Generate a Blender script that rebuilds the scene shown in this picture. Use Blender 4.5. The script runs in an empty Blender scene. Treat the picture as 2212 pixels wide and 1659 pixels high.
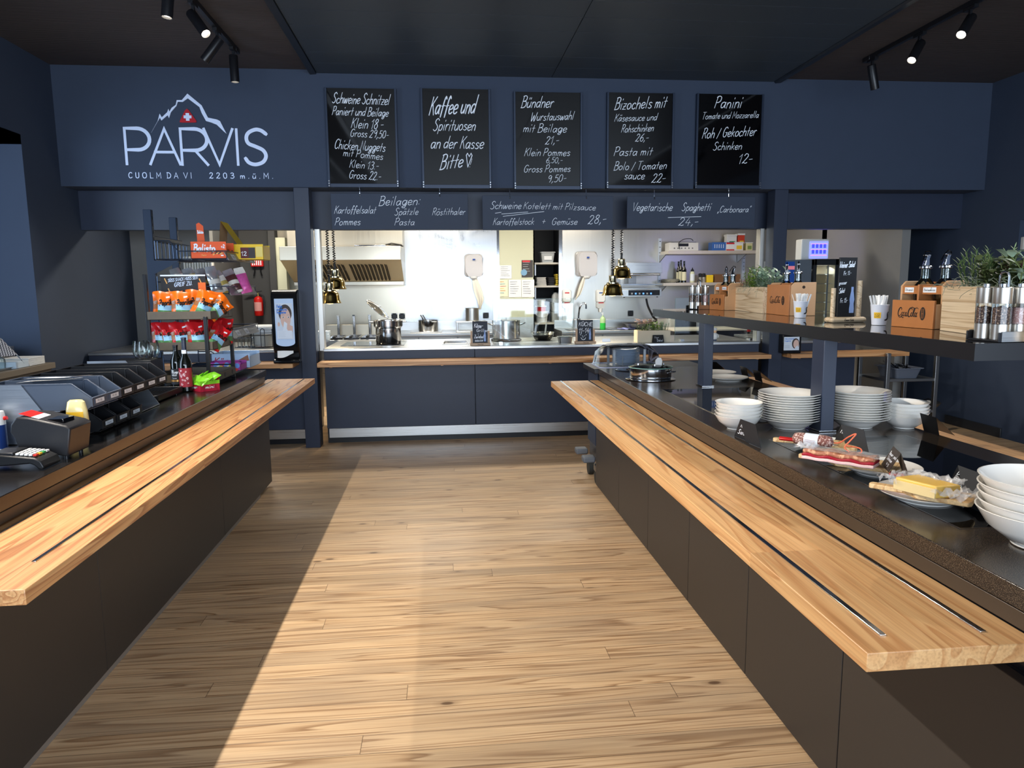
import bpy, bmesh, math, random
from math import sin, cos, pi, radians
from mathutils import Vector, Matrix, noise as mnoise
random.seed(7)
SC = bpy.context.scene
COL = SC.collection

# ------------------------------------------------------------------ camera
EYE = Vector((0, 0, 1.6))
FPX = 1540.05
PITCH, YAW, ROLL = .136754, .097278, -.0091788
FWD = Vector((sin(YAW)*cos(PITCH), cos(YAW)*cos(PITCH), -sin(PITCH)))
_r = Vector((cos(YAW), -sin(YAW), 0)); _u = _r.cross(FWD)
RGT = cos(ROLL)*_r + sin(ROLL)*_u
UPV = -sin(ROLL)*_r + cos(ROLL)*_u
cam = bpy.data.cameras.new('camera'); cam.sensor_width = 36; cam.lens = FPX*36/2212
cam.clip_start = .05; cam.clip_end = 60
camo = bpy.data.objects.new('camera', cam); COL.objects.link(camo)
M3 = Matrix((RGT, UPV, -FWD)).transposed()
camo.matrix_world = Matrix.Translation(EYE) @ M3.to_4x4()
SC.camera = camo

# survey of the room: where a sight line through (px, py) of the 2212x1659 frame meets a plane
def _ray(px, py): return FWD + RGT*((px-1106)/FPX) - UPV*((py-829.5)/FPX)
def atz(px, py, z): d = _ray(px, py); return EYE + d*((z-EYE.z)/d.z)
def aty(px, py, y): d = _ray(px, py); return EYE + d*(y/d.y)
def atx(px, py, x): d = _ray(px, py); return EYE + d*(x/d.x)

# ------------------------------------------------------------------ view, world, lights
SC.view_settings.view_transform = 'Standard'
SC.view_settings.look = 'None'
SC.view_settings.gamma = 1
SC.view_settings.use_curve_mapping = False
SC.view_settings.exposure = 0.55
W = bpy.data.worlds.new('sky'); SC.world = W; W.use_nodes = True
bg = W.node_tree.nodes['Background']; bg.inputs[0].default_value = (.55, .72, 1, 1); bg.inputs[1].default_value = 1.0

def light(name, kind, loc, energy, color=(1, 1, 1), to=None, size=.1, size_y=None, spot=60, blend=.3):
    l = bpy.data.lights.new(name, kind); l.energy = energy; l.color = color
    if kind == 'AREA':
        l.size = size
        if size_y: l.shape = 'RECTANGLE'; l.size_y = size_y
    elif kind == 'SPOT':
        l.spot_size = radians(spot); l.spot_blend = blend; l.shadow_soft_size = size
    else: l.shadow_soft_size = size
    o = bpy.data.objects.new(name, l); COL.objects.link(o); o.location = loc
    if to is not None:
        o.rotation_euler = (Vector(to)-Vector(loc)).to_track_quat('-Z', 'Y').to_euler()
    return o
# daylight through the window front behind the camera, and the side window by the bar
light('window_daylight', 'AREA', (1.0, -3.9, 1.75), 430, (.74, .86, 1), (1.0, 3, 1.75), 8.6, 2.9)
light('bar_window_daylight', 'AREA', (-4.85, 3.2, 1.9), 60, (.6, .78, 1), (-3.6, 6.6, 1.9), 1.8, 1.8)
# kitchen luminaires under the kitchen ceiling
for kx in (-2.4, -.2, 2.0, 4.4):
    light('kitchen_luminaire', 'AREA', (kx, 9.1, 3.06), 52 if kx < 3 else 7, (1, .93, .80), (kx, 9.1, 0), 1.3, .35)

# ------------------------------------------------------------------ mesh builder
class MB:
    def __init__(s): s.v = []; s.f = []; s.m = []; s.sm = []
    def add(s, vs, fs, mi=0, sm=False, M=None):
        o = len(s.v)
        s.v += [tuple(M @ Vector(v)) if M is not None else tuple(v) for v in vs]
        for f in fs: s.f.append(tuple(i+o for i in f)); s.m.append(mi); s.sm.append(sm)
        return s
    def box(s, x0, x1, y0, y1, z0, z1, mi=0, M=None):
        return s.add([(x0,y0,z0),(x1,y0,z0),(x1,y1,z0),(x0,y1,z0),(x0,y0,z1),(x1,y0,z1),(x1,y1,z1),(x0,y1,z1)],
                     [(0,3,2,1),(4,5,6,7),(0,1,5,4),(1,2,6,5),(2,3,7,6),(3,0,4,7)], mi, False, M)
    def cbox(s, c, d, mi=0, M=None):
        return s.box(c[0]-d[0]/2, c[0]+d[0]/2, c[1]-d[1]/2, c[1]+d[1]/2, c[2]-d[2]/2, c[2]+d[2]/2, mi, M)
    def lathe(s, prof, seg=28, mi=0, M=None, sm=True, mis=None):
        vs = []; rings = []
        for r, z in prof:
            if r < 1e-6: rings.append([len(vs)]); vs.append((0, 0, z))
            else:
                rings.append(list(range(len(vs), len(vs)+seg)))
                vs += [(r*cos(2*pi*i/seg), r*sin(2*pi*i/seg), z) for i in range(seg)]
        for k in range(len(rings)-1):
            a, b = rings[k], rings[k+1]; fs = []
            for i in range(seg):
                j = (i+1) % seg
                if len(a) == 1 and len(b) == 1: continue
                if len(a) == 1: fs.append((a[0], b[j], b[i]))
                elif len(b) == 1: fs.append((a[i], a[j], b[0]))
                else: fs.append((a[i], a[j], b[j], b[i]))
            s._part(vs, fs, mis[k] if mis else mi, sm, M, k == 0)
        return s
    def _part(s, vs, fs, mi, sm, M, first):
        if first:
            s._o = len(s.v); s.v += [tuple(M @ Vector(v)) if M is not None else tuple(v) for v in vs]
        for f in fs: s.f.append(tuple(i+s._o for i in f)); s.m.append(mi); s.sm.append(sm)
    def cyl(s, p0, p1, r, r1=None, seg=14, mi=0, sm=True):
        p0 = Vector(p0); p1 = Vector(p1); r1 = r if r1 is None else r1
        q = (p1-p0).to_track_quat('Z', 'Y').to_matrix().to_4x4(); L = (p1-p0).length
        return s.lathe([(0, 0), (r, 0), (r1, L), (0, L)], seg, mi, Matrix.Translation(p0) @ q, sm)
    def tube(s, pts, r, seg=8, mi=0, closed=False, cap=True):
        pts = [Vector(p) for p in pts]; n = len(pts); vs = []; fs = []; nrm = None
        for i, p in enumerate(pts):
            if closed: t = pts[(i+1) % n]-pts[i-1]
            else: t = pts[min(i+1, n-1)]-pts[max(i-1, 0)]
            t.normalize()
            if nrm is None:
                nrm = t.orthogonal().normalized()
            else:
                nrm = (nrm - t*nrm.dot(t))
                nrm = nrm.normalized() if nrm.length > 1e-6 else t.orthogonal().normalized()
            b = t.cross(nrm); rr = r(i/(n-1)) if callable(r) else r
            vs += [p + (nrm*cos(2*pi*k/seg)+b*sin(2*pi*k/seg))*rr for k in range(seg)]
        for i in range(n if closed else n-1):
            j = (i+1) % n
            for k in range(seg):
                l = (k+1) % seg
                fs.append((i*seg+k, i*seg+l, j*seg+l, j*seg+k))
        if cap and not closed:
            fs.append(tuple(range(seg))[::-1]); fs.append(tuple((n-1)*seg+k for k in range(seg)))
        return s.add(vs, fs, mi, True)
    def prism(s, poly, h0, h1, mi=0, M=None, sm=False):
        n = len(poly)
        vs = [(x, y, h0) for x, y in poly]+[(x, y, h1) for x, y in poly]
        fs = [tuple(range(n))[::-1], tuple(range(n, 2*n))]
        fs += [(i, (i+1) % n, n+(i+1) % n, n+i) for i in range(n)]
        return s.add(vs, fs, mi, sm, M)
    def loft(s, rings, mi=0, cap0=True, cap1=True, sm=True, M=None):
        n = len(rings[0]); vs = [p for r in rings for p in r]; fs = []
        for k in range(len(rings)-1):
            for i in range(n):
                j = (i+1) % n
                fs.append((k*n+i, k*n+j, (k+1)*n+j, (k+1)*n+i))
        if cap0: fs.append(tuple(range(n))[::-1])
        if cap1: fs.append(tuple((len(rings)-1)*n+i for i in range(n)))
        return s.add(vs, fs, mi, sm, M)
    def grid(s, fn, nu, nv, mi=0, sm=True, M=None):
        vs = [fn(i/nu, j/nv) for j in range(nv+1) for i in range(nu+1)]; w = nu+1
        fs = [(j*w+i, j*w+i+1, (j+1)*w+i+1, (j+1)*w+i) for j in range(nv) for i in range(nu)]
        return s.add(vs, fs, mi, sm, M)
    def quad(s, a, b, c, d, mi=0): return s.add([a, b, c, d], [(0, 1, 2, 3)], mi)
    def ribbon(s, pts, w, fn, mi=0, wf=None):
        """flat painted stroke through 2-D points, mapped to space by fn(x, y)"""
        P = [Vector((p[0], p[1])) for p in pts]
        Q = [P[0]]
        for p in P[1:]:
            if (p-Q[-1]).length > 1e-5: Q.append(p)
        P = Q
        if len(P) < 2: P = [P[0]-Vector((w*.3, 0)), P[0]+Vector((w*.3, 0))]
        d0 = (P[0]-P[1]).normalized(); P[0] = P[0]+d0*w*.35
        d1 = (P[-1]-P[-2]).normalized(); P[-1] = P[-1]+d1*w*.35
        vs = []; n = len(P); s._k = getattr(s, '_k', 0)+1
        c0 = Vector(fn(*P[0])); nn_ = (Vector(fn(P[0].x+1e-3, P[0].y))-c0).cross(Vector(fn(P[0].x, P[0].y+1e-3))-c0)
        nn_ = nn_.normalized() if nn_.length > 1e-12 else Vector((0, 0, 0))
        if nn_.dot(EYE-c0) < 0 and abs(c0.y) > .5: nn_ = -nn_
        if abs(c0.y) <= .5 and nn_.y > .2: nn_ = -nn_
        lift = .00005*(s._k % 14)         # every stroke lies a hair above the one before, like paint
        for i, p in enumerate(P):
            a = (p-P[i-1]).normalized() if i else None; b = (P[i+1]-p).normalized() if i < n-1 else None
            if a is None: t = b
            elif b is None: t = a
            else:
                t = a+b; t = t.normalized() if t.length > 1e-4 else b
            nn = Vector((-t.y, t.x)); k = 1
            if a is not None and b is not None: k = min(1.6, 1/max(.45, nn.dot(Vector((-b.y, b.x)))))
            ww = w*.5*k*(wf(i/(n-1)) if wf else 1)
            if i in (0, n-1): ww *= .7
            up_ = nn_*(lift+.00004*i/n); vs += [Vector(fn(*(p+nn*ww)))+up_, Vector(fn(*(p-nn*ww)))+up_]
        return s.add(vs, [(2*i, 2*i+1, 2*i+3, 2*i+2) for i in range(n-1)], mi)
    def obj(s, name, mats, parent=None, loc=None, rot=None, bev=0, bseg=2, sub=0, ang=35):
        me = bpy.data.meshes.new(name); me.from_pydata(s.v, [], s.f)
        for m in (mats if isinstance(mats, (list, tuple)) else [mats]): me.materials.append(m)
        me.polygons.foreach_set('material_index', s.m); me.polygons.foreach_set('use_smooth', s.sm)
        bm = bmesh.new(); bm.from_mesh(me); bmesh.ops.recalc_face_normals(bm, faces=bm.faces); bm.to_mesh(me); bm.free()
        me.update(); me.set_sharp_from_angle(angle=radians(ang))
        o = bpy.data.objects.new(name, me); COL.objects.link(o)
        if parent is not None: o.parent = parent
        if loc is not None: o.location = loc
        if rot is not None: o.rotation_euler = rot
        if bev:
            b = o.modifiers.new('bevel', 'BEVEL'); b.width = bev; b.segments = bseg; b.limit_method = 'ANGLE'; b.angle_limit = radians(40)
        if sub:
            b = o.modifiers.new('sub', 'SUBSURF'); b.levels = sub; b.render_levels = sub
        return o

def tag(o, label, cat=None, group=None, kind=None):
    o['label'] = label
    if cat: o['category'] = cat
    if group: o['group'] = group
    if kind: o['kind'] = kind
    return o
def struct(o, label=None):
    o['kind'] = 'structure'
    if label: o['label'] = label
    return o
def thing(name, label, cat, loc=(0, 0, 0), rotz=0, group=None):
    o = bpy.data.objects.new(name, None); COL.objects.link(o); o.empty_display_size = .05
    o.location = loc; o.rotation_euler = (0, 0, rotz)
    return tag(o, label, cat, group)
KIDS = {}
def dup(root, label, loc, rotz=0, group=None, rot=None):
    """copy of a thing with copies of its parts and their sub-parts; mesh data is shared"""
    r = root.copy(); COL.objects.link(r); r.location = loc; r.rotation_euler = rot or (0, 0, rotz); r['label'] = label
    if group: r['group'] = group
    for ch in root.children:
        c = ch.copy(); COL.objects.link(c); c.parent = r
        for g in ch.children:
            d = g.copy(); COL.objects.link(d); d.parent = c
    return r
def T(x, y, z): return Matrix.Translation((x, y, z))
def RX(a): return Matrix.Rotation(a, 4, 'X')
def RY(a): return Matrix.Rotation(a, 4, 'Y')
def RZ(a): return Matrix.Rotation(a, 4, 'Z')
XZ = RX(pi/2)                                   # local xy drawn upright in the XZ plane, depth towards -Y
def fXZ(y, x0=0, z0=0): return lambda a, b: (x0+a, y, z0+b)
def fYZ(x, y0=0, z0=0, s=1): return lambda a, b: (x, y0+s*a, z0+b)
def fXY(z, x0=0, y0=0): return lambda a, b: (x0+a, y0+b, z)
def rrect(w, d, r, n=4, z=0, cx=0, cy=0):
    out = []
    for sx, sy, a0 in ((1, 1, 0), (-1, 1, pi/2), (-1, -1, pi), (1, -1, 3*pi/2)):
        for i in range(n+1):
            a = a0+i*pi/2/n
            out.append((cx+sx*(w/2-r)+r*cos(a), cy+sy*(d/2-r)+r*sin(a), z))
    return out
def spline(pts, n=6, closed=False):
    P = [Vector(p) for p in pts]; out = []; m = len(P)
    for i in range(m if closed else m-1):
        p0 = P[i-1] if (i or closed) else P[0]; p1 = P[i]; p2 = P[(i+1) % m]
        p3 = P[(i+2) % m] if (closed or i+2 < m) else P[-1]
        for k in range(n):
            t = k/n
            out.append(.5*((2*p1)+(p2-p0)*t+(2*p0-5*p1+4*p2-p3)*t*t+(3*p1-p0-3*p2+p3)*t**3))
    if not closed: out.append(P[-1])
    return out

# ------------------------------------------------------------------ stroke alphabet (cap height 10, x-height 6.4)
G = {}
def _g(s):
    for ln in s.strip().split('\n'):
        ch, adv, st = ln.split(' ', 2)
        L = []
        for q in st.split(';'):
            straight = q.startswith('!'); q = q.lstrip('!')
            pts = [tuple(float(c) for c in p.split(',')) for p in q.split()]
            L.append((straight, pts))
        G[ch] = (float(adv), L)
_g('''a 5.4 4.6,5 3,6.4 1,5.4 .4,3 1.2,.4 3,.7 4.6,4.4;4.8,6.3 4.5,2 5.2,.1
b 5 !.6,10 .6,.3;.6,4 2,6.2 4,6 4.8,3.2 3.8,.4 2,.1 .6,1.5
c 4.6 4.4,5.3 3,6.5 1,5.4 .4,3 1.2,.5 3,0 4.5,1.2
d 5.4 4.6,5 3,6.5 1,5.4 .4,3 1.2,.4 3,.5 4.6,3.4;!5,10 4.7,0
e 4.8 .6,3.1 2.6,3.3 4.4,4.2 4,6 2.4,6.5 .8,5.2 .4,3 1.2,.5 2.8,0 4.6,1.2
f 4 4.4,9 3.2,10 2.2,8.6 1.9,5 1.6,-2;!.3,6 3.9,6.3
g 5.3 4.6,5 3,6.5 1,5.4 .4,3 1.2,.8 3,1 4.6,4;4.8,6.3 4.5,0 3.7,-3 2,-3.6 .8,-2.3 2.4,-.9 5.2,.8
h 5.2 !.8,10 .6,0;.6,3.6 2,6 3.8,6.1 4.5,4.4 4.6,0
i 1.9 !1,6.3 .9,0;!1.1,8.5 1.2,9.2
j 2.4 1.6,6.3 1.5,-2 .2,-3.4;!1.7,8.5 1.8,9.2
k 4.8 !.8,10 .6,0;!4.2,6.5 .7,3;!1.8,3.8 4.6,0
l 2.4 !1.1,10 .9,.2
m 7 !.6,6.3 .6,0;.6,4 1.8,6.2 3,5.8 3.3,4 3.3,0;3.3,4 4.6,6.2 5.8,5.6 6.1,4 6.2,0
n 5 !.6,6.3 .6,0;.6,3.8 2,6.2 3.8,6 4.4,4.2 4.4,0
o 5.2 2.7,6.5 .9,5.4 .4,3 1.2,.5 2.8,0 4.4,1.4 4.8,3.6 4,5.8 2.5,6.5
p 5.2 !.8,6.3 .4,-3.5;.7,4 2,6.3 4,6 4.8,3.4 3.8,.5 2,.1 .7,1.6
q 5.2 4.6,5 3,6.4 1,5.4 .4,3 1.2,.4 3,.7 4.6,4.4;!4.8,6.3 4.6,-3.5
r 3.8 !.6,6.3 .6,0;.6,3.4 1.5,5.6 2.8,6.5 3.7,5.9
s 4.4 4,5.6 2.6,6.5 1,5.8 1,4.3 2.6,3.4 4,2.2 3.8,.7 2.2,0 .5,.8
t 3.6 !2,9 1.5,0;!.2,6.2 3.6,6.5
u 5.2 .7,6.3 .6,2 1.4,.2 3,.4 4.4,2.6;!4.7,6.4 4.6,0
v 4.6 !.3,6.4 2.2,0 4.3,6.4
w 6.8 .3,6.4 .9,.8 2,.2 3.3,5.6 4.2,.4 5.3,.8 6.4,6.4
x 4.6 !.4,6.4 4.2,0;!4.2,6.4 .4,0
y 4.8 !.3,6.4 2.4,.4;!4.6,6.4 1.2,-3.5
z 4.6 !.5,6.3 4.2,6.3 .5,0 4.4,0;!1,3.2 3.6,3.2
A 6.2 !0,0 3.2,10 6,0;!1.1,3.4 5,3.4
B 6 !1,10 .6,0;.2,9.6 3,10.2 5,8.8 4.4,6.2 1.2,5.3;1.2,5.3 4.8,5 5.6,2.4 4,.2 .2,-.2
C 6 5.6,8.6 4,10 1.8,8.8 .5,5 1.4,1 3.4,0 5.6,1.6
D 6.6 !.8,10 .8,0;.2,10 4,9.4 6,5.4 4.4,.8 .2,0
E 5.4 !5,10 .8,10 .8,0 5,0;!.8,5.2 4.4,5.2
F 5.2 !.8,0 .8,10 5,10;!.8,5.2 4.2,5.2
G 6.6 5.8,8.6 4,10 1.8,9 .5,5.2 1.4,1 3.6,0 5.4,1.4 5.7,4.4;!3.4,4.6 6.4,4.6
H 6.2 !1,10 .8,0;!5.6,10 5.4,0;!.8,5.2 5.4,5.2
I 1.8 !.9,10 .9,0
J 4.6 !4,10 4,3;4,3 3,.4 1.4,.2 .3,2
K 5.8 !1,10 .6,0;!5.4,10 .9,4.6;!2.2,6 5.6,0
L 5.2 !.8,10 .8,0 5,0
M 7.8 !.6,0 1,10 3.8,3 6.8,10 7.1,0
N 6.4 !.6,0 1,10 5.2,0 5.6,10
O 6.8 3.4,10 1,8.6 .4,5 1.2,1.2 3.4,0 5.6,1.4 6.4,5 5.6,8.8 3.4,10
P 5.6 !1,10 .4,0;.2,9 2.6,10.2 5,9 4.8,6 3,4.8 .9,4.6
Q 6.8 3.4,10 1,8.6 .4,5 1.2,1.2 3.4,0 5.6,1.4 6.4,5 5.6,8.8 3.4,10;!4,2.4 6.4,-.6
R 6 !1,10 .6,0;.2,9.2 2.6,10.2 5,9 4.6,6 3,4.9 .9,4.8;!2.6,4.8 5.8,0
S 5.8 5.4,8.6 3.6,10.2 1.4,9 1.2,6.8 3,5.3 4.8,3.4 4.4,1 2.4,-.2 .2,1
T 6 !0,10 6,10.2;!3,10 2.7,0
U 6.2 .8,10 .8,3 1.8,.4 4,.3 5.3,2.6 5.4,10
V 6 !0,10 3,0 6.2,10
W 8.6 .2,10 1,1.2 2,.3 4.2,6.6 5,1 6.2,.4 8.2,10
X 5.8 !.4,10 5.4,0;!5.4,10 .4,0
Y 5.8 !.2,10 2.8,5;!5.6,10 2.2,0
Z 5.8 !.5,10 5.2,10 .5,0 5.4,0
0 5.6 2.8,10 .9,8.4 .5,5 1.2,1.2 2.8,0 4.6,1.4 5,5 4.4,8.6 2.8,10
1 3.4 !.4,7.2 2.6,10 2.2,0
2 5.4 .8,8 2,10 4.2,9.4 4.6,7.2 2.8,3.8 .4,0;.4,.3 2,.6 3.6,-.2 5.2,.8
3 5.4 .9,9 3,10 4.8,8.4 4,6.2 2.2,5.4;2.2,5.4 4.8,4.6 5,1.8 3,0 .5,.8
4 5.6 !3,10 .6,3.6 5.4,3.8;!4.2,6.4 3.6,-.4
5 5.4 !4.9,10 1.6,10 1.1,5.8;1.1,5.8 3,6.4 5,5 4.8,1.6 2.8,0 .5,.8
6 5.2 4.4,9.8 2,7 .6,3.6 1.6,.4 3.6,0 4.8,2 4.2,4.6 2.4,5 .9,3
7 5.2 !.5,10 5,10 2,0;!1.6,5 4.6,5
8 5.2 2.7,5.4 1,7.4 2.2,9.8 4.2,9 4,6.6 2.7,5.4 .7,3 1.8,.1 4.2,.6 4.6,3.4 2.7,5.4
9 5.2 4.6,8.4 2.6,10 .8,8 1.6,5.6 3.4,5.6 4.7,8;4.7,8.6 4.6,4 3.4,0
. 1.8 !.7,.1 .9,.5
, 2 1.2,1 1.1,-.4 .4,-1.8
- 4 !.5,4 3.6,4.3
/ 4 !.4,-1 3.4,9
: 2 !.8,1 .9,1.5;!1,5.4 1.1,5.9
! 2.2 !1.3,10 1,3;!.9,.1 1,.5
+ 4.6 !2.3,6 2.3,1;!.2,3.5 4.6,3.6
" 3 !1,10 .6,8;!2.4,10 2,8
_ 3 1.2,1 .6,-1.6;2.4,1 1.8,-1.6
' 1.6 !.9,10 .7,8
= 4.6 !.4,5 4.2,5;!.4,3 4.2,3''')
for u, b in (('ä', 'a'), ('ö', 'o'), ('ü', 'u'), ('Ü', 'U'), ('á', 'a')):
    up = 3.2 if b.isupper() else 0
    G[u] = (G[b][0], G[b][1]+[(True, [(1.6, 8.2+up), (1.9, 9.2+up)]), (True, [(3.5, 8.2+up), (3.8, 9.2+up)])])
def text(mb, s, fn, x0, y0, h, width=None, weight=.1, slant=0., rise=0., mi=0, track=.9, jit=0., sep=3.2, seed=1, xh=.78):
    """writes s from (x0, y0) with cap height h; the line is fitted to width if given; rise is the climb over the line"""
    rnd = random.Random(seed*97+len(s))
    k = h/10; adv = [(G[c][0]+track if c in G else sep) for c in s]; tot = sum(adv)-track
    kx = width/tot if width else k
    x = 0
    for c, a in zip(s, adv):
        if c in G:
            dy = rnd.uniform(-jit, jit)*10; sc = 1+rnd.uniform(-jit, jit)
            for straight, pts in G[c][1]:
                if c.islower(): pts = [(px, py*xh if py < 6.5 else 6.5*xh+(py-6.5)*(10-6.5*xh)/3.5) for px, py in pts]
                pp = [(px*sc, py*sc+dy) for px, py in pts]
                if not straight and len(pp) > 2: pp = [(v.x, v.y) for v in spline([(p[0], p[1], 0) for p in pp], 4)]
                q = [(x0+(x+px)*kx+slant*py*k, y0+py*k+rise*(x+px)/max(tot, 1)) for px, py in pp]
                mb.ribbon(q, weight*h, fn, mi)
        x += a
    return mb
def glyph(mb, c, fn, x0, x1, y0, y1, w, mi=0):
    P = [p for st, pts in G[c][1] for p in (pts if st else [(v.x, v.y) for v in spline([(p[0], p[1], 0) for p in pts], 8)])]
    ax, bx = min(p[0] for p in P), max(p[0] for p in P); ay, by = min(p[1] for p in P), max(p[1] for p in P)
    for st, pts in G[c][1]:
        pp = pts if st else [(v.x, v.y) for v in spline([(p[0], p[1], 0) for p in pts], 8)]
        mb.ribbon([(x0+(p[0]-ax)/max(bx-ax, .01)*(x1-x0), y0+(p[1]-ay)/(by-ay)*(y1-y0)) for p in pp], w, fn, mi)

# ------------------------------------------------------------------ materials
def lin(c):
    c = c/255
    return c/12.92 if c <= .04045 else ((c+.055)/1.055)**2.4
def rgb(c): return (lin(c[0]), lin(c[1]), lin(c[2]), 1)
MATS = {}
def newmat(name):
    m = bpy.data.materials.new(name); m.use_nodes = True
    n = m.node_tree.nodes; b = n['Principled BSDF']
    return m, n, m.node_tree.links, b
def mat(name, c, rough=.5, metal=0, spec=.5, trans=0, ior=1.45, emit=None, es=0, alpha=1, coat=0, vary=0, vs=30, bump=0, bs=200, sss=0):
    if name in MATS: return MATS[name]
    m, n, l, b = newmat(name)
    I = b.inputs
    I['Base Color'].default_value = rgb(c); I['Roughness'].default_value = rough; I['Metallic'].default_value = metal
    I['Specular IOR Level'].default_value = spec; I['Transmission Weight'].default_value = trans; I['IOR'].default_value = ior
    I['Alpha'].default_value = alpha; I['Coat Weight'].default_value = coat
    if sss: I['Subsurface Weight'].default_value = sss; I['Subsurface Radius'].default_value = (.02, .01, .006)
    if emit: I['Emission Color'].default_value = rgb(emit); I['Emission Strength'].default_value = es
    if vary or bump:
        tc = n.new('ShaderNodeTexCoord')
    if vary:
        no = n.new('ShaderNodeTexNoise'); no.inputs['Scale'].default_value = vs; no.inputs['Detail'].default_value = 4
        l.new(tc.outputs['Object'], no.inputs['Vector'])
        mx = n.new('ShaderNodeMix'); mx.data_type = 'RGBA'
        mx.inputs[6].default_value = tuple(v*(1-vary) for v in rgb(c)[:3])+(1,)
        mx.inputs[7].default_value = tuple(min(1, v*(1+vary)) for v in rgb(c)[:3])+(1,)
        l.new(no.outputs['Fac'], mx.inputs[0]); l.new(mx.outputs[2], I['Base Color'])
    if bump:
        nb = n.new('ShaderNodeTexNoise'); nb.inputs['Scale'].default_value = bs; nb.inputs['Detail'].default_value = 3
        l.new(tc.outputs['Object'], nb.inputs['Vector'])
        bp = n.new('ShaderNodeBump'); bp.inputs['Strength'].default_value = bump; bp.inputs['Distance'].default_value = .01
        l.new(nb.outputs['Fac'], bp.inputs['Height']); l.new(bp.outputs['Normal'], I['Normal'])
    MATS[name] = m
    return m
def node(n, t, **kw):
    x = n.new(t)
    for k, v in kw.items(): setattr(x, k, v)
    return x
def math_(n, l, op, a, b=None):
    x = n.new('ShaderNodeMath'); x.operation = op
    for i, v in enumerate((a, b)):
        if v is None: continue
        if isinstance(v, (int, float)): x.inputs[i].default_value = v
        else: l.new(v, x.inputs[i])
    return x.outputs[0]
def mixc(n, l, f, a, b, mode='MIX'):
    x = n.new('ShaderNodeMix'); x.data_type = 'RGBA'; x.blend_type = mode
    for i, v in ((0, f), (6, a), (7, b)):
        if isinstance(v, (int, float)): x.inputs[i].default_value = v
        elif isinstance(v, tuple): x.inputs[i].default_value = v
        else: l.new(v, x.inputs[i])
    return x.outputs[2]
def ramp(n, l, f, stops):
    r = n.new('ShaderNodeValToRGB'); e = r.color_ramp.elements
    while len(e) < len(stops): e.new(.5)
    for k, (p, c) in zip(e, stops): k.position = p; k.color = c
    l.new(f, r.inputs[0]); return r.outputs[0]
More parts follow.
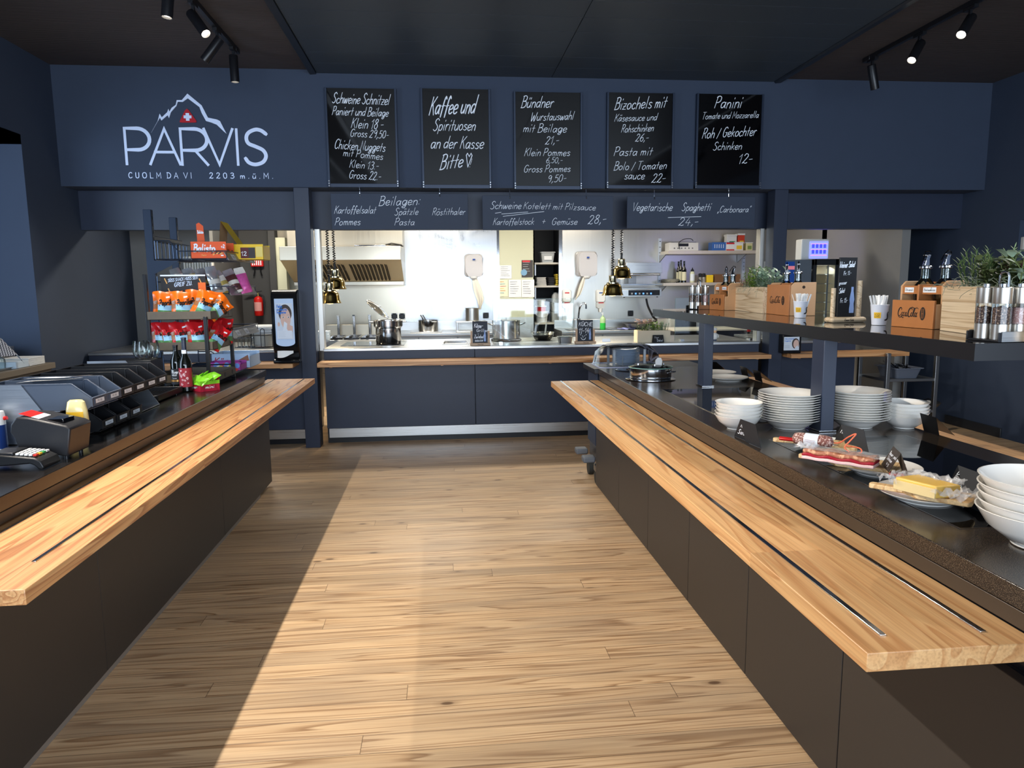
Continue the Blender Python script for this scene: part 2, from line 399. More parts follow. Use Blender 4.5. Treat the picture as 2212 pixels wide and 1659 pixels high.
def wood(name, light_c, mid_c, dark_c, axis='Y', board=0., cross='X', rough=.45, ring=9., coat=0, length=3.5, seam=False, stretch=1., grey=None, knots=0., end=None):
    """boards running along axis, laid side by side along cross; object coordinates in metres"""
    if name in MATS: return MATS[name]
    m, n, l, b = newmat(name)
    tc = n.new('ShaderNodeTexCoord'); sp = n.new('ShaderNodeSeparateXYZ'); l.new(tc.outputs['Object'], sp.inputs[0])
    A = sp.outputs[axis]; C = sp.outputs[cross]; O = sp.outputs[[k for k in 'XYZ' if k not in (axis, cross)][0]]
    if board:
        q = math_(n, l, 'DIVIDE', C, board); row = math_(n, l, 'FLOOR', q); fr = math_(n, l, 'FRACT', q)
        wn = n.new('ShaderNodeTexWhiteNoise'); wn.noise_dimensions = '1D'; l.new(row, wn.inputs['W'])
        A2 = math_(n, l, 'ADD', A, math_(n, l, 'MULTIPLY', wn.outputs['Value'], 41.))
        qa = math_(n, l, 'DIVIDE', A2, length); cell = math_(n, l, 'FLOOR', qa); fa = math_(n, l, 'FRACT', qa)
        w2 = n.new('ShaderNodeTexWhiteNoise'); w2.noise_dimensions = '2D'
        cv = n.new('ShaderNodeCombineXYZ'); l.new(row, cv.inputs[0]); l.new(cell, cv.inputs[1]); l.new(cv.outputs[0], w2.inputs['Vector'])
        rv = w2.outputs['Value']
    else: A2 = A; rv = None
    v = n.new('ShaderNodeCombineXYZ')
    l.new(math_(n, l, 'MULTIPLY', A2, .55*stretch), v.inputs[0])
    l.new(math_(n, l, 'MULTIPLY', C, ring), v.inputs[1])
    l.new(math_(n, l, 'ADD', math_(n, l, 'MULTIPLY', O, ring), math_(n, l, 'MULTIPLY', rv, 30.)) if rv is not None else math_(n, l, 'MULTIPLY', O, ring), v.inputs[2])
    n1 = node(n, 'ShaderNodeTexNoise'); n1.inputs['Scale'].default_value = 1.; n1.inputs['Detail'].default_value = 2; n1.inputs['Distortion'].default_value = .5
    l.new(v.outputs[0], n1.inputs['Vector'])
    rings = math_(n, l, 'FRACT', math_(n, l, 'MULTIPLY', n1.outputs['Fac'], 9.))       # growth rings: contour lines of a stretched field
    v2 = n.new('ShaderNodeCombineXYZ')
    l.new(math_(n, l, 'MULTIPLY', A2, 3.), v2.inputs[0]); l.new(math_(n, l, 'MULTIPLY', C, 170.), v2.inputs[1]); l.new(math_(n, l, 'MULTIPLY', O, 170.), v2.inputs[2])
    n2 = node(n, 'ShaderNodeTexNoise'); n2.inputs['Scale'].default_value = 1.; n2.inputs['Detail'].default_value = 3
    l.new(v2.outputs[0], n2.inputs['Vector'])
    base = ramp(n, l, rings, [(0, rgb(light_c)), (.6, rgb(mid_c)), (.9, rgb(dark_c)), (1, rgb(light_c))])
    fine = ramp(n, l, n2.outputs['Fac'], [(.3, (.62, .58, .54, 1)), (.58, (1, 1, 1, 1))])
    col = mixc(n, l, .6, base, fine, 'MULTIPLY')
    if rv is not None:
        tone = ramp(n, l, rv, [(0, (.78, .75, .70, 1)), (.5, (1, .97, .93, 1)), (1, (1.12, 1.08, 1.02, 1))])
        col = mixc(n, l, .8, col, tone, 'MULTIPLY')
    if grey:
        ng = node(n, 'ShaderNodeTexNoise'); ng.inputs['Scale'].default_value = 1.
        vg = n.new('ShaderNodeCombineXYZ'); l.new(math_(n, l, 'MULTIPLY', A2, 1.3), vg.inputs[0]); l.new(math_(n, l, 'MULTIPLY', C, 5.), vg.inputs[1])
        ng.inputs['Detail'].default_value = 4; l.new(vg.outputs[0], ng.inputs['Vector'])
        gf = ramp(n, l, ng.outputs['Fac'], [(.42, (0, 0, 0, 1)), (.68, (.75, .75, .75, 1))])
        col = mixc(n, l, gf, col, mixc(n, l, .55, rgb(grey), base, 'MULTIPLY') if False else mixc(n, l, .6, col, rgb(grey)))
    if knots:
        vk = n.new('ShaderNodeCombineXYZ'); l.new(math_(n, l, 'MULTIPLY', A2, 1.1), vk.inputs[0]); l.new(math_(n, l, 'MULTIPLY', C, 2.6), vk.inputs[1])
        vo = node(n, 'ShaderNodeTexVoronoi'); vo.inputs['Scale'].default_value = knots; l.new(vk.outputs[0], vo.inputs['Vector'])
        kf = ramp(n, l, vo.outputs['Distance'], [(0, (.9, .9, .9, 1)), (.04, (.8, .8, .8, 1)), (.06, (.25, .25, .25, 1)), (.12, (0, 0, 0, 1))])
        col = mixc(n, l, kf, col, rgb((70, 45, 28)))
    if seam and board:
        d = math_(n, l, 'MINIMUM', math_(n, l, 'MULTIPLY', math_(n, l, 'MINIMUM', fr, math_(n, l, 'SUBTRACT', 1., fr)), board),
                  math_(n, l, 'MULTIPLY', math_(n, l, 'MINIMUM', fa, math_(n, l, 'SUBTRACT', 1., fa)), length))
        sf = ramp(n, l, math_(n, l, 'MULTIPLY', d, 100.), [(.05, (1, 1, 1, 1)), (.16, (0, 0, 0, 1))])
        col = mixc(n, l, math_(n, l, 'MULTIPLY', sf, .8), col, rgb((58, 40, 26)))
        bp = n.new('ShaderNodeBump'); bp.inputs['Strength'].default_value = .35; bp.inputs['Distance'].default_value = .003
        l.new(math_(n, l, 'SUBTRACT', 1., sf), bp.inputs['Height']); l.new(bp.outputs['Normal'], b.inputs['Normal'])
    l.new(col, b.inputs['Base Color'])
    b.inputs['Roughness'].default_value = rough; b.inputs['Coat Weight'].default_value = coat; b.inputs['Coat Roughness'].default_value = .25
    MATS[name] = m
    return m
def steel(name, c=(205, 205, 202), rough=.28, along='X', amt=.12, metal=1., scale=1., smear=0):
    """brushed metal; streaks run along one axis, optional wiped smears"""
    if name in MATS: return MATS[name]
    m, n, l, b = newmat(name)
    tc = n.new('ShaderNodeTexCoord'); mp = n.new('ShaderNodeMapping'); l.new(tc.outputs['Object'], mp.inputs[0])
    sc = {'X': (1.5, 240, 240), 'Y': (240, 1.5, 240), 'Z': (240, 240, 1.5)}[along]
    mp.inputs['Scale'].default_value = tuple(k*scale for k in sc)
    no = n.new('ShaderNodeTexNoise'); no.inputs['Scale'].default_value = 1; no.inputs['Detail'].default_value = 2; l.new(mp.outputs[0], no.inputs['Vector'])
    hi = tuple(min(1, v*(1+amt)) for v in rgb(c)[:3])+(1,); lo = tuple(v*(1-amt) for v in rgb(c)[:3])+(1,)
    l.new(mixc(n, l, no.outputs['Fac'], lo, hi), b.inputs['Base Color'])
    r = math_(n, l, 'ADD', math_(n, l, 'MULTIPLY', no.outputs['Fac'], .16), rough-.08)
    if smear:
        ns = n.new('ShaderNodeTexNoise'); ns.inputs['Scale'].default_value = 2.2; ns.inputs['Detail'].default_value = 5; ns.inputs['Distortion'].default_value = 1.6
        l.new(tc.outputs['Object'], ns.inputs['Vector'])
        r = math_(n, l, 'ADD', r, math_(n, l, 'MULTIPLY', math_(n, l, 'SUBTRACT', ns.outputs['Fac'], .5), smear))
        bp = n.new('ShaderNodeBump'); bp.inputs['Strength'].default_value = .12; bp.inputs['Distance'].default_value = .02
        l.new(ns.outputs['Fac'], bp.inputs['Height']); l.new(bp.outputs['Normal'], b.inputs['Normal'])
    l.new(r, b.inputs['Roughness']); b.inputs['Metallic'].default_value = metal
    MATS[name] = m
    return m
def speckle(name, c, c2, rough=.25, scale=420, spec=.5, thr=.62):
    if name in MATS: return MATS[name]
    m, n, l, b = newmat(name)
    tc = n.new('ShaderNodeTexCoord'); no = n.new('ShaderNodeTexNoise'); no.inputs['Scale'].default_value = scale; no.inputs['Detail'].default_value = 2
    l.new(tc.outputs['Object'], no.inputs['Vector'])
    l.new(ramp(n, l, no.outputs['Fac'], [(.45, rgb(c)), (thr, rgb(c)), (min(.99, thr+.1), rgb(c2))]), b.inputs['Base Color'])
    b.inputs['Roughness'].default_value = rough; b.inputs['Specular IOR Level'].default_value = spec
    MATS[name] = m
    return m
def stripes(name, c1, c2, axis='Y', pitch=.02, rough=.6, bump=.6, duty=.5):
    """fine fluting across one axis"""
    if name in MATS: return MATS[name]
    m, n, l, b = newmat(name)
    tc = n.new('ShaderNodeTexCoord'); sp = n.new('ShaderNodeSeparateXYZ'); l.new(tc.outputs['Object'], sp.inputs[0])
    f = math_(n, l, 'FRACT', math_(n, l, 'DIVIDE', sp.outputs[axis], pitch))
    tri = math_(n, l, 'MULTIPLY', math_(n, l, 'ABSOLUTE', math_(n, l, 'SUBTRACT', f, .5)), 2.)
    no = n.new('ShaderNodeTexNoise'); no.inputs['Scale'].default_value = 1; mp = n.new('ShaderNodeMapping')
    mp.inputs['Scale'].default_value = (1.2, 60, 60); l.new(tc.outputs['Object'], mp.inputs[0]); l.new(mp.outputs[0], no.inputs['Vector'])
    k = math_(n, l, 'ADD', math_(n, l, 'MULTIPLY', tri, .6), math_(n, l, 'MULTIPLY', no.outputs['Fac'], .4))
    l.new(ramp(n, l, k, [(.25, rgb(c1)), (.7, rgb(c2))]), b.inputs['Base Color'])
    bp = n.new('ShaderNodeBump'); bp.inputs['Strength'].default_value = bump; bp.inputs['Distance'].default_value = .004
    l.new(tri, bp.inputs['Height']); l.new(bp.outputs['Normal'], b.inputs['Normal'])
    b.inputs['Roughness'].default_value = rough
    MATS[name] = m
    return m
def glass(name, c=(235, 245, 240), rough=0., ior=1.45):
    return mat(name, c, rough, 0, .5, 1, ior)
def thinglass(name, c=(246, 250, 248), a=.12, rough=.03):
    """clear sheet: mostly see-through with a mirror-like surface reflection"""
    if name in MATS: return MATS[name]
    m, n, l, b = newmat(name)
    out = n['Material Output']; tr = n.new('ShaderNodeBsdfTransparent'); tr.inputs[0].default_value = rgb(c)
    gl = n.new('ShaderNodeBsdfGlossy'); gl.inputs['Roughness'].default_value = rough
    fr = n.new('ShaderNodeFresnel'); fr.inputs[0].default_value = 1.5
    ms = n.new('ShaderNodeMixShader'); l.new(math_(n, l, 'ADD', math_(n, l, 'MULTIPLY', fr.outputs[0], .9), a*.3), ms.inputs[0])
    l.new(tr.outputs[0], ms.inputs[1]); l.new(gl.outputs[0], ms.inputs[2]); l.new(ms.outputs[0], out.inputs[0])
    n.remove(b)
    MATS[name] = m
    return m

NAVY = mat('navy_wall_paint', (50, 61, 80), .75, vary=.05, vs=6)
NAVYP = mat('navy_steel_panel', (42, 50, 68), .45, vary=.10, vs=5)
PILL = mat('navy_pillar', (38, 46, 64), .4, vary=.06, vs=4)
DKGREY = mat('anthracite_paint', (62, 62, 62), .7)
GREYW = mat('grey_wall_paint', (122, 121, 118), .75)
CEILC = mat('ceiling_panel', (52, 62, 72), .45)
CEILS = stripes('fluted_ceiling', (34, 31, 32), (80, 73, 73), 'Y', .022, .7)
BLACK = mat('black_plastic', (16, 17, 20), .4)
BLACKM = mat('black_metal', (20, 21, 25), .35)
BLACKG = mat('black_gloss', (5, 5, 7), .06)
PANELB = mat('brown_black_panel', (50, 45, 41), .5)
TOPB = speckle('black_stone_top', (22, 20, 20), (92, 84, 74), .2, 700)
TOPI = speckle('island_stone_top', (30, 26, 24), (112, 94, 74), .2, 600, thr=.55)
EDGEB = mat('bronze_edge', (72, 60, 48), .4, .2)
TRAYW = wood('oak_tray', (216, 172, 120), (208, 160, 108), (190, 138, 88), 'Y', .30, 'X', .42, 7., .25, 9.)
TRAYL = wood('larch_tray', (216, 168, 116), (206, 152, 100), (172, 114, 70), 'Y', .17, 'X', .42, 9., .25, 9.)
SHELFW = wood('larch_shelf', (220, 172, 120), (206, 152, 100), (160, 108, 64), 'X', .11, 'Y', .45, 9., .1, 9.)
FLOORM = wood('plank_floor', (204, 176, 140), (192, 162, 126), (148, 116, 84), 'X', .105, 'Y', .42, 11., .1, 3.6, True, .8, (142, 124, 104), 1.7)
PINE = wood('pale_pine', (214, 194, 164), (204, 182, 150), (170, 142, 106), 'Y', 0, 'Z', .6, 14.)
PINEX = wood('pale_pine_x', (214, 194, 164), (204, 182, 150), (170, 142, 106), 'X', 0, 'Z', .6, 14.)
COKEW = mat('orange_stained_plywood', (168, 108, 60), .5, vary=.12, vs=18)
BOARDW = wood('maple_board', (232, 200, 150), (222, 184, 130), (196, 150, 96), 'Y', 0, 'X', .5, 8.)
STEELX = steel('brushed_steel_x', (200, 200, 198), .3, 'X')
STEELZ = steel('brushed_steel_wall', (196, 192, 184), .34, 'Z', .08)
STEELB = steel('smeared_steel_wall', (200, 203, 206), .33, 'Z', .05, smear=.35)
STEELH = steel('hood_steel', (206, 196, 176), .34, 'Z', .05)
STEEL = mat('polished_steel', (205, 205, 205), .14, 1)
STEELD = mat('dull_steel', (150, 150, 150), .38, 1)
ALU = steel('aluminium_plate', (170, 176, 184), .4, 'X', .05)
CHROME = mat('chrome', (225, 225, 228), .05, 1)
BRASS = mat('polished_brass', (178, 152, 88), .12, 1)
WHITE = mat('white_plastic', (225, 225, 222), .4)
PORC = mat('white_porcelain', (232, 228, 220), .12, coat=.4)
PAPER = mat('white_paper', (232, 232, 230), .8)
CREAM = mat('cream_panel', (206, 206, 178), .5)
CHALK = mat('chalk_white', (236, 242, 250), .8)
SLATE = mat('slate_board', (44, 54, 72), .6, vary=.06, vs=12)
SLATEK = mat('black_slate_board', (26, 28, 32), .55)
GLASS = glass('clear_glass')
SHEET = thinglass('glass_sheet', a=.06)
LAMPW = mat('lamp_lens', (255, 255, 255), .4, emit=(255, 244, 225), es=14)
RED = mat('red_paint', (200, 26, 22), .35)
LOGOW = mat('logo_white', (214, 226, 250), .5)
BLUEL = mat('logo_blue', (20, 62, 140), .5)
INK = mat('black_ink', (24, 20, 18), .7)

# ================================================================== the room
X0, X1 = -3.49, 5.72          # side walls
YH, YF, YK = 7.19, 7.5, 11.0   # header, lower fascia, kitchen rear wall
ZS, ZF, ZC = 2.555, 2.18, 3.63 # soffit, fascia bottom, ceiling
struct(MB().box(-5.2, 7.4, -4.2, 11.4, -.1, 0).obj('floor', FLOORM), 'worn brown plank floor')
c = MB()
ys = [7.19-.315*i for i in range(1, 40)]; y1 = 7.19
for y in ys:
    if y < -4.2: break
    for a, b in ((-1.115, 1.11), (1.118, 3.36)): c.box(a, b, y+.004, y1, 3.60, 3.612)
    y1 = y
c.box(-1.13, 3.375, -4.2, 7.19, 3.612, 3.7, 1)
struct(c.obj('ceiling', [CEILC, mat('ceiling_gap', (120, 132, 144), .5)]), 'smooth dark ceiling panels over the middle aisle')
for a, b in ((-5.2, -1.19), (3.435, 7.4)):
    struct(MB().box(a, b, -4.2, 7.3, 3.63, 3.75).obj('ceiling', CEILS), 'finely fluted black ceiling strip')
for a, b in ((-1.19, -1.122), (3.367, 3.435)):
    t = MB().prism([(a, 3.66), (b, 3.66), (b, 3.59), (a+.012, 3.585), (a, 3.60)], -YH, 4.2, M=XZ)
    struct(t.obj('trim_1', mat('trim_dark', (30, 36, 44), .35)))
struct(MB().box(X0, X1, YH, YF, ZS, 3.66).obj('wall_back', NAVY), 'navy blue wall above the serving hatch')
struct(MB().box(X0, X1, YF, YF+.12, ZF, ZS+.1).obj('trim_2', NAVYP), 'dark navy fascia over the serving hatch')
w = MB().box(X0-.9, X0, 6.6, YK+.3, 0, 3.66).box(X0-.3, X0, -4.2, 6.6, 2.82, 3.66).box(-5.2, -4.9, -4.2, 6.6, 0, 1.0).box(-5.2, -4.9, 4.6, 6.6, 0, 3.6).box(-5.2, -4.9, -4.2, 2.0, 0, 3.6).box(-5.2, -4.9, 2.0, 4.6, 2.8, 3.6).box(-5.2, X0, -4.2, 6.6, 2.82, 2.9)
struct(w.obj('wall_left', NAVY), 'navy side wall with a recess for the back bar')
w = MB().box(X1, X1+1.6, 6.68, YK+.3, 0, 3.66).box(X1, X1+.3, -4.2, 6.68, 2.2, 3.66).box(7.2, 7.4, -4.2, 6.7, 0, 3.6).box(X1, X1+.3, 6.2, 6.68, 0, 1.3)
struct(w.obj('wall_right', NAVY), 'dark navy side wall beside the salad island')
bk = mat('pale_brick', (188, 184, 176), .8)
q = MB()
for i in range(16):
    for j in range(3): q.box(X1+.02+j*.25+(.12 if i % 2 else 0), X1+.255+j*.25+(.12 if i % 2 else 0), 6.64, 6.68, .02+i*.135, .145+i*.135)
struct(q.obj('trim_3', bk, bev=.006, bseg=1), 'pale brick reveal beside the dark side wall')
struct(MB().box(X1-.02, X1, 6.68, 7.5, 0, .10).obj('baseboard_right', mat('baseboard_dark', (36, 38, 42), .45), bev=.004))
# window front behind the viewer
w = MB().box(-5.2, 7.4, -4.3, -4.1, 0, .25).box(-5.2, 7.4, -4.3, -4.1, 3.25, 3.66)
for x in (-5.1, -2.7, -.4, 1.9, 4.2, 6.9): w.box(x, x+.16, -4.3, -4.1, .25, 3.25)
struct(w.obj('window_1', BLACKM), 'window front opposite the serving hatch')

# pillars
for a, b, lab in ((-1.39, -1.244, 'square navy pillar beside the napkin dispenser'), (3.43, 3.575, 'square navy pillar behind the gantry shelf')):
    p = struct(MB().box(a, b, 7.2, 7.37, 0, ZS).obj('pillar', PILL, bev=.004), lab)
for a, b in ((-1.244, -1.19), (3.38, 3.43)):
    struct(MB().box(a, b, 7.40, 7.5, .96, ZF).obj('trim_4', STEELZ, bev=.003))

# kitchen shell
kx0, kx1 = X0, X1
struct(MB().box(kx0, kx1, 7.62, YK+.2, 3.2, 3.3).obj('ceiling', mat('kitchen_ceiling', (200, 200, 196), .8)), 'pale ceiling of the kitchen')
def seg(a, b, m, y=YK, z0=0, z1=3.2, nm='wall_back', lab=None): return struct(MB().box(a, b, y, y+.12, z0, z1).obj(nm, m), lab)
def kx(px, y=YK, py=600): return aty(px, py, y).x
seg(kx(596), kx(874), STEELH, lab='pale brushed steel wall behind the fryers')
seg(kx(874), kx(1074), STEELB, lab='smeared steel wall sheet behind the pots')
seg(kx(1074), kx(1079), STEEL, y=YK-.01)
seg(kx(1079), kx(1155), CREAM, z0=1.12, lab='pale green wall panel with pinned papers')
seg(kx(1079), kx(1155), STEELZ, z0=0, z1=1.12)
seg(kx(1155), kx(1212), mat('niche_black', (24, 25, 26), .7), y=YK+.75, lab='black rear of the storage niche')
seg(kx(1207), kx(1214), STEEL, y=YK-.01)
struct(MB().box(kx(1155)-.02, kx(1155), YK, YK+.8, 0, 3.2).box(kx(1212), kx(1212)+.02, YK, YK+.8, 0, 3.2).obj('wall_back', mat('niche_black', (24, 25, 26))))
XS = kx(1652)
seg(kx(1212), XS, STEELZ, lab='brushed steel wall behind the wall shelves')
struct(MB().box(XS, XS+.1, 7.62, YK+.1, 0, 3.2).obj('wall_right', GREYW), 'kitchen side wall')
seg(XS, X1, GREYW, y=9.2, lab='grey wall behind the glass cabinet')
# dark corridor behind the checkout side
DX = kx(596)
struct(MB().box(X0, -2.62, 8.6, 8.72, 0, 3.2).obj('wall_left', GREYW), 'grey wall behind the snack rack')
struct(MB().box(-2.9, DX, 10.6, 10.7, 0, 3.2).obj('wall_back', DKGREY), 'anthracite wall with the fire extinguisher')
struct(MB().box(-2.95, -2.83, 8.7, 10.6, 0, 3.2).obj('wall_left', DKGREY))
px_ = aty(500, 600, 10.6).x
struct(MB().box(px_, px_+.1, 10.55, 10.6, 0, 3.2).obj('trim_5', mat('anthracite_rib', (84, 84, 82), .6)))
px_ = aty(583, 600, 10.4).x
d_ = MB().box(px_, px_+.09, 10.4, 10.6, 0, 3.2, 0).box(px_+.09, px_+.22, 10.45, 10.6, 0, 2.3, 1)
struct(d_.obj('door_1', [DKGREY, CREAM]), 'door frame beside the fire extinguisher')

# ------------------------------------------------------------------ serving counter with its ledge
def serving(x0, x1, lab, led0, led1, lablab):
    t = thing('serving_counter', lab, 'counter', ((x0+x1)/2, 7.8, 0)); ox, oy = (x0+x1)/2, 7.8
    def L(a): return a-ox
    pan = MB(); n = max(1, round((x1-x0)/1.45)); w_ = (x1-x0)/n
    for i in range(n): pan.box(L(x0+i*w_+.003), L(x0+(i+1)*w_-.003), 7.37-oy, 7.41-oy, .16, .955)
    pan.obj('front_panel', NAVYP, t, bev=.002, bseg=1)
    MB().box(L(x0), L(x1), 7.41-oy, 8.45-oy, .1, .955).obj('carcass', BLACKM, t)
    MB().box(L(x0+.02), L(x1), 7.385-oy, 7.42-oy, .06, .155).obj('kick_plate', STEELX, t)
    MB().box(L(x0), L(x1), 7.42-oy, 8.4-oy, 0, .1).obj('plinth', BLACKM, t)
    MB().box(L(x0), L(x1), 7.36-oy, 8.5-oy, .955, .985).obj('worktop', STEELX, t, bev=.004)
    s = thing('serving_ledge', lablab, 'shelf', ((led0+led1)/2, 7.2, .83)); o2 = (led0+led1)/2
    MB().box(led0-o2, led1-o2, 7.04-7.2, 7.37-7.2, 0, .042).obj('board', SHELFW, s, bev=.002)
    k = max(2, round((led1-led0)/.9))
    for i in range(k):
        x = led0+.12+(led1-led0-.24)*i/(k-1)-o2
        MB().box(x-.012, x+.012, -.10, .17, -.012, 0).obj('bracket', SHELFW, s)
serving(-1.20, 3.40, 'long navy serving counter with steel worktop between the pillars', -1.215, 3.385, 'long larch ledge along the front of the serving counter')
serving(X0+.02, -1.40, 'navy counter section behind the checkout with plate stacks', -3.3, -1.445, 'short larch ledge under the tall napkin dispenser')
serving(3.59, 4.5, 'navy counter section in front of the glass cabinet', 3.60, 4.9, 'short larch ledge behind the gantry post')

# ------------------------------------------------------------------ checkout counter
CX = -1.41
t = thing('checkout_counter', 'long brown-black checkout counter with stone top and larch tray slide', 'counter', (-1.8, 3.4, 0))
ox, oy = -1.8, 3.4
edges = [-.2, 1.62, 2.92, 4.55, 5.84]
for a, b in zip(edges, edges[1:]):
    MB().box(CX-.03-ox, CX-ox, a+.0015-oy, b-.0015-oy, .035, .83).obj('front_panel', PANELB, t, bev=.001, bseg=1)
MB().box(-2.35-ox, CX-.03-ox, -.2-oy, 5.82-oy, .035, .86).obj('carcass', BLACKM, t)
MB().box(-2.35-ox, CX-.012-ox, -.2-oy, 5.5-oy, 0, .035).obj('plinth', mat('plinth_grey', (120, 112, 104), .5), t)
MB().box(CX-.04-ox, CX-.012-ox, -.2-oy, 5.84-oy, .855, .893).obj('apron', EDGEB, t, bev=.002)
MB().box(-2.4-ox, CX-ox, -.2-oy, 5.85-oy, .90, .95).obj('stone_top', TOPB, t, bev=.0025)
tr = MB().box(-1.45-ox, -1.065-ox, 1.83-oy, 6.04-oy, .808, .85).obj('tray_slide', TRAYL, t, bev=.002)
for px in (560, 640):      # inlaid steel rails
    pass
r1 = atz(320+1262/4.608, 700+552/4.608, .85).x; r2 = atz(320+1553/4.608, 700+548/4.608, .85).x
for x, a, b in ((r1, 1.95, 6.0), (r2, 2.02, 6.0)):
    MB().box(x-.006-ox, x+.006-ox, a-oy, b-oy, .846, .8535).obj('rail', STEEL, tr, bev=.001)
print('rails', r1, r2)

# ------------------------------------------------------------------ salad island
t = thing('salad_island', 'long brown-black salad island with stone top, cold wells and oak tray slides', 'counter', (1.66, 3.2, 0))
ox, oy = 1.66, 3.2
edges = [.35, 1.55, 1.95, 2.629, 3.32, 4.03, 4.74, 5.487]
for a, b in zip(edges, edges[1:]):
    if b-a < .5: continue
edges = [.35, 1.95, 2.629, 3.32, 4.03, 4.74, 5.487]
for a, b in zip(edges, edges[1:]):
    MB().box(1.205-ox, 1.235-ox, a+.0025-oy, b-.0025-oy, .012, .755).obj('front_panel', PANELB, t, bev=.0015, bseg=1)
MB().box(1.235-ox, 2.12-ox, .35-oy, 5.48-oy, .0, .76).obj('carcass', BLACKM, t)
MB().box(1.24-ox, 2.10-ox, .35-oy, 5.485-oy, .76, .90).obj('apron_core', BLACKM, t)
MB().box(1.232-ox, 1.26-ox, .35-oy, 5.487-oy, .852, .893).obj('apron', EDGEB, t, bev=.002)
MB().box(1.222-ox, 2.115-ox, .35-oy, 5.487-oy, .90, .95).obj('stone_top', TOPI, t, bev=.0025)
tr = MB().box(.85-ox, 1.232-ox, 1.29-oy, 5.535-oy, .808, .85).obj('tray_slide', TRAYW, t, bev=.002)
a_ = atz(1340+5, 0+900, .85)
r1 = atz(1908, 1374, .85); r2 = atz(2124, 1366, .85)
print('rails island', r1, r2, atz(1208, 823, .85), atz(1270, 821, .85))
for r in (r1, r2):
    MB().box(r.x-.007-ox, r.x+.007-ox, r.y-oy, 5.52-oy, .846, .8535).obj('rail', STEEL, tr, bev=.001)
tr = MB().box(2.16-ox, 2.55-ox, .6-oy, 5.535-oy, .808, .85).obj('tray_slide', TRAYW, t, bev=.002)
for x in (2.27, 2.42):
    MB().box(x-.006-ox, x+.006-ox, .7-oy, 5.5-oy, .846, .8535).obj('rail', STEEL, tr)
WELLG = mat('cold_plate_glass', (8, 8, 9), .03, spec=.6)
for a, b in ((1.696, 2.815), (3.17, 4.29)):
    MB().box(1.356-ox, 1.966-ox, a-oy, b-oy, .9502, .9520).obj('cold_plate_frame', STEEL, t)
    MB().box(1.360-ox, 1.962-ox, a+.004-oy, b-.004-oy, .9512, .9525).obj('cold_plate', WELLG, t)
# gantry shelf over the island
t = thing('gantry_shelf', 'black framed glass gantry shelf standing over the salad island on two posts', 'shelf', (2.0, 3.75, .953)); ox, oy, oz = 2.0, 3.75, .953
GA, GB, GX0, GX1 = 2.055, 5.47, 1.645, 2.42
fr = MB()
for b_ in ((GX0, GX0+.03, GA, GB), (GX1-.03, GX1, GA, GB), (GX0+.03, GX1-.03, GA, GA+.03), (GX0+.03, GX1-.03, GB-.03, GB)):
    fr.box(b_[0]-ox, b_[1]-ox, b_[2]-oy, b_[3]-oy, 1.355-oz, 1.4095-oz)
for y in (3.0, 4.4): fr.box(GX0+.03-ox, GX1-.03-ox, y-.025-oy, y+.025-oy, 1.356-oz, 1.395-oz)
fr.obj('frame', BLACKM, t)
MB().box(GX0+.004-ox, GX1-.004-ox, GA+.004-oy, GB-.004-oy, 1.400-oz, 1.4098-oz).obj('glass_top', mat('dark_glass', (12, 14, 18), .03, spec=.9), t)
for y in (2.985, 4.41):
    p = MB().box(1.648-ox, 1.710-ox, y-.05-oy, y+.05-oy, .002, 1.356-oz).obj('post', PILL, t, bev=.003)
    MB().box(1.640-ox, 1.718-ox, y-.058-oy, y+.058-oy, 0, .004).obj('foot_plate', STEEL, p)
# mobile plate cart docked at the far end of the island
t = thing('plate_cart', 'steel cart on casters docked at the far end of the island', 'cart', (1.65, 5.72, 0)); ox, oy = 1.65, 5.72
MB().box(1.245-ox, 2.1-ox, 5.495-oy, 5.92-oy, .16, .90).obj('body', steel('cart_steel', (120, 122, 126), .3, 'Z'), t, bev=.006)
MB().box(1.19-ox, 2.12-ox, 5.492-oy, 5.95-oy, .905, .945).obj('cart_top', mat('cart_black_top', (30, 30, 32), .3), t, bev=.004)
MB().box(1.225-ox, 1.242-ox, 5.6-oy, 5.9-oy, .30, .90).obj('side_panel', NAVYP, t)
for x, y in ((1.16, 5.86), (1.16, 5.56), (2.12, 5.86)):
    MB().cbox((x-ox, y-oy, .205), (.10, .10, .05)).obj('bumper', mat('bumper_grey', (92, 98, 106), .6), t, bev=.012)
for x, y in ((1.24, 5.55), (1.24, 5.85), (2.04, 5.85)):
    k = MB().cyl((x-.022-ox, y-oy, .062), (x+.022-ox, y-oy, .062), .062, seg=22).obj('caster', mat('rubber', (40, 42, 40), .7), t)
    MB().box(x-.03-ox, x+.03-ox, y-.03-oy, y+.05-oy, .10, .16).obj('fork', STEELD, k, bev=.01)

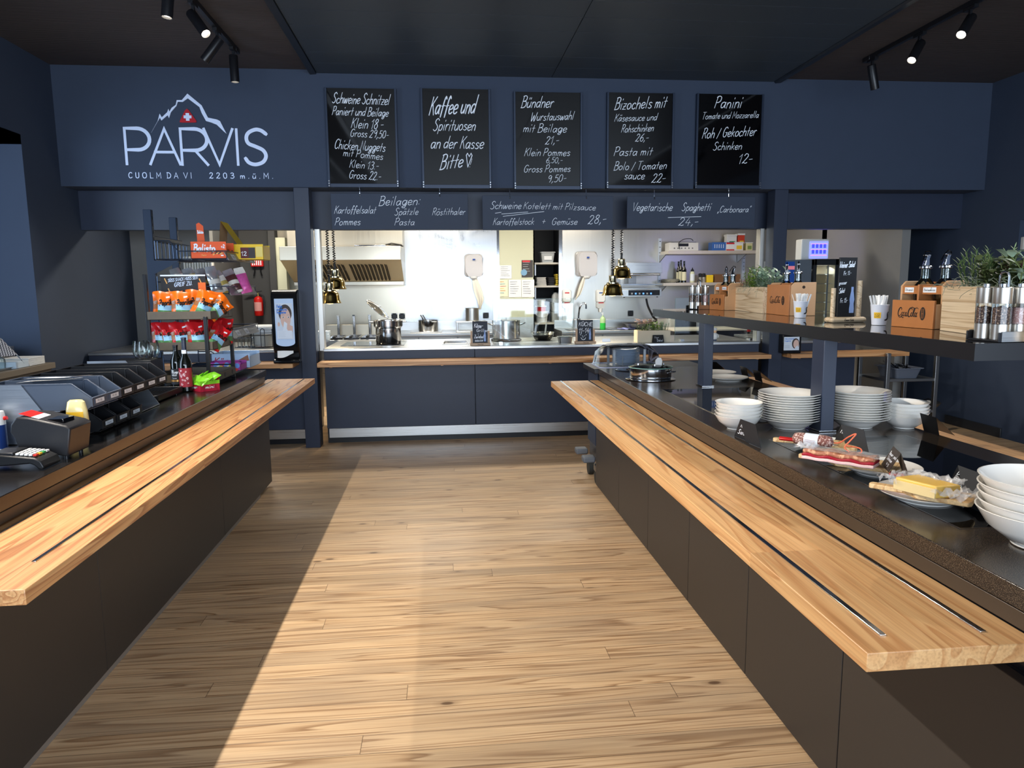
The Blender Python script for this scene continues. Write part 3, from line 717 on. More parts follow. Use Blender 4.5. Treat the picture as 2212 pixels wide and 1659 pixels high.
# ================================================================== menu boards over the hatch
YB = 7.155
def pxline(mb, s, fn, org, sc, Y, x0, y0, x1, y1, h, slant=.28, weight=.066, seed=1, jit=.025, track=.9):
    p = aty(org[0]+x0/sc, org[1]+y0/sc, Y); q = aty(org[0]+x1/sc, org[1]+y1/sc, Y)
    hh = aty(org[0]+x0/sc, org[1]+(y0-h)/sc, Y).z-p.z
    text(mb, s, fn, p.x, p.z, hh, (q.x-p.x)-slant*hh*.6, weight, slant, q.z-p.z, 0, track, jit, seed=seed)
A5 = ((680, 170), 5.53); A3 = ((1080, 170), 3.568); A2 = ((680, 400), 2.212)
menu = [
 ('black gloss menu board offering Schweine Schnitzel and Chicken Nuggets', (700.4, 189), (862.0, 405), A5, [
  ('Schweine Schnitzel', 205, 290, 905, 315, 125), ('Paniert und Beilage', 205, 430, 890, 455, 105), ('Klein 18 -', 430, 585, 830, 603, 115), ('Gross 29,50-', 420, 690, 890, 715, 92),
  ('Chicken Nuggets', 230, 835, 855, 870, 112), ('mit Pommes', 335, 920, 825, 970, 88), ('Klein 13.-', 410, 1060, 770, 1088, 92), ('Gross 22.-', 405, 1190, 800, 1215, 98)]),
 ('black gloss menu board reading Kaffee und Spirituosen an der Kasse Bitte', (907.5, 190.3), (1061.5, 407.3), A5, [
  ('Kaffee und', 1360, 432, 1940, 412, 215), ('Spirituosen', 1410, 620, 1935, 618, 140), ('an der Kasse', 1380, 830, 2030, 838, 145), ('Bitte', 1490, 1085, 1790, 1050, 180), ('!', 1840, 1055, 1880, 1055, 100)]),
 ('black gloss menu board offering Bündner Wurstauswahl and Pommes', (1108.9, 197.5), (1257, 409.6), A3, [
  ('Bündner', 160, 225, 420, 220, 88), ('Wurstauswahl', 235, 325, 575, 315, 66), ('mit Beilage', 175, 412, 520, 414, 66), ('21,-', 345, 508, 460, 500, 60),
  ('Klein Pommes', 185, 595, 545, 595, 60), ('6,50,-', 352, 650, 485, 650, 44), ('Gross Pommes', 180, 722, 548, 718, 56), ('9,50-', 362, 800, 515, 790, 54)]),
 ('black gloss menu board offering Bizochels and Pasta', (1311.2, 198.9), (1453, 408), A3, [
  ('Bizochels mit', 880, 240, 1290, 222, 92), ('Käsesauce und', 880, 330, 1215, 320, 56), ('Rohschinken', 932, 415, 1190, 405, 60), ('26,-', 1040, 485, 1150, 480, 58),
  ('Pasta mit', 875, 595, 1180, 590, 68), ('Bolo / Tomaten', 875, 705, 1290, 695, 64), ('sauce', 955, 775, 1120, 775, 64), ('22-', 1165, 802, 1280, 795, 66)]),
 ('black gloss menu board offering Panini', (1505.5, 201.7), (1642.5, 408), A3, [
  ('Panini', 1650, 228, 1870, 225, 90), ('Tomate und Mozzarella', 1555, 312, 1998, 300, 52), ('Roh / Gekochter', 1555, 460, 1980, 438, 78), ('Schinken', 1640, 550, 1870, 545, 62), ('12-', 1830, 655, 1950, 650, 72)])]
RAILM = mat('board_rail', (40, 50, 68), .35, .3)
for lab, tl, br, (org, sc), lines in menu:
    a = aty(*tl, YB); b = aty(*br, YB); cx = (a.x+b.x)/2
    t = thing('menu_board', lab, 'menu board', (cx, YB, b.z), 0, 'gloss menu boards on the navy wall')
    W2 = (b.x-a.x)/2; H = a.z-b.z
    MB().box(-W2+.012, W2-.012, 0, .012, .035, H-.002).obj('panel', BLACKG, t)
    for s in (-1, 1):
        MB().box(s*W2-.02 if s > 0 else -W2, s*W2 if s > 0 else -W2+.02, -.012, .03, 0, H).obj('side_rail', RAILM, t, bev=.002)
        k = MB()
        for z in (.012, .034, .056): k.cyl((s*(W2-.010), -.020, z), (s*(W2-.010), -.012, z), .006, seg=10)
        k.obj('bolts', STEEL, t)
    MB().box(-W2, W2, -.004, .03, 0, .035).obj('bottom_rail', RAILM, t, bev=.002)
    m = MB(); fn = lambda x, z, cx=cx, bz=b.z: (x-cx, -.0012, z-bz)
    for i, (s, x0, y0, x1, y1, h) in enumerate(lines): pxline(m, s, fn, org, sc, YB, x0, y0, x1, y1, h, seed=i+1)
    if 'Kaffee' in lab:
        hp = aty(680+1850/5.53, 170+930/5.53, YB)
        m.ribbon([(hp.x-.02+.0, hp.z-.10), (hp.x-.032, hp.z+.012), (hp.x-.02, hp.z+.03), (hp.x-.004, hp.z), (hp.x+.014, hp.z+.03), (hp.x+.024, hp.z+.01), (hp.x-.02, hp.z-.10)], .008, fn)
    m.obj('lettering', CHALK, t)
slates = [
 ('dark hanging slate listing Beilagen Kartoffelsalat Spätzle Röstithaler', (714, 418), (1011.4, 495.8), (215, 597), [
  ('Beilagen:', 305, 97, 508, 95, 45), ('Kartoffelsalat', 92, 135, 295, 135, 36), ('Spätzle', 380, 143, 498, 141, 34), ('Röstithaler', 560, 143, 722, 141, 34), ('Pommes', 95, 192, 222, 190, 36), ('Pasta', 380, 192, 480, 192, 34)], []),
 ('dark hanging slate reading Schweine Kotelett mit Pilzsauce', (1041.7, 422.6), (1324, 496.3), (932, 1297), [
  ('Schweine', 838, 113, 990, 113, 36), ('Kotelett mit Pilzsauce', 995, 113, 1345, 120, 32), ('Kartoffelstock', 850, 190, 1050, 188, 32), ('+', 1084, 186, 1104, 186, 34), ('Gemüse', 1130, 190, 1258, 188, 33), ('28,-', 1303, 186, 1395, 180, 40)],
  [((893, 138), (1018, 128)), ((900, 149), (1095, 126)), ((862, 134), (890, 130))]),
 ('dark hanging slate reading Vegetarische Spaghetti Carbonara', (1355, 424), (1629.4, 492.7), (1623, 1979), [
  ('Vegetarische', 1515, 123, 1712, 123, 40), ('Spaghetti', 1752, 123, 1895, 121, 38), ('_Carbonara"', 1922, 131, 2085, 129, 32), ('24,-', 1735, 193, 1835, 190, 36)], [((1688, 155), (1845, 150))])]
YS = 7.215
for lab, tl, br, hooks, lines, strokes in slates:
    a = aty(*tl, YS); b = aty(*br, YS); cx = (a.x+b.x)/2; H = a.z-b.z; W2 = (b.x-a.x)/2
    t = thing('hanging_slate', lab, 'menu board', (cx, YS, b.z), 0, 'slates hung under the navy wall')
    MB().box(-W2, W2, 0, .012, 0, H).obj('slate', SLATE, t, bev=.0015)
    for hx in hooks:
        p = aty(680+hx/2.212, 418, YS).x-cx
        MB().tube([(p, .006, ZS-b.z), (p, .006, H+.006), (p, .006, H-.004), (p, -.006, H-.012), (p, -.008, H-.03)], .005, 8).obj('hook', CHROME, t)
    m = MB(); fn = lambda x, z, cx=cx, bz=b.z: (x-cx, -.0012, z-bz)
    for i, (s, x0, y0, x1, y1, h) in enumerate(lines): pxline(m, s, fn, A2[0], A2[1], YS, x0, y0, x1, y1, h, seed=i+4, weight=.062)
    for p, q in strokes:
        p = aty(680+p[0]/2.212, 400+p[1]/2.212, YS); q = aty(680+q[0]/2.212, 400+q[1]/2.212, YS); m.ribbon([(p.x, p.z), (q.x, q.z)], .006, fn)
    m.obj('chalk_writing', CHALK, t)

# ------------------------------------------------------------------ lettering on the wall
YL = YH-.012
o = aty(425, 300, YL)
t = thing('wall_logo', 'white PARVIS lettering with mountain outline and red triangle', 'sign', (o.x, YH, o.z))
def lg(x, y): p = aty(x/3.16, y/3.16, YL); return (p.x-o.x, p.z-o.z)
fl = lambda x, z: (x, -.006, z)
m = MB()
for c_, x0, x1, y0, y1 in (('P', 855, 1022, 1118, 876), ('A', 1018, 1222, 1118, 880), ('R', 1234, 1415, 1122, 880), ('V', 1396, 1592, 1122, 882), ('I', 1616, 1638, 1122, 884), ('S', 1676, 1820, 1122, 884)):
    a = lg(x0+9, y0); b = lg(x1-9, y1)
    if c_ == 'P': a = lg(868, y0); glyph_pts = None
    if c_ == 'P' or c_ == 'R':
        xa = lg(x0+10, y0)[0]; w_ = b[0]-xa; h_ = b[1]-a[1]; zb = a[1]
        m.ribbon([(xa, zb), (xa, zb+h_)], .034, fl)
        rx = w_*(.62 if c_ == 'P' else .58); cy = zb+h_*.70; ry = h_*.30
        m.ribbon([(xa, zb+h_), (xa+w_-rx*.8, zb+h_)]+[(xa+w_-rx*.8+rx*.8*cos(k), cy+ry*sin(k)) for k in [pi/2-i*pi/14 for i in range(1, 15)]]+[(xa, zb+h_*.40)], .033, fl)
        if c_ == 'R': m.ribbon([(xa+w_*.52, zb+h_*.40), (xa+w_*.98, zb)], .034, fl)
    elif c_ == 'S':
        P = [(1815, 915), (1780, 890), (1740, 884), (1695, 905), (1680, 940), (1695, 978), (1745, 1000), (1795, 1025), (1815, 1065), (1795, 1105), (1745, 1122), (1700, 1110), (1675, 1080)]
        m.ribbon([(v.x, v.y) for v in spline([lg(*p)+(0,) for p in P], 5)], .034, fl)
    else: glyph(m, c_, fl, a[0], b[0] if c_ != 'I' else a[0]+.001, a[1], b[1], .034)
s1 = lg(876, 1214); s2 = lg(1308, 1214); text(m, 'CUOLM DA VI', fl, s1[0], s1[1], .050, s2[0]-s1[0], .15, track=4.5, sep=4)
s1 = lg(1428, 1216); s2 = lg(1865, 1216); text(m, '2203 m.ü.M.', fl, s1[0], s1[1], .050, s2[0]-s1[0], .15, track=4.2, sep=4)
m.obj('lettering', LOGOW, t)
poly = [(1030, 905), (1075, 825), (1088, 775), (1103, 800), (1140, 765), (1148, 742), (1155, 762), (1170, 735), (1198, 715), (1205, 682), (1240, 682), (1278, 638), (1375, 718), (1418, 802), (1480, 815), (1500, 825), (1545, 912), (1530, 900), (1478, 850), (1440, 835), (1405, 825), (1375, 770), (1360, 730), (1280, 670), (1245, 695), (1212, 693), (1203, 722), (1165, 765), (1152, 805), (1143, 785), (1100, 822), (1090, 802)]
MB().prism([lg(*p) for p in poly], .001, .008, M=XZ).obj('mountain_outline', LOGOW, t)
tri = [(1262, 752), (1275, 741), (1288, 752), (1338, 822), (1340, 834), (1328, 836), (1238, 836), (1226, 834), (1228, 822)]
MB().prism([lg(*p) for p in tri], .001, .010, M=XZ).obj('red_triangle', mat('logo_red', (178, 18, 34), .4), t)
cr = MB()
for p, q in (((1254, 807), (1306, 788)), ((1270, 824), (1290, 772))):
    a = lg(*p); b = lg(*q); cr.box(a[0], b[0], -.0125-.0004*(p[0] == 1270), -.010, a[1], b[1])
cr.obj('white_cross', LOGOW, t)

# ------------------------------------------------------------------ track lights
def head_mesh():
    t = MB(); L = .20
    t.lathe([(0, .0), (.034, 0), (.034, -L), (.030, -L), (.029, -L+.02)], 24)
    return t
SPOT_E = 95
def track(x, y0, y1, labt, heads, grp):
    t = thing('light_track', labt, 'light track', (x, y1, 3.628))
    MB().box(-.018, .018, y0-y1, 0, -.035, 0).obj('profile', BLACKM, t)
    MB().box(-.022, .022, -.10, .01, -.04, 0).obj('end_cap', BLACKM, t, bev=.004)
    for lab, y, aim, on in heads:
        piv = Vector((x, y, 3.49)); d = (Vector(aim)-piv).normalized()
        h = thing('track_spotlight', lab, 'spotlight', (x, y, 3.592), 0, grp)
        MB().box(-.017, .017, -.06, .06, -.022, 0).box(-.009, .009, -.011, .011, -.085, -.02).obj('adapter', BLACKM, h)
        q = (-d).to_track_quat('Z', 'Y').to_matrix().to_4x4()
        M = T(0, 0, -.095) @ q
        MB().lathe([(0, .04), (.034, .04), (.036, .037), (.036, -.172), (.031, -.174), (.030, -.155)], 26, M=M).obj('housing', BLACKM, h)
        MB().lathe([(.030, -.158), (0, -.150)], 22, M=M).obj('lens', LAMPW, h)
        if on:
            on_a = 130 if on > 200 else 48
            lp = Vector((x, y, 3.497))+d*.185
            light('track_lamp', 'SPOT', lp, on, (1, .92, .82), lp+d, .022, spot=on_a, blend=1.)
track(-1.69, .4, 6.63, 'black ceiling light track over the checkout counter', [
    ('black spotlight at the far end of the checkout track, pointing straight down', 6.50, (-1.66, 6.55, 0), 60),
    ('black spotlight second from the far end of the checkout track, swung towards the wall', 6.06, (-2.3, 6.1, 2.75), 60),
    ('black spotlight with a bright lens tilted towards the hatch on the checkout track', 5.52, (-1.05, 5.1, 2.6), 60),
    ('black spotlight of the checkout track cut by the top of the picture', 5.05, (-2.1, 4.9, 0), 60),
    ], 'spotlights on the checkout track')
track(-1.97, .4, 4.0, 'added unseen black light track over the bins, above the picture', [  # added unseen track, placed to set the tray's shadow edge on the floor
    ('added unseen black spotlight over the bins, above the picture', 3.6, (.5, 3.3, 0), 330),
    ('added unseen black spotlight over the card terminal, above the picture', 1.9, (.5, 2.0, 0), 250)], 'added spotlights above the picture')
track(3.90, .4, 6.50, 'black ceiling light track over the far side of the salad island', [
    ('black spotlight at the far end of the island track, tipped away from the room', 6.38, (4.5, 6.7, 1.8), 60),
    ('black spotlight with a glowing lens in the middle of the island track', 5.74, (2.0, 4.6, .9), 110),
    ('black spotlight near the top corner of the picture on the island track', 5.18, (1.7, 3.9, .9), 110),
    ('black spotlight of the island track above the soup plates', 3.7, (1.6, 3.0, .9), 110),
    ('black spotlight of the island track above the near bowls', 2.0, (1.5, 2.0, .9), 80)], 'spotlights on the island track')

# ================================================================== helpers for things built in room coordinates
def wt(name, label, cat, org, group=None): return thing(name, label, cat, org, 0, group)
def wp(mb, name, mats, t, **k): return mb.obj(name, mats, t, loc=-Vector(t.location), **k)
ORD = ['first', 'second', 'third', 'fourth', 'fifth', 'sixth', 'seventh', 'eighth', 'ninth', 'tenth', 'eleventh', 'twelfth']
LABEL = mat('label_white', (226, 232, 238), .6)
ZT = .95

# ------------------------------------------------------------------ checkout counter: card terminal, printer, bottles
t = wt('card_terminal', 'black card terminal with coloured keys near the receipt printer', 'card terminal', (-1.59, 2.745, ZT))
prof = [(-1.80, .958), (-1.79, 1.004), (-1.60, 1.010), (-1.485, .996), (-1.462, .984), (-1.452, .962), (-1.455, .953), (-1.47, .953), (-1.485, .968), (-1.50, .975)]
wp(MB().prism([(x, z) for x, z in prof], -2.805, -2.685, M=XZ), 'body', BLACK, t, bev=.006)
wp(MB().box(-1.80, -1.64, 2.70, 2.79, 1.004, 1.011), 'screen', mat('grey_screen', (120, 136, 156), .1), t)
wp(MB().box(-1.64, -1.56, 2.695, 2.795, 1.003, 1.016), 'printer_flap', BLACKM, t, bev=.003)
k = MB()
cols = [4, 4, 0, 0, 0]
for i in range(5):
    for j in range(4):
        x = -1.555+i*.015; y = 2.702+j*.024; z = 1.006-i*.0016
        mi = 0 if i < 4 else (1, 2, 3, 0)[j]
        k.box(x, x+.011, y, y+.018, z, z+.006, mi)
wp(k, 'keypad', [WHITE, mat('key_red', (190, 40, 30)), mat('key_yellow', (220, 170, 40)), mat('key_green', (40, 150, 80))], t)

t = wt('receipt_printer', 'black receipt printer with red and white sticker behind the card terminal', 'printer', (-1.58, 2.92, ZT))
pr_ = [(148, 993), (152, 926), (140, 920), (60, 903), (34, 902), (22, 918), (21, 935), (31, 948), (40, 972)]
P = [aty(x, y, 2.842) for x, y in pr_]; P = [(p.x, max(p.z, .962)) for p in P]
b_ = wp(MB().prism(P, -3.01, -2.842, M=XZ), 'housing', mat('printer_black', (26, 27, 31), .42), t, bev=.006)
ft = MB()
for x, y in ((-1.46, 2.86), (-1.46, 2.97), (-1.70, 2.86), (-1.70, 2.97)): ft.cyl((x, y, .95), (x, y, .966), .008)
wp(ft, 'feet', BLACKM, t)
fx = P[0][0]+.003
wp(MB().prism([(-2.98+.01, .98), (-2.98+.13, .98), (-2.98+.13, 1.0), (-2.98+.01, 1.0)], 0, .001, M=T(0, 0, 0)), 'seam_line', BLACKG, t) if False else None
def yz(a0, a1, z0, z1, x, m=0): return [(x, a0, z0), (x, a1, z0), (x, a1, z1), (x, a0, z1)]
st_ = MB().add(yz(2.848, 2.876, .998, 1.024, fx+.0006), [(0, 1, 2, 3)], 0).add(yz(2.848, 2.876, 1.024, 1.036, fx+.0006), [(0, 1, 2, 3)], 1)
text(st_, 'EPSON', fYZ(fx+.001, 2.848, 1.040), 0, 0, .010, .03, .16, mi=0)
text(st_, '15 18', fYZ(fx+.001, 2.85, 1.006), 0, 0, .010, .02, .18, mi=2)
wp(st_, 'sticker', [LABEL, RED, INK], t)
wp(MB().box(fx-.002, fx+.002, 2.955, 2.97, 1.0, 1.03), 'switch', BLACKG, t)
zt_ = P[1][1]; zr = P[3][1]
def top(x): return zt_+(zr-zt_)*(x-P[1][0])/(P[3][0]-P[1][0])+.0012
s2 = MB().add([(-1.575, 2.86, top(-1.575)), (-1.53, 2.86, top(-1.53)), (-1.53, 2.95, top(-1.53)), (-1.575, 2.95, top(-1.575))], [(0, 1, 2, 3)], 0)
s2.add([(-1.62, 2.86, top(-1.62)), (-1.575, 2.86, top(-1.575)), (-1.575, 2.95, top(-1.575)), (-1.62, 2.95, top(-1.62))], [(0, 1, 2, 3)], 1)
wp(s2, 'top_sticker', [LABEL, RED], t)
wp(MB().box(-1.525, -1.465, 2.872, 2.955, top(-1.49)-.006, top(-1.525)+.002), 'paper_slot', BLACKG, t, bev=.002)

o = aty(170, 930, 3.12)
t = wt('mayonnaise_bottle', 'upside down mayonnaise squeeze bottle with yellow and blue label', 'bottle', (o.x, 3.12, ZT))
M = T(o.x, 3.12, ZT) @ Matrix.Diagonal((1, .62, 1, 1))
MAYO = mat('mayonnaise', (226, 212, 150), .25, coat=.4)
wp(MB().lathe([(0, .022), (.030, .022), (.042, .05), (.045, .10), (.042, .15), (.034, .185), (.024, .193), (0, .193)], 28, M=M), 'body', MAYO, t)
wp(MB().lathe([(0, 0), (.032, 0), (.032, .024), (0, .024)], 28, M=M), 'cap', mat('cap_cream', (230, 214, 140)), t)
l_ = MB(); bowl = lambda a, z: (o.x+.0455*sin(a), 3.12-.0455*.62*cos(a)-.0012, ZT+z)
l_.grid(lambda u, v: bowl(-.85+1.7*u, .055+.09*v), 12, 4, 0)
l_.grid(lambda u, v: (lambda q: (q[0], q[1]-.0008, q[2]))(bowl(-.62+1.24*u, .088+.036*v)), 10, 2, 1)
text(l_, "HELLMANN'S", lambda a, z: (lambda q: (q[0], q[1]-.0016, q[2]))(bowl(a, z)), -.55, .099, .017, 1.1/1, .10, mi=2) if False else text(l_, "HELLMANN'S", lambda a, z: (lambda q: (q[0], q[1]-.0016, q[2]))(bowl(a/.05, z)), -.0275, .099, .014, .055, .16, mi=2)
wp(l_, 'front_label', [mat('label_yellow', (240, 190, 40), .5), BLUEL, LABEL], t)

o = atz(4, 962, ZT)
t = wt('pump_bottle', 'white plastic bottle at the picture edge beside the card terminal', 'bottle', (o.x-.03, o.y+.05, ZT))
MB().lathe([(0, 0), (.034, 0), (.036, .02), (.034, .12), (.03, .15), (0, .155)], 24).obj('body', mat('bottle_pale', (200, 214, 224), .4), t)
o = aty(3, 905, 3.1)
t = wt('spray_can', 'blue and white spray can with a red nozzle beside the metal bin stand', 'spray can', (o.x-.02, 3.1, ZT))
MB().lathe([(0, 0), (.032, 0), (.032, .10), (0, .10)], 22).obj('can', mat('can_blue', (24, 52, 110), .3), t)
MB().lathe([(.032, .10), (.031, .14), (.028, .155), (0, .157)], 22).obj('cap', WHITE, t)
MB().cyl((.03, 0, .125), (.042, 0, .128), .008).obj('nozzle', RED, t)

# ------------------------------------------------------------------ storage bins on a sheet metal stand
PL = [(-1.99, .953), (-1.60, .953), (-1.765, 1.205), (-1.97, 1.205)]
t = wt('bin_stand', 'sheet metal stand carrying two rows of storage bins', 'stand', (-1.8, 3.67, ZT))
for y in (3.155, 4.165): wp(MB().prism(PL, -y-.0015, -y+.0015, M=XZ), 'side_plate', ALU, t)
wp(MB().box(-1.985, -1.62, 3.157, 4.163, 1.088, 1.091).box(-1.99, -1.987, 3.157, 4.163, .953, 1.10), 'shelf_plate', ALU, t)
wp(MB().box(-1.985, -1.6, 3.157, 4.163, .953, .956), 'base_plate', ALU, t)
def make_bin(label, m, loc, group):
    """origin at the rear bottom edge; opens towards +X"""
    t = thing('storage_bin', label, 'storage bin', loc, 0, group)
    L, W2, H = .42, .068, .112; th = .003
    side = [(0, 0), (L-.02, 0), (L, .016), (L+.004, .05), (L-.075, H), (0, H)]
    b = MB()
    for y in (-W2, W2-th): b.prism(side, -y-th, -y, M=XZ)
    b.box(0, L-.01, -W2+th, W2-th, 0, th).box(0, th, -W2+th, W2-th, th, H)
    b.add([(L-.02, -W2, .001), (L, -W2, .016), (L, W2, .016), (L-.02, W2, .001)], [(0, 1, 2, 3)])
    b.box(L-.001, L+.004, -W2, W2, .012, .05)
    b.obj('tub', m, t)
    r = MB()
    for y in (-W2-.003, W2-.003):
        r.box(-.003, L-.074, y, y+.006, H-.002, H+.003)
        r.tube([(L-.075, y+.003, H), (L+.002, y+.003, .052)], .0035, 6)
    r.box(-.003, .004, -W2, W2, H-.002, H+.003).box(L-.002, L+.007, -W2-.003, W2+.003, .047, .052)
    r.box(L-.09, L-.086, -W2+.003, -W2+.010, .01, H).box(L-.09, L-.086, W2-.010, W2-.003, .01, H)
    r.obj('rim', m, t, bev=.001)
    MB().box(L+.0035, L+.006, -W2+.018, W2-.024, .020, .044).obj('label_slot', m, t)
    return t
BING = mat('bin_grey', (72, 82, 98), .45); BINB = mat('bin_black', (17, 18, 22), .42)
def relabel(t, s=True):
    l_ = MB(); L = .4268
    l_.add([(L, -.044, .024), (L, .034, .024), (L, .034, .042), (L, -.044, .042)], [(0, 1, 2, 3)], 0)
    text(l_, 'PO 130' if s else 'Salz', fYZ(L+.0006, -.028, .029), 0, 0, .008, .04, .14, mi=1)
    l_.obj('label_strip', [LABEL, INK], t)
ub = []; Xb = -1.915
g1 = make_bin('grey storage bin holding paper slips, nearest on the upper row', BING, (Xb, 3.235, 1.092), 'bins on the upper row'); relabel(g1)
g2 = dup(g1, 'grey storage bin second from the near end of the upper row', (Xb, 3.376, 1.092))
b1 = make_bin('black storage bin on the upper row next to the grey ones', BINB, (Xb, 3.517, 1.092), 'bins on the upper row'); relabel(b1, False)
for i, lab in enumerate(('second black storage bin of the upper row', 'third black storage bin of the upper row', 'black storage bin at the far end of the upper row beside the glasses')):
    dup(b1, lab, (Xb, 3.658+i*.141, 1.092))
l1 = make_bin('black storage bin on the lower row right behind the mayonnaise bottle', BINB, (-1.975, 3.435, .957), 'bins on the lower row'); relabel(l1, False)
l2 = dup(l1, 'middle black storage bin of the lower row', (-1.975, 3.585, .957), group='bins on the lower row')
l3 = dup(l1, 'black storage bin at the far end of the lower row by the metal plate', (-1.975, 3.735, .957), group='bins on the lower row')
for k, (dx, rz, rx, lab) in enumerate(((.02, .12, -.22, 'white printed paper slip lying on top of the nearest grey bin'), (.06, -.1, -.30, 'yellow edged paper slip sticking out of the nearest grey bin'))):
    p = MB().grid(lambda u, v: ((u-.5)*.26, (v-.5)*.10, .004*sin(u*5+k)), 8, 2)
    for i in range(3): p.ribbon([(-.10, -.03+i*.025), (.09, -.03+i*.025)], .003, fXY(.0045), 1)
    o = p.obj('paper_slip', [PAPER, INK], loc=(-1.73+dx, 3.245+k*.01, 1.213+k*.012), rot=(rx*.25, -.07, rz))
    tag(o, lab, 'paper')

# ------------------------------------------------------------------ bottles, glasses, tray
t = wt('drip_tray', 'low black plastic tray in front of the wine bottles', 'tray', (-1.80, 4.41, ZT))
wp(MB().box(-1.97, -1.63, 4.22, 4.62, .962, .967).box(-1.97, -1.63, 4.22, 4.228, .96, .995).box(-1.97, -1.63, 4.612, 4.62, .96, .995).box(-1.638, -1.63, 4.22, 4.62, .96, .995).box(-1.97, -1.962, 4.22, 4.62, .96, .995), 'tray', BLACK, t, bev=.003)
ft = MB()
for x, y in ((-1.66, 4.25), (-1.66, 4.59), (-1.94, 4.25), (-1.94, 4.59)): ft.cyl((x, y, .95), (x, y, .963), .012)
wp(ft, 'feet', BLACKM, t)
rb = MB()
for i in range(16): rb.box(-1.95+i*.02, -1.942+i*.02, 4.24, 4.60, .966, .972)
wp(rb, 'grid', BLACKM, t)
WINEG = mat('dark_wine_glass', (10, 13, 10), .04, spec=.7)
def bottle(label, loc, h, r, shoulder, lab_m, text_s, cap_m, cat='wine bottle', foil=.06):
    t = thing('wine_bottle', label, cat, loc)
    MB().lathe([(0, .002), (r*.8, .002), (r, .01), (r, shoulder), (r*.9, shoulder+.03), (r*.5, shoulder+.065), (.0135, shoulder+.09), (.0135, h-.012), (.0155, h-.010), (.0155, h), (0, h)], 28).obj('glass', WINEG, t)
    MB().lathe([(.0142, h-foil), (.0142, h-.013), (.0162, h-.011), (.0162, h+.0006), (0, h+.001)], 24).obj('capsule', cap_m, t)
    return t
def wrap(r, z0, z1, m, a=1.4, c=0, n=14):
    return lambda mb, mi: mb.grid(lambda u, v: (r*sin(c-a+2*a*u), -r*cos(c-a+2*a*u), z0+(z1-z0)*v), n, 1, mi)
o = atz(368, 851, ZT)
t = bottle('dark wine bottle with a black label edged in gold', (-1.70, 4.74, ZT), .295, .036, .175, None, '', mat('capsule_black', (14, 14, 18), .3))
l_ = MB(); wrap(.0368, .045, .145, 0)(l_, 0); wrap(.0370, .062, .075, 0)(l_, 1)
cw = lambda a, z: (.0374*sin(a/.037), -.0374*cos(a/.037), z)
text(l_, 'River', cw, -.022, .115, .022, .044, .15, mi=2); text(l_, 'MERLOT', cw, -.022, .10, .009, .034, .16, mi=2); text(l_, 'Ticino', cw, -.022, .082, .007, .03, .13, mi=2)
l_.obj('label', [mat('label_dark', (28, 30, 36), .6), mat('label_gold', (176, 130, 70), .3, .6), LABEL], t)
t = bottle('taller wine bottle with a red label of white scrolls', (-1.625, 4.68, ZT), .345, .040, .165, None, '', mat('capsule_blue', (40, 46, 62), .3), foil=.09)
l_ = MB(); wrap(.0408, .035, .155, 0)(l_, 0); wrap(.0172, .245, .268, 0, 1.0)(l_, 1)
rnd = random.Random(3); cw = lambda a, z: (.0416*sin(a/.041), -.0416*cos(a/.041), z)
for i in range(16):
    x, z, r_ = rnd.uniform(-.03, .03), rnd.uniform(.05, .14), rnd.uniform(.004, .010)
    l_.ribbon([(x+r_*(1-k/10)*cos(k*.9+i), z+r_*(1-k/10)*sin(k*.9+i)) for k in range(10)], .0022, cw, 2)
l_.obj('label', [mat('label_red', (150, 36, 48), .6), LABEL, mat('label_pink', (236, 206, 210), .6)], t)

o = aty(312, 776, 4.80)
t = wt('riser_box', 'black riser box carrying the stemless wine glasses', 'riser', (-1.93, 4.80, ZT))
wp(MB().box(-2.10, -1.84, 4.70, 4.90, ZT+.001, o.z), 'box', BLACK, t, bev=.004)
GLP = [(0, .003), (.022, .003), (.030, .010), (.040, .035), (.043, .055), (.041, .080), (.034, .118), (.0328, .118)]
def wglass(label, loc, g): 
    o = MB().lathe(GLP, 28).obj('wine_glass', SHEET, loc=loc); return tag(o, label, 'glass', g)
x1_ = aty(299, 776, 4.80).x
g0 = wglass('stemless wine glass nearest the grey wall on the riser box', (x1_, 4.83, o.z), 'stemless wine glasses')
for px, y, lab in ((313, 4.77, 'middle stemless wine glass on the riser box'), (331, 4.84, 'stemless wine glass beside the dark wine bottle')):
    d = g0.copy(); COL.objects.link(d); d.location = (aty(px, 776, y).x, y, o.z); d['label'] = lab

# ------------------------------------------------------------------ carton of green sweets
A = atz(434, 847.6, ZT); B = atz(405, 843, ZT); C_ = atz(460, 840.5, ZT)
ang = math.atan2(B.y-A.y, B.x-A.x)+pi
w_ = (B-A).length; d_ = .13
t = thing('sweets_carton', 'open red carton of green sweets in front of the snack display', 'carton', (A.x, A.y, ZT), ang)
k = MB().box(-w_, 0, 0, .002, 0, .05).box(-w_, 0, d_-.002, d_, 0, .085).box(-w_, -w_+.002, 0, d_, 0, .06).box(-.002, 0, 0, d_, 0, .055).box(-w_, 0, 0, d_, 0, .002)
k.obj('carton', mat('carton_red', (170, 26, 52), .5), t)
k = MB().box(-w_-.0005, .0006, -.0006, .0006, .042, .068).box(-.0006, .0008, 0, d_, .045, .068)
k.obj('green_band', mat('sweet_green', (120, 190, 40), .4), t)
k = MB(); text(k, 'sweet', fXZ(-.0012, -w_*.85, .02), 0, 0, .018, w_*.6, .2, .2); text(k, 'mini', lambda a, b: (.0012, .03+a, .02+b), 0, 0, .018, .06, .2, .2)
k.obj('lettering', LABEL, t)
SWG = mat('sweet_packet', (112, 186, 36), .3, vary=.2, vs=60)
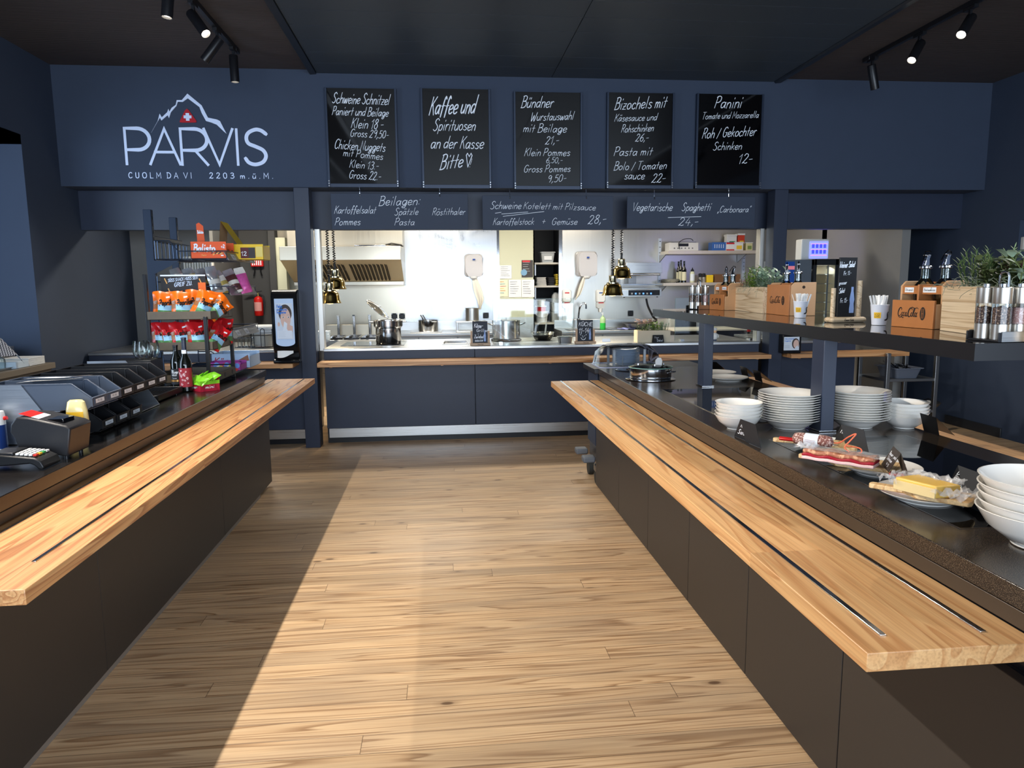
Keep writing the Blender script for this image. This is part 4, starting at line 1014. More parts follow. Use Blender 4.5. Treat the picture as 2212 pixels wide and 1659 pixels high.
def pillow(w, h, d): 
    return MB().grid(lambda u, v: ((u-.5)*w, (v-.5)*h, d*(1-(2*u-1)**4)*(1-(2*v-1)**4)), 8, 6).grid(lambda u, v: ((u-.5)*w, (v-.5)*h, -d*(1-(2*u-1)**4)*(1-(2*v-1)**4)), 8, 6)
p0 = None; rnd = random.Random(5); ca = Matrix.Rotation(ang, 3, 'Z')
for i in range(9):
    lp = Vector((-w_*(.16+.34*(i % 3)), d_*(.2+.3*(i//3)), .066+.012*(i//3))); q = ca @ lp
    rr = (rnd.uniform(.3, .9), rnd.uniform(-.4, .4), ang+rnd.uniform(-.5, .5))
    lab = 'small green sweets packet lying in the red carton'
    if p0 is None:
        p0 = pillow(w_*.4, .075, .008).obj('sweets_packet', SWG, loc=(A.x+q.x, A.y+q.y, ZT+q.z), rot=rr); tag(p0, lab, 'sweets', 'green packets in the red carton')
    else:
        c = p0.copy(); COL.objects.link(c); c.location = (A.x+q.x, A.y+q.y, ZT+q.z); c.rotation_euler = rr

# ------------------------------------------------------------------ crisps display with brown trays
SX0, SX1, SY0, SY1 = -1.93, -1.52, 4.92, 5.40
t = wt('crisps_display', 'black crisps display with three brown trays on the checkout counter', 'display stand', ((SX0+SX1)/2, 5.15, ZT))
ps = [aty(450, 684, SY0), aty(360, 594, SY0+.2), aty(416, 597, SY1)]
zt1 = aty(359, 594, SY0+.3).z
for x, y, z in ((SX1-.035, SY0-.012, ps[0].z+.0), (SX0-.0, SY0+.02, zt1), (SX0+.02, SY1, zt1-.02), (SX1-.02, SY1+.012, 1.32)):
    wp(MB().box(x-.012, x+.012, y-.012, y+.012, ZT+.001, z), 'upright', BLACKM, t, bev=.003)
TRAYB = mat('tray_brown', (94, 84, 70), .55, vary=.15, vs=30)
tz = [aty(466, 690, SY0).z, aty(470, 756, SY0).z, aty(473, 826, SY0).z]
print('tray z', tz)
for z in tz:
    b = MB().box(SX0, SX1, SY0, SY1, z, z+.006)
    b.box(SX0, SX1, SY0, SY0+.006, z, z+.055).box(SX0, SX1, SY1-.006, SY1, z, z+.055).box(SX0, SX0+.006, SY0, SY1, z, z+.055).box(SX1-.006, SX1, SY0, SY1, z, z+.055)
    tr = wp(b, 'tray', TRAYB, t, bev=.002)
    wp2 = MB().box(SX1-.05, SX1-.03, SY0-.001, SY0, z+.001, z+.054)
    for yy in (SY0+.22, SY0+.40)[0 if z == tz[2] else 1:]:
        MB().cyl((SX1+.0004, yy, z+.028), (SX1+.0024, yy, z+.028), .016, seg=20).obj('badge', BLACK, tr)
hz = aty(385, 628, SY0+.2).z
h_ = MB().box(SX0+.012, SX0+.31, SY0+.25, SY0+.256, hz-.02, zt1-.01, 0).box(SX0+.012, SX0+.31, SY0+.247, SY0+.259, zt1-.01, zt1, 1).box(SX0+.012, SX0+.31, SY0+.247, SY0+.259, hz-.03, hz-.02, 1)
f_ = fXZ(SY0+.249, SX0+.04, hz)
hh = zt1-hz
text(h_, 'SÜSS SNACK MUSS SEIN', f_, .02, hh*.55, .020, .20, .17, .1, .02, 2); text(h_, 'GREIF ZU.', f_, .06, hh*.25, .026, .12, .18, .1, .012, 2)
h_.box(SX0+.26, SX0+.31, SY0+.245, SY0+.248, hz-.015, hz+.055, 3)
for a, b in ((.0, .75), (.23, .72), (.02, .12)):
    h_.ribbon([(a, hh*b), (a+.012, hh*b-.03)], .010, f_, 4)
wp(h_, 'header_sign', [mat('sign_black', (30, 27, 27), .5), LABEL, mat('sign_pale', (190, 205, 225), .6), mat('sign_orange', (226, 104, 30)), mat('chip_gold', (214, 160, 90))], t)

ORG = mat('bag_orange', (232, 108, 20), .28, coat=.2, vary=.08, vs=14); REDB = mat('bag_red', (196, 28, 34), .28, coat=.2, vary=.08, vs=14)
SKY = mat('bag_sky', (150, 200, 232), .35); GRN = mat('bag_green', (88, 140, 84), .35); BRN = mat('bag_brown', (150, 96, 54), .4)
def make_bag(label, main, word, loc, rot, group, w=.128, h=.178, d=.036):
    t = thing('crisps_bag', label, 'crisps bag', loc, 0, group); t.rotation_euler = rot
    rnd = random.Random(len(label)); ph = [rnd.uniform(0, 6) for _ in range(4)]
    def prof(u, v):
        x = 2*u-1; e = (1-abs(x)**2.6)*min(1, (v/.16))**.6*min(1, ((1-v)/.30))**.8
        return d*e+.0035*sin(9*u+ph[0]+5*v)*e*2+.004*sin(21*v+ph[1]+6*u)*(1-v)*e
    def S(u, v, s, off=0):
        ww = w*(1-.10*sin(pi*v)); zz = h*v+.004*sin(7*u+ph[2])*v
        return ((u-.5)*ww, -s*(prof(u, v)+off), zz)
    nu, nv = 16, 20; b = MB()
    for s in (1, -1):
        o_ = len(b.v); b.v += [S(i/nu, j/nv, s) for j in range(nv+1) for i in range(nu+1)]
        for j in range(nv):
            for i in range(nu):
                u, v = (i+.5)/nu, (j+.5)/nv; mi = 0
                if s == 1 and .28 < u < .97:
                    if .30 < v < .50: mi = 1
                    elif .12 < v <= .30: mi = 2
                if s == 1 and u < .25 and .35 < v < .66: mi = 3
                b.f.append((o_+j*(nu+1)+i, o_+j*(nu+1)+i+1, o_+(j+1)*(nu+1)+i+1, o_+(j+1)*(nu+1)+i)); b.m.append(mi); b.sm.append(True)
    b.obj('pouch', [main, SKY, GRN, BRN], t)
    f = lambda x, y: S(x, y, 1, .0018)
    l_ = MB(); text(l_, word, f, .34, .46, .20, .74, .26, .10, .10, 0, 1.2)
    l_.obj('brand_word', INK, t)
    l_ = MB(); l_.ribbon([(.70, .80), (.82, .82)], .09, f); l_.ribbon([(.03, .62), (.20, .64)], .016, f); l_.ribbon([(.03, .58), (.20, .60)], .016, f); l_.ribbon([(.05, .54), (.18, .55)], .012, f)
    l_.obj('small_print', LABEL, t)
    return t
zo = tz[0]+.008
OB = make_bag('orange crisps bag nearest the rack uprights on the top tray', ORG, 'Paprika', (SX0+.075, SY0+.075, zo), (-.06, .05, .28), 'orange crisps bags on the top tray')
for lab, x, y, rx, ry, rz, dz in (
    ('orange crisps bag second in the front row of the top tray', SX0+.195, SY0+.07, -.08, .02, .22, 0), ('orange crisps bag leaning to the right in front of the candy rail', SX0+.30, SY0+.085, -.1, .42, .3, .01),
    ('orange crisps bag lying tilted over the corner of the top tray', SX1-.06, SY0+.12, -.35, .95, .32, .02), ('orange crisps bag behind the first two on the top tray', SX0+.12, SY0+.20, -.05, -.1, .2, 0),
    ('orange crisps bag in the second row of the top tray', SX0+.24, SY0+.21, -.05, .05, .2, .01), ('orange crisps bag at the rear of the top tray by the price rail', SX0+.33, SY0+.27, -.1, .1, .3, 0)):
    dup(OB, lab, (x, y, zo+dz), rot=(rx, ry, rz))
zr_ = tz[1]+.008
RB = make_bag('red crisps bag nearest the rack uprights on the middle tray', REDB, 'Nature', (SX0+.05, SY0+.075, zr_), (-.16, -.02, .25), 'red crisps bags on the middle tray')
for lab, x, y, rx, ry, rz, dz in (
    ('red crisps bag squeezed second in the front row of the middle tray', SX0+.105, SY0+.08, -.1, -.1, .3, 0), ('red crisps bag third in the front row of the middle tray', SX0+.185, SY0+.07, -.12, -.08, .25, 0),
    ('red crisps bag behind the front post of the middle tray', SX0+.285, SY0+.08, -.1, -.06, .22, 0), ('red crisps bag lying tilted near the corner of the middle tray', SX1-.055, SY0+.10, -.30, .62, .35, .0),
    ('red crisps bag half hidden in the second row of the middle tray', SX0+.26, SY0+.20, -.05, .02, .25, .01), ('red crisps bag behind the tilted one on the middle tray', SX1-.09, SY0+.24, -.05, .12, .3, .01), ('red crisps bag at the far corner of the middle tray by the price rail', SX1-.045, SY0+.38, -.05, .10, .5, .01)):
    dup(RB, lab, (x, y, zr_+dz), rot=(rx, ry, rz))

# ------------------------------------------------------------------ tall snack rack
t = wt('snack_rack', 'tall dark metal snack rack with wire shelves behind the crisps display', 'rack', (-2.0, 5.7, ZT))
RK = mat('rack_blue_black', (34, 46, 64), .35, .3)
RY0, RY1 = 5.46, 6.12
u0 = aty(330, 600, RY0+.05); u1 = aty(383, 600, RY1)
for (x, y, py, px) in ((u0.x, RY0+.05, 453, 327), (u1.x, RY1, 470, 382)):
    zt_ = aty(px, py, y).z
    up = MB().box(x-.028, x+.028, y-.02, y+.02, ZT+.002, zt_)
    p_ = wp(up, 'upright', RK, t, bev=.003)
    sl = MB(); z = ZT+.1
    while z < zt_-.03: sl.box(x+.0282, x+.0292, y-.004, y+.004, z, z+.022); z += .05
    sl.obj('slots', BLACKG, p_)
XR = -1.55
rails = [((500, 560), 3), ((510, 634), 1), ((514, 724), 2), ((524, 795), 3)]
shz = []
for (px, py), n in rails:
    z = atx(px, py, XR).z; shz.append(z)
print('rack shelf z', shz)
for i, z in enumerate(shz):
    xa = u0.x+.05; s = MB()
    for y in [RY0+.02+k*.055 for k in range(13)]: s.tube([(xa, y, z), (XR, y, z)], .003, 6)
    for x in (xa, (xa+XR)/2, XR): s.tube([(x, RY0, z-.003), (x, RY1+.1, z-.003)], .004, 6)
    for y in (RY0, RY1+.1):
        s.tube([(xa, y, z+.13 if i == 0 else z+.09), (xa+.1, y, z+.13 if i == 0 else z+.09), (xa+.16, y, z+.055), (XR, y, z+.055), (XR, y, z)], .0045, 8)
        s.tube([(xa, y, z), (xa, y, z+.13)], .0045, 8)
    s.tube([(XR, RY0, z+.055), (XR, RY1+.1, z+.055)], .0045, 8)
    if i == 0:
        for k in range(9): s.tube([(xa+.02, RY0+k*.075, z), (xa+.02, RY0+k*.075, z+.13)], .0035, 6)
        s.tube([(xa+.02, RY0, z+.13), (xa+.02, RY1, z+.13)], .0045, 8)
    sh = wp(s, 'wire_shelf', mat('wire_dark', (60, 72, 90), .3, .8), t)
    rl = MB().add([(XR+.012, RY0, z-.012), (XR+.012, RY1+.1, z-.012), (XR-.022, RY1+.1, z+.05), (XR-.022, RY0, z+.05), (XR+.016, RY0, z-.012), (XR+.016, RY1+.1, z-.012), (XR-.018, RY1+.1, z+.05), (XR-.018, RY0, z+.05)],
                  [(0, 1, 2, 3), (4, 7, 6, 5), (0, 3, 7, 4), (1, 5, 6, 2), (3, 2, 6, 7), (0, 4, 5, 1)])
    r_ = rl.obj('price_rail', mat('rail_grey', (122, 124, 124), .3), sh)
    tg = MB(); n = rails[i][1]
    for k in range(n):
        y = RY0+(.12 if n > 1 else .28)+k*.24
        g_ = lambda a, b, y=y, z=z: (XR+.0172-(b+.009)*.548, y+a, z-.003+b)
        tg.add([g_(0, 0), g_(.10, 0), g_(.10, .04), g_(0, .04)], [(0, 1, 2, 3)], 0)
        text(tg, '3.50', lambda a, b, g_=g_: (g_(a, b)[0]+.0008,)+g_(a, b)[1:], .03, .014, .014, .045, .14, mi=1)
    tg.obj('price_tags', [LABEL, INK], sh)
    if i < 3:
        bk_ = MB().prism([(u0.x+.03, z-.01), (xa+.16, z-.012), (xa+.10, z-.05), (u0.x+.03, z-.11)], -RY0-.003, -RY0+.001, M=XZ)
        wp(bk_, 'bracket', RK, t)
wp(MB().box(u0.x-.02, u0.x+.02, RY0+.05, RY1, shz[0]+.13, shz[0]+.17), 'cross_bar', RK, t, bev=.004)

def carton(name, label, loc, w, d, h, mats, rz=0, flap=0, flapm=0, cut=.0):
    """open topped carton; front towards -Y, right end towards +X partly cut low"""
    t = thing(name, label, 'carton', loc, rz)
    k = MB().box(0, w, 0, .002, 0, h).box(0, w, d-.002, d, 0, h).box(0, .002, 0, d, 0, h).box(w-.002, w, 0, d, 0, h*(1-cut)).box(0, w, 0, d, 0, .002)
    k.obj('carton', mats[0], t)
    return t
z1 = shz[0]+.004
a = aty(413, 556, RY0+.06); b = aty(490, 560, RY0+.06)
BO = mat('carton_orange', (226, 84, 24), .45); YE = mat('carton_yellow', (240, 200, 30), .45); KR = mat('kraft_brown', (168, 140, 110), .8)
w_ = b.x-a.x; hb = aty(413, 522, RY0+.06).z-z1
t = carton('biscuit_carton', 'orange Balisto carton with raised flap on the top rack shelf', (a.x, RY0+.06, z1), w_, .20, hb, [BO], cut=.55)
k = MB().prism([(.0, hb), (.055, hb), (.05, hb+.125), (.02, hb+.15), (0, hb+.14)], -.16, -.157, M=XZ); k.obj('flap', BO, t)
k = MB(); f_ = fXZ(-.0012, 0, 0); text(k, 'Balisto', f_, w_*.08, hb*.42, hb*.42, w_*.6, .2, .12, .0, 0, 1.0); text(k, '+2', f_, w_*.86, hb*.62, hb*.2, w_*.1, .2); text(k, 'Balisto', fXZ(.1560, 0, 0), .006, hb+.07, .022, .042, .2)
k.ribbon([(w_*.86, hb*.18), (w_*.90, hb*.18)], .012, f_)
k.obj('lettering', LABEL, t)
k = MB(); rnd = random.Random(2)
for i in range(6): k.ribbon([(w_*(.58+.05*i), hb*(.22+.1*rnd.random())), (w_*(.63+.05*i), hb*(.3+.1*rnd.random()))], .012, f_, i % 2)
text(k, 'Korn', f_, w_*.3, hb*.16, hb*.1, w_*.13, .16, mi=1)
k.obj('biscuit_picture', [mat('choc_brown', (86, 46, 28)), mat('biscuit_gold', (222, 172, 92))], t)
rows = [(BO, 'orange'), (mat('wrap_dark', (50, 36, 38)), 'dark'), (mat('wrap_red', (190, 30, 36)), 'red')]
for i in range(5):
    q = pillow(.10, .03, .010).obj('chocolate_bar', rows[i % 3][0], loc=(b.x-.05, RY0+.085+.035*i, z1+hb*.35+.01), rot=(pi/2*.9, .0, 0))
    tag(q, 'wrapped chocolate bar standing in the orange carton on the top rack shelf', 'chocolate bar', 'bars in the orange carton')
t = carton('peanut_carton', 'yellow carton with propped up lid behind the orange carton', (a.x+.13, RY0+.30, z1), .33, .22, hb*.95, [YE], cut=.1)
MB().prism([(0, hb*.95), (.003, hb*.95), (.10, hb+.16), (.095, hb+.165)], -.20, -.02, M=XZ) if False else None
k = MB().add([(.02, .01, hb+.17), (.02, .21, hb+.17), (.14, .21, hb*.9), (.14, .01, hb*.9)], [(0, 1, 2, 3)], 0).add([(.02, .01, hb+.168), (.02, .21, hb+.168), (.0, .21, hb*.9), (.0, .01, hb*.9)], [(0, 1, 2, 3)], 1)
k.obj('lid', [YE, KR], t)
k = MB().box(.16, .22, -.002, 0, .01, hb*.75, 0).box(.22, .27, -.002, 0, .01, hb*.75, 1).box(.275, .325, -.002, 0, .02, hb*.8, 2); text(k, '12', fXZ(-.004, .165, .03), 0, 0, .03, .04, .18, mi=3)
k.obj('picture_panels', [mat('panel_maroon', (90, 26, 30)), mat('panel_dark', (52, 48, 50)), mat('panel_yellow', (232, 214, 120)), LABEL], t)

# bags of sweets on the second rack shelf
z2 = shz[1]+.004
FOILS = [mat('foil_silver', (180, 186, 192), .22, .6, vary=.2, vs=40), mat('foil_multi', (186, 168, 96), .3, .2, vary=.4, vs=50), mat('foil_dark', (96, 62, 60), .3, .2, vary=.4, vs=60), mat('foil_pink', (206, 90, 160), .3, .1, vary=.3, vs=50), mat('foil_white', (216, 214, 206), .3, vary=.2, vs=60)]
rnd = random.Random(11)
labs = ['silver topped sweets bag nearest the crisps header sign', 'gold and red sweets bag leaning behind the orange crisps', 'dark cherry sweets bag on the second rack shelf', 'clear sweets bag with yellow bands, tallest on the second shelf', 'clear sweets bag with grey crimped top on the second shelf', 'white sweets bag near the price rail of the second shelf', 'pale sweets bag next to the pink one', 'pink edged sweets bag at the end of the second rack shelf']
for i, lab in enumerate(labs):
    x = u0.x+.20+.058*i; y = RY0+.13+.05*(i % 4)
    t = thing('sweets_bag', lab, 'sweets bag', (x, y, z2), 0, 'sweets bags on the second rack shelf'); t.rotation_euler = (-.32+rnd.uniform(-.1, .1), -.30+rnd.uniform(-.12, .12), .5+rnd.uniform(-.2, .2))
    hgt = .19+.03*rnd.random(); ww = .085
    k = MB()
    sh_ = lambda u, v, s: ((u-.5)*ww*(1-.25*(v > .78)*(v-.78)*3), -s*(.026*(1-abs(2*u-1)**2.4)*min(1, v/.15)*max(.04, min(1, (.82-v)/.3))), hgt*v)
    for s in (1, -1):
        o_ = len(k.v); k.v += [sh_(a/8, b/12, s) for b in range(13) for a in range(9)]
        for b in range(12):
            for a in range(8):
                k.f.append((o_+b*9+a, o_+b*9+a+1, o_+(b+1)*9+a+1, o_+(b+1)*9+a)); k.m.append(0 if b >= 9 else (1 if b in (0, 4, 5) else 2)); k.sm.append(True)
    k.obj('pouch', [FOILS[(0, 4)[i == 7]], FOILS[(1, 2, 1, 1, 4, 1, 4, 3)[i]], FOILS[(4, 1, 2, 2, 0, 4, 2, 3)[i]]], t)
# cartons on the bottom rack shelf
z4 = shz[3]+.004
a = aty(458, 792, RY0+.22); b = aty(541, 792, RY0+.22); KB = mat('carton_pale_blue', (176, 200, 226), .5)
w_ = b.x-a.x
t = carton('wafer_carton', 'pale blue Kägi carton on the bottom rack shelf', (a.x, RY0+.22, z4+.0), w_, .30, .11, [KB], cut=.2)
k = MB(); text(k, 'Kägi', fXZ(-.0012, .015, .035), 0, 0, .045, .13, .2, .25); k.obj('lettering', mat('kaegi_red', (170, 36, 40)), t)
MB().prism([(w_*.60, .045), (w_*.95, .10), (w_*.98, .055)], .0006, .0016, M=XZ).obj('wafer_picture', mat('wafer_brown', (140, 92, 70)), t)
a = aty(448, 797, RY0+.03); b = aty(520, 797, RY0+.03); w_ = b.x-a.x
t = carton('lolly_carton', 'colourful low carton in front of the pale blue one', (a.x, RY0+.03, z4), w_, .17, .062, [mat('carton_magenta', (170, 60, 150), .5)], cut=.3)
k = MB(); rnd = random.Random(4)
for i in range(14): k.lathe([(0, 0), (rnd.uniform(.012, .024), 0)], 14, mi=i % 5, M=T(w_*(.1+.8*(i/13)), -.001-.0002*i, .012+.036*rnd.random()) @ XZ)
k.obj('colour_blobs', [mat('blob_y', (236, 206, 70)), mat('blob_g', (80, 170, 130)), mat('blob_r', (214, 70, 60)), mat('blob_b', (110, 150, 220)), mat('blob_w', (236, 232, 226))], t)

# ================================================================== kitchen: things standing on the serving counter
ZK = .9855
def on(px, py, z=ZK): return atz(px, py, z)
def px_w(p0, p1, y): return aty(p1, 700, y).x-aty(p0, 700, y).x
BOWLP = [(0, 0), (.042, 0), (.044, .006), (.050, .008), (.078, .030), (.094, .056), (.0955, .058), (.093, .0585), (.075, .034), (.046, .012), (0, .011)]
PLATEP = [(0, 0), (.080, 0), (.082, .004), (.086, .006), (.115, .016), (.1345, .026), (.1355, .0275), (.134, .028), (.112, .020), (.084, .010), (0, .009)]
DEEPP = [(0, 0), (.068, 0), (.071, .005), (.076, .007), (.100, .026), (.1145, .037), (.137, .045), (.1385, .047), (.137, .0478), (.113, .041), (.096, .030), (.070, .012), (0, .011)]
def crockery(name, prof, label, loc, group, rot=(0, 0, 0), m=None, seg=40):
    o = MB().lathe(prof, seg).obj(name, m or PORC, loc=loc, rot=rot); return tag(o, label, 'plate' if 'plate' in name else 'bowl', group)
def stack(proto, n, loc, dz, lab, rnd=None, wob=.0):
    r = random.Random(n+int(loc[0]*100))
    for i in range(n):
        k = n-1-i
        l_ = lab % (['topmost', 'second from the top', 'third from the top', 'fourth from the top', 'fifth from the top', 'sixth from the top', 'seventh from the top', 'eighth from the top', 'ninth from the top', 'tenth from the top', 'eleventh from the top', 'twelfth from the top'][k])
        o = proto if i == 0 else proto.copy()
        if i: COL.objects.link(o)
        o.location = (loc[0]+r.uniform(-wob, wob), loc[1]+r.uniform(-wob, wob), loc[2]+dz*i); o['label'] = l_
        o.rotation_euler = (0, 0, r.uniform(0, 6))
p = crockery('bowl', BOWLP, '', (0, 0, 0), 'bowls beside the left jamb of the serving counter', m=mat('porcelain_blue_white', (196, 210, 226), .15))
c0 = on(694, 744); stack(p, 6, (c0.x, c0.y+.06, ZK), .017, 'pale bowl on the steel counter beside the jamb, %s of its stack')
# hob and pot
a = on(735, 748.3); b = on(872, 747.6); c = on(879, 737.5)
t = wt('induction_hob', 'black glass induction hob let into the steel serving counter', 'hob', ((a.x+b.x)/2, (a.y+c.y)/2, ZK))
wp(MB().box(a.x, b.x, a.y, c.y, ZK, ZK+.005), 'glass_plate', mat('hob_glass', (14, 15, 17), .05, spec=.8), t, bev=.001)
r_ = MB()
for q in (.28, .74): r_.lathe([(.095, 0), (.098, 0)], 40, M=T(a.x+(b.x-a.x)*q, (a.y+c.y)/2, ZK+.0056))
wp(r_, 'zone_ring', mat('ring_grey', (120, 120, 120)), t)
pc = on(839, 738); pc.y = (a.y+c.y)/2+.05
t = thing('soup_pot', 'steel pot with wide upper insert standing on the black hob', 'pot', (aty(839, 720, pc.y).x, pc.y, ZK+.006))
h1 = aty(839, 707, pc.y).z-ZK; h2 = aty(839, 693, pc.y).z-ZK
MB().lathe([(0, .001), (.135, .001), (.138, .006), (.138, h1-.012), (.150, h1), (.150, h1+.004)], 40).obj('lower_pot', STEEL, t)
MB().lathe([(.150, h1+.002), (.158, h1+.008), (.160, h2-.004), (.165, h2), (.160, h2+.002), (.154, h2-.004), (.15, h1+.012), (0, h1+.010)], 40).obj('insert', STEEL, t)
for s in (-1, 1): MB().tube([(s*.158, -.03, h2-.018), (s*.195, -.03, h2-.015), (s*.198, 0, h2-.014), (s*.195, .03, h2-.015), (s*.158, .03, h2-.018)], .006, 8).obj('handle', STEEL, t)
ld = thing('pot_cover', 'round glass lid propped open on the pot on the hob', 'lid', (t.location.x-.11, pc.y+.02, ZK+h2+.128)); ld.rotation_euler = (.12, .72, 0)
MB().lathe([(0, .03), (.06, .027), (.12, .012), (.148, 0), (.152, 0), (.15, .004)], 40).obj('lid_glass', thinglass('lid_sheet', (238, 244, 238), .15), ld)
MB().lathe([(.147, -.002), (.154, -.002), (.154, .005), (.147, .005)], 40).obj('lid_rim', STEEL, ld)
MB().lathe([(0, .05), (.014, .05), (.016, .042), (.008, .034), (.008, .028)], 18).obj('lid_knob', STEEL, ld)
# counter insert with two bars
a = on(955, 745); b = on(1010, 736)
t = wt('tray_insert', 'shallow steel tray with two bar handles let into the serving counter', 'tray', ((a.x+b.x)/2, a.y+.15, ZK))
wp(MB().box(a.x, b.x, a.y+.02, a.y+.3, ZK, ZK+.006), 'tray', STEELX, t, bev=.002)
for y in (a.y+.06, a.y+.20): wp(MB().tube([(a.x+.02, y, ZK+.004), (a.x+.03, y, ZK+.02), (b.x-.03, y, ZK+.02), (b.x-.02, y, ZK+.004)], .007, 8), 'bar_handle', STEEL, t)

def chalk_stand(label, x0, x1, yb, yt, lines, extra=None, Y=7.47):
    l = aty(x0, yb, Y); r = aty(x1, yb, Y); tp = aty(x0, yt, Y); w = r.x-l.x; cx = (l.x+r.x)/2
    t = thing('table_chalkboard', label, 'chalkboard', (cx, Y, ZK), 0, 'small chalkboards on the serving counter')
    b = MB().box(-w*.68, w*.68, -.04, .04, 0, .026); b.obj('wooden_base', mat('beech', (196, 166, 138), .6, vary=.1, vs=30), t, bev=.003)
    for s in (-1, 1): MB().box(s*(w/2+.012)-.010, s*(w/2+.012)+.010, -.012, .012, .026, .026+(tp.z-l.z)*.55).obj('side_post', MATS['beech'], t, bev=.003)
    H = tp.z-ZK
    MB().box(-w/2, w/2, -.004, .004, .026, H).obj('slate', SLATEK if False else mat('slate_dark', (32, 38, 50), .55), t, bev=.001)
    m = MB(); f = fXZ(-.0052)
    for i, (s, px, py, qx, qy, h) in enumerate(lines):
        p = aty(px, py, Y); q = aty(qx, qy, Y); text(m, s, f, p.x-cx, p.z-ZK, h*(aty(px, py-1, Y).z-p.z), q.x-p.x, .14, .12, q.z-p.z, 0, 1., .03, seed=i)
    if extra: extra(m, f, cx, Y)
    m.obj('chalk_writing', CHALK, t)
    bt = MB(); bx = aty(x1-6, yb, Y).x-cx; z0 = ZK+.03
    P_ = [(.0, 0), (.010, 0), (.011, .02), (.009, .04), (.011, .055), (.008, .08), (.005, .10), (.005, .118), (0, .118)]
    bt.prism([(bx+x, .04+z) for x, z in P_]+[(bx-x, .04+z) for x, z in P_[::-1]], .0046, .0056, M=XZ); bt.obj('bottle_emblem', mat('emblem_blue', (150, 176, 226), .6), t)
    k = MB(); text(k, 'Coca-Cola', fXZ(-.0406), -.03, .008, .010, .06, .2, .3); k.obj('logo', INK, t)
# crop 3 of the survey: origin (960, 640), scale 6.506
def K(x, y): return 960+x/6.506, 640+y/6.506
L1 = [(s, *K(a, b), *K(c, d), h/6.506) for s, a, b, c, d, h in (('Käse-', 415, 440, 540, 440, 55), ('Griller', 450, 500, 608, 500, 42), ('+', 462, 536, 486, 536, 24), ('Zwiebel', 418, 588, 552, 588, 46), ('sauce', 428, 636, 540, 632, 40))]
chalk_stand('small chalkboard on a wooden stand reading Käse-Griller Zwiebelsauce', *[K(398, 0)[0], K(608, 0)[0], K(0, 655)[1], K(0, 352)[1]], L1)
L2 = [(s, *K(a, b), *K(c, d), h/6.506) for s, a, b, c, d, h in (('KÜCHE', 1885, 418, 2075, 418, 52), ('11-14', 1885, 516, 2030, 510, 66))]
def smile(m, f, cx, Y):
    q = lambda x, y: (lambda p: (p.x-cx, p.z-ZK))(aty(*K(x, y), Y))
    m.ribbon([q(1918, 580), q(1930, 602), q(1950, 610), q(1972, 604), q(1984, 582)], .006, f)
    for a, b in (((1934, 552), (1938, 560)), ((1966, 552), (1970, 560)), ((1950, 566), (1946, 580)), ((1915, 545), (1905, 535)), ((1925, 530), (1918, 518)), ((1985, 545), (1995, 535))): m.ribbon([q(*a), q(*b)], .006, f)
chalk_stand('small chalkboard on a wooden stand reading KÜCHE 11-14 with a smiley', K(1873, 0)[0], K(2083, 0)[0], K(0, 636)[1], K(0, 333)[1], L2, smile)

pc = on(1095, 737); Yp = pc.y
t = thing('stock_pot', 'large steel stock pot behind the glass screen of the serving counter', 'pot', (aty(1095, 720, Yp).x, Yp+.1, ZK))
h1 = aty(1095, 693, Yp).z-ZK
MB().lathe([(0, .022), (.150, .022), (.158, .03), (.158, h1-.004), (.165, h1), (.158, h1), (.155, h1-.01), (.155, .04), (0, .04)], 44).obj('pot', STEEL, t)
MB().lathe([(0, .002), (.17, .002), (.175, .012), (.165, .022), (0, .022)], 40).obj('heat_plate', BLACK, t)
for s in (-1, 1): MB().tube([(s*.157, -.045, h1-.05), (s*.20, -.04, h1-.035), (s*.215, 0, h1-.03), (s*.20, .04, h1-.035), (s*.157, .045, h1-.05)], .007, 8).obj('handle', STEEL, t)
MB().lathe([(0, h1+.012), (.10, h1+.010), (.16, h1+.002), (.162, h1)], 40).obj('lid', thinglass('lid_sheet'), t)
MB().lathe([(0, h1+.035), (.014, h1+.033), (.01, h1+.018), (.01, h1+.01)], 16).obj('lid_knob', WHITE, t)
pc = on(1176, 736.5)
t = thing('wok_pan', 'black and steel pan with a white spatula between pot and glass screen', 'pan', (aty(1176, 720, pc.y).x, pc.y+.12, ZK))
MB().lathe([(0, .002), (.085, .002), (.12, .045), (.125, .06), (.122, .06), (.08, .012), (0, .010)], 36).obj('base', BLACKG, t)
MB().lathe([(.118, .058), (.128, .088), (.130, .092), (.124, .090), (.112, .06)], 36).obj('bowl', STEEL, t)
sp = MB().cyl((.02, 0, .03), (.045, .03, .19), .008); o = sp.obj('spatula', WHITE, loc=t.location); tag(o, 'white spatula handle sticking out of the black pan', 'spatula')
pc = on(1223, 741); w_ = px_w(1207, 1239, pc.y)
t = thing('food_pan', 'small empty steel food pan beside the KÜCHE chalkboard', 'food pan', (pc.x, pc.y+.08, ZK))
MB().loft([rrect(w_*.8, .15, .02, 4, .001), rrect(w_*.9, .17, .02, 4, .06), rrect(w_*1.05, .20, .02, 4, .064), rrect(w_*.88, .165, .02, 4, .061), rrect(w_*.78, .145, .02, 4, .005)], cap0=True, cap1=True).obj('pan', STEELD, t)
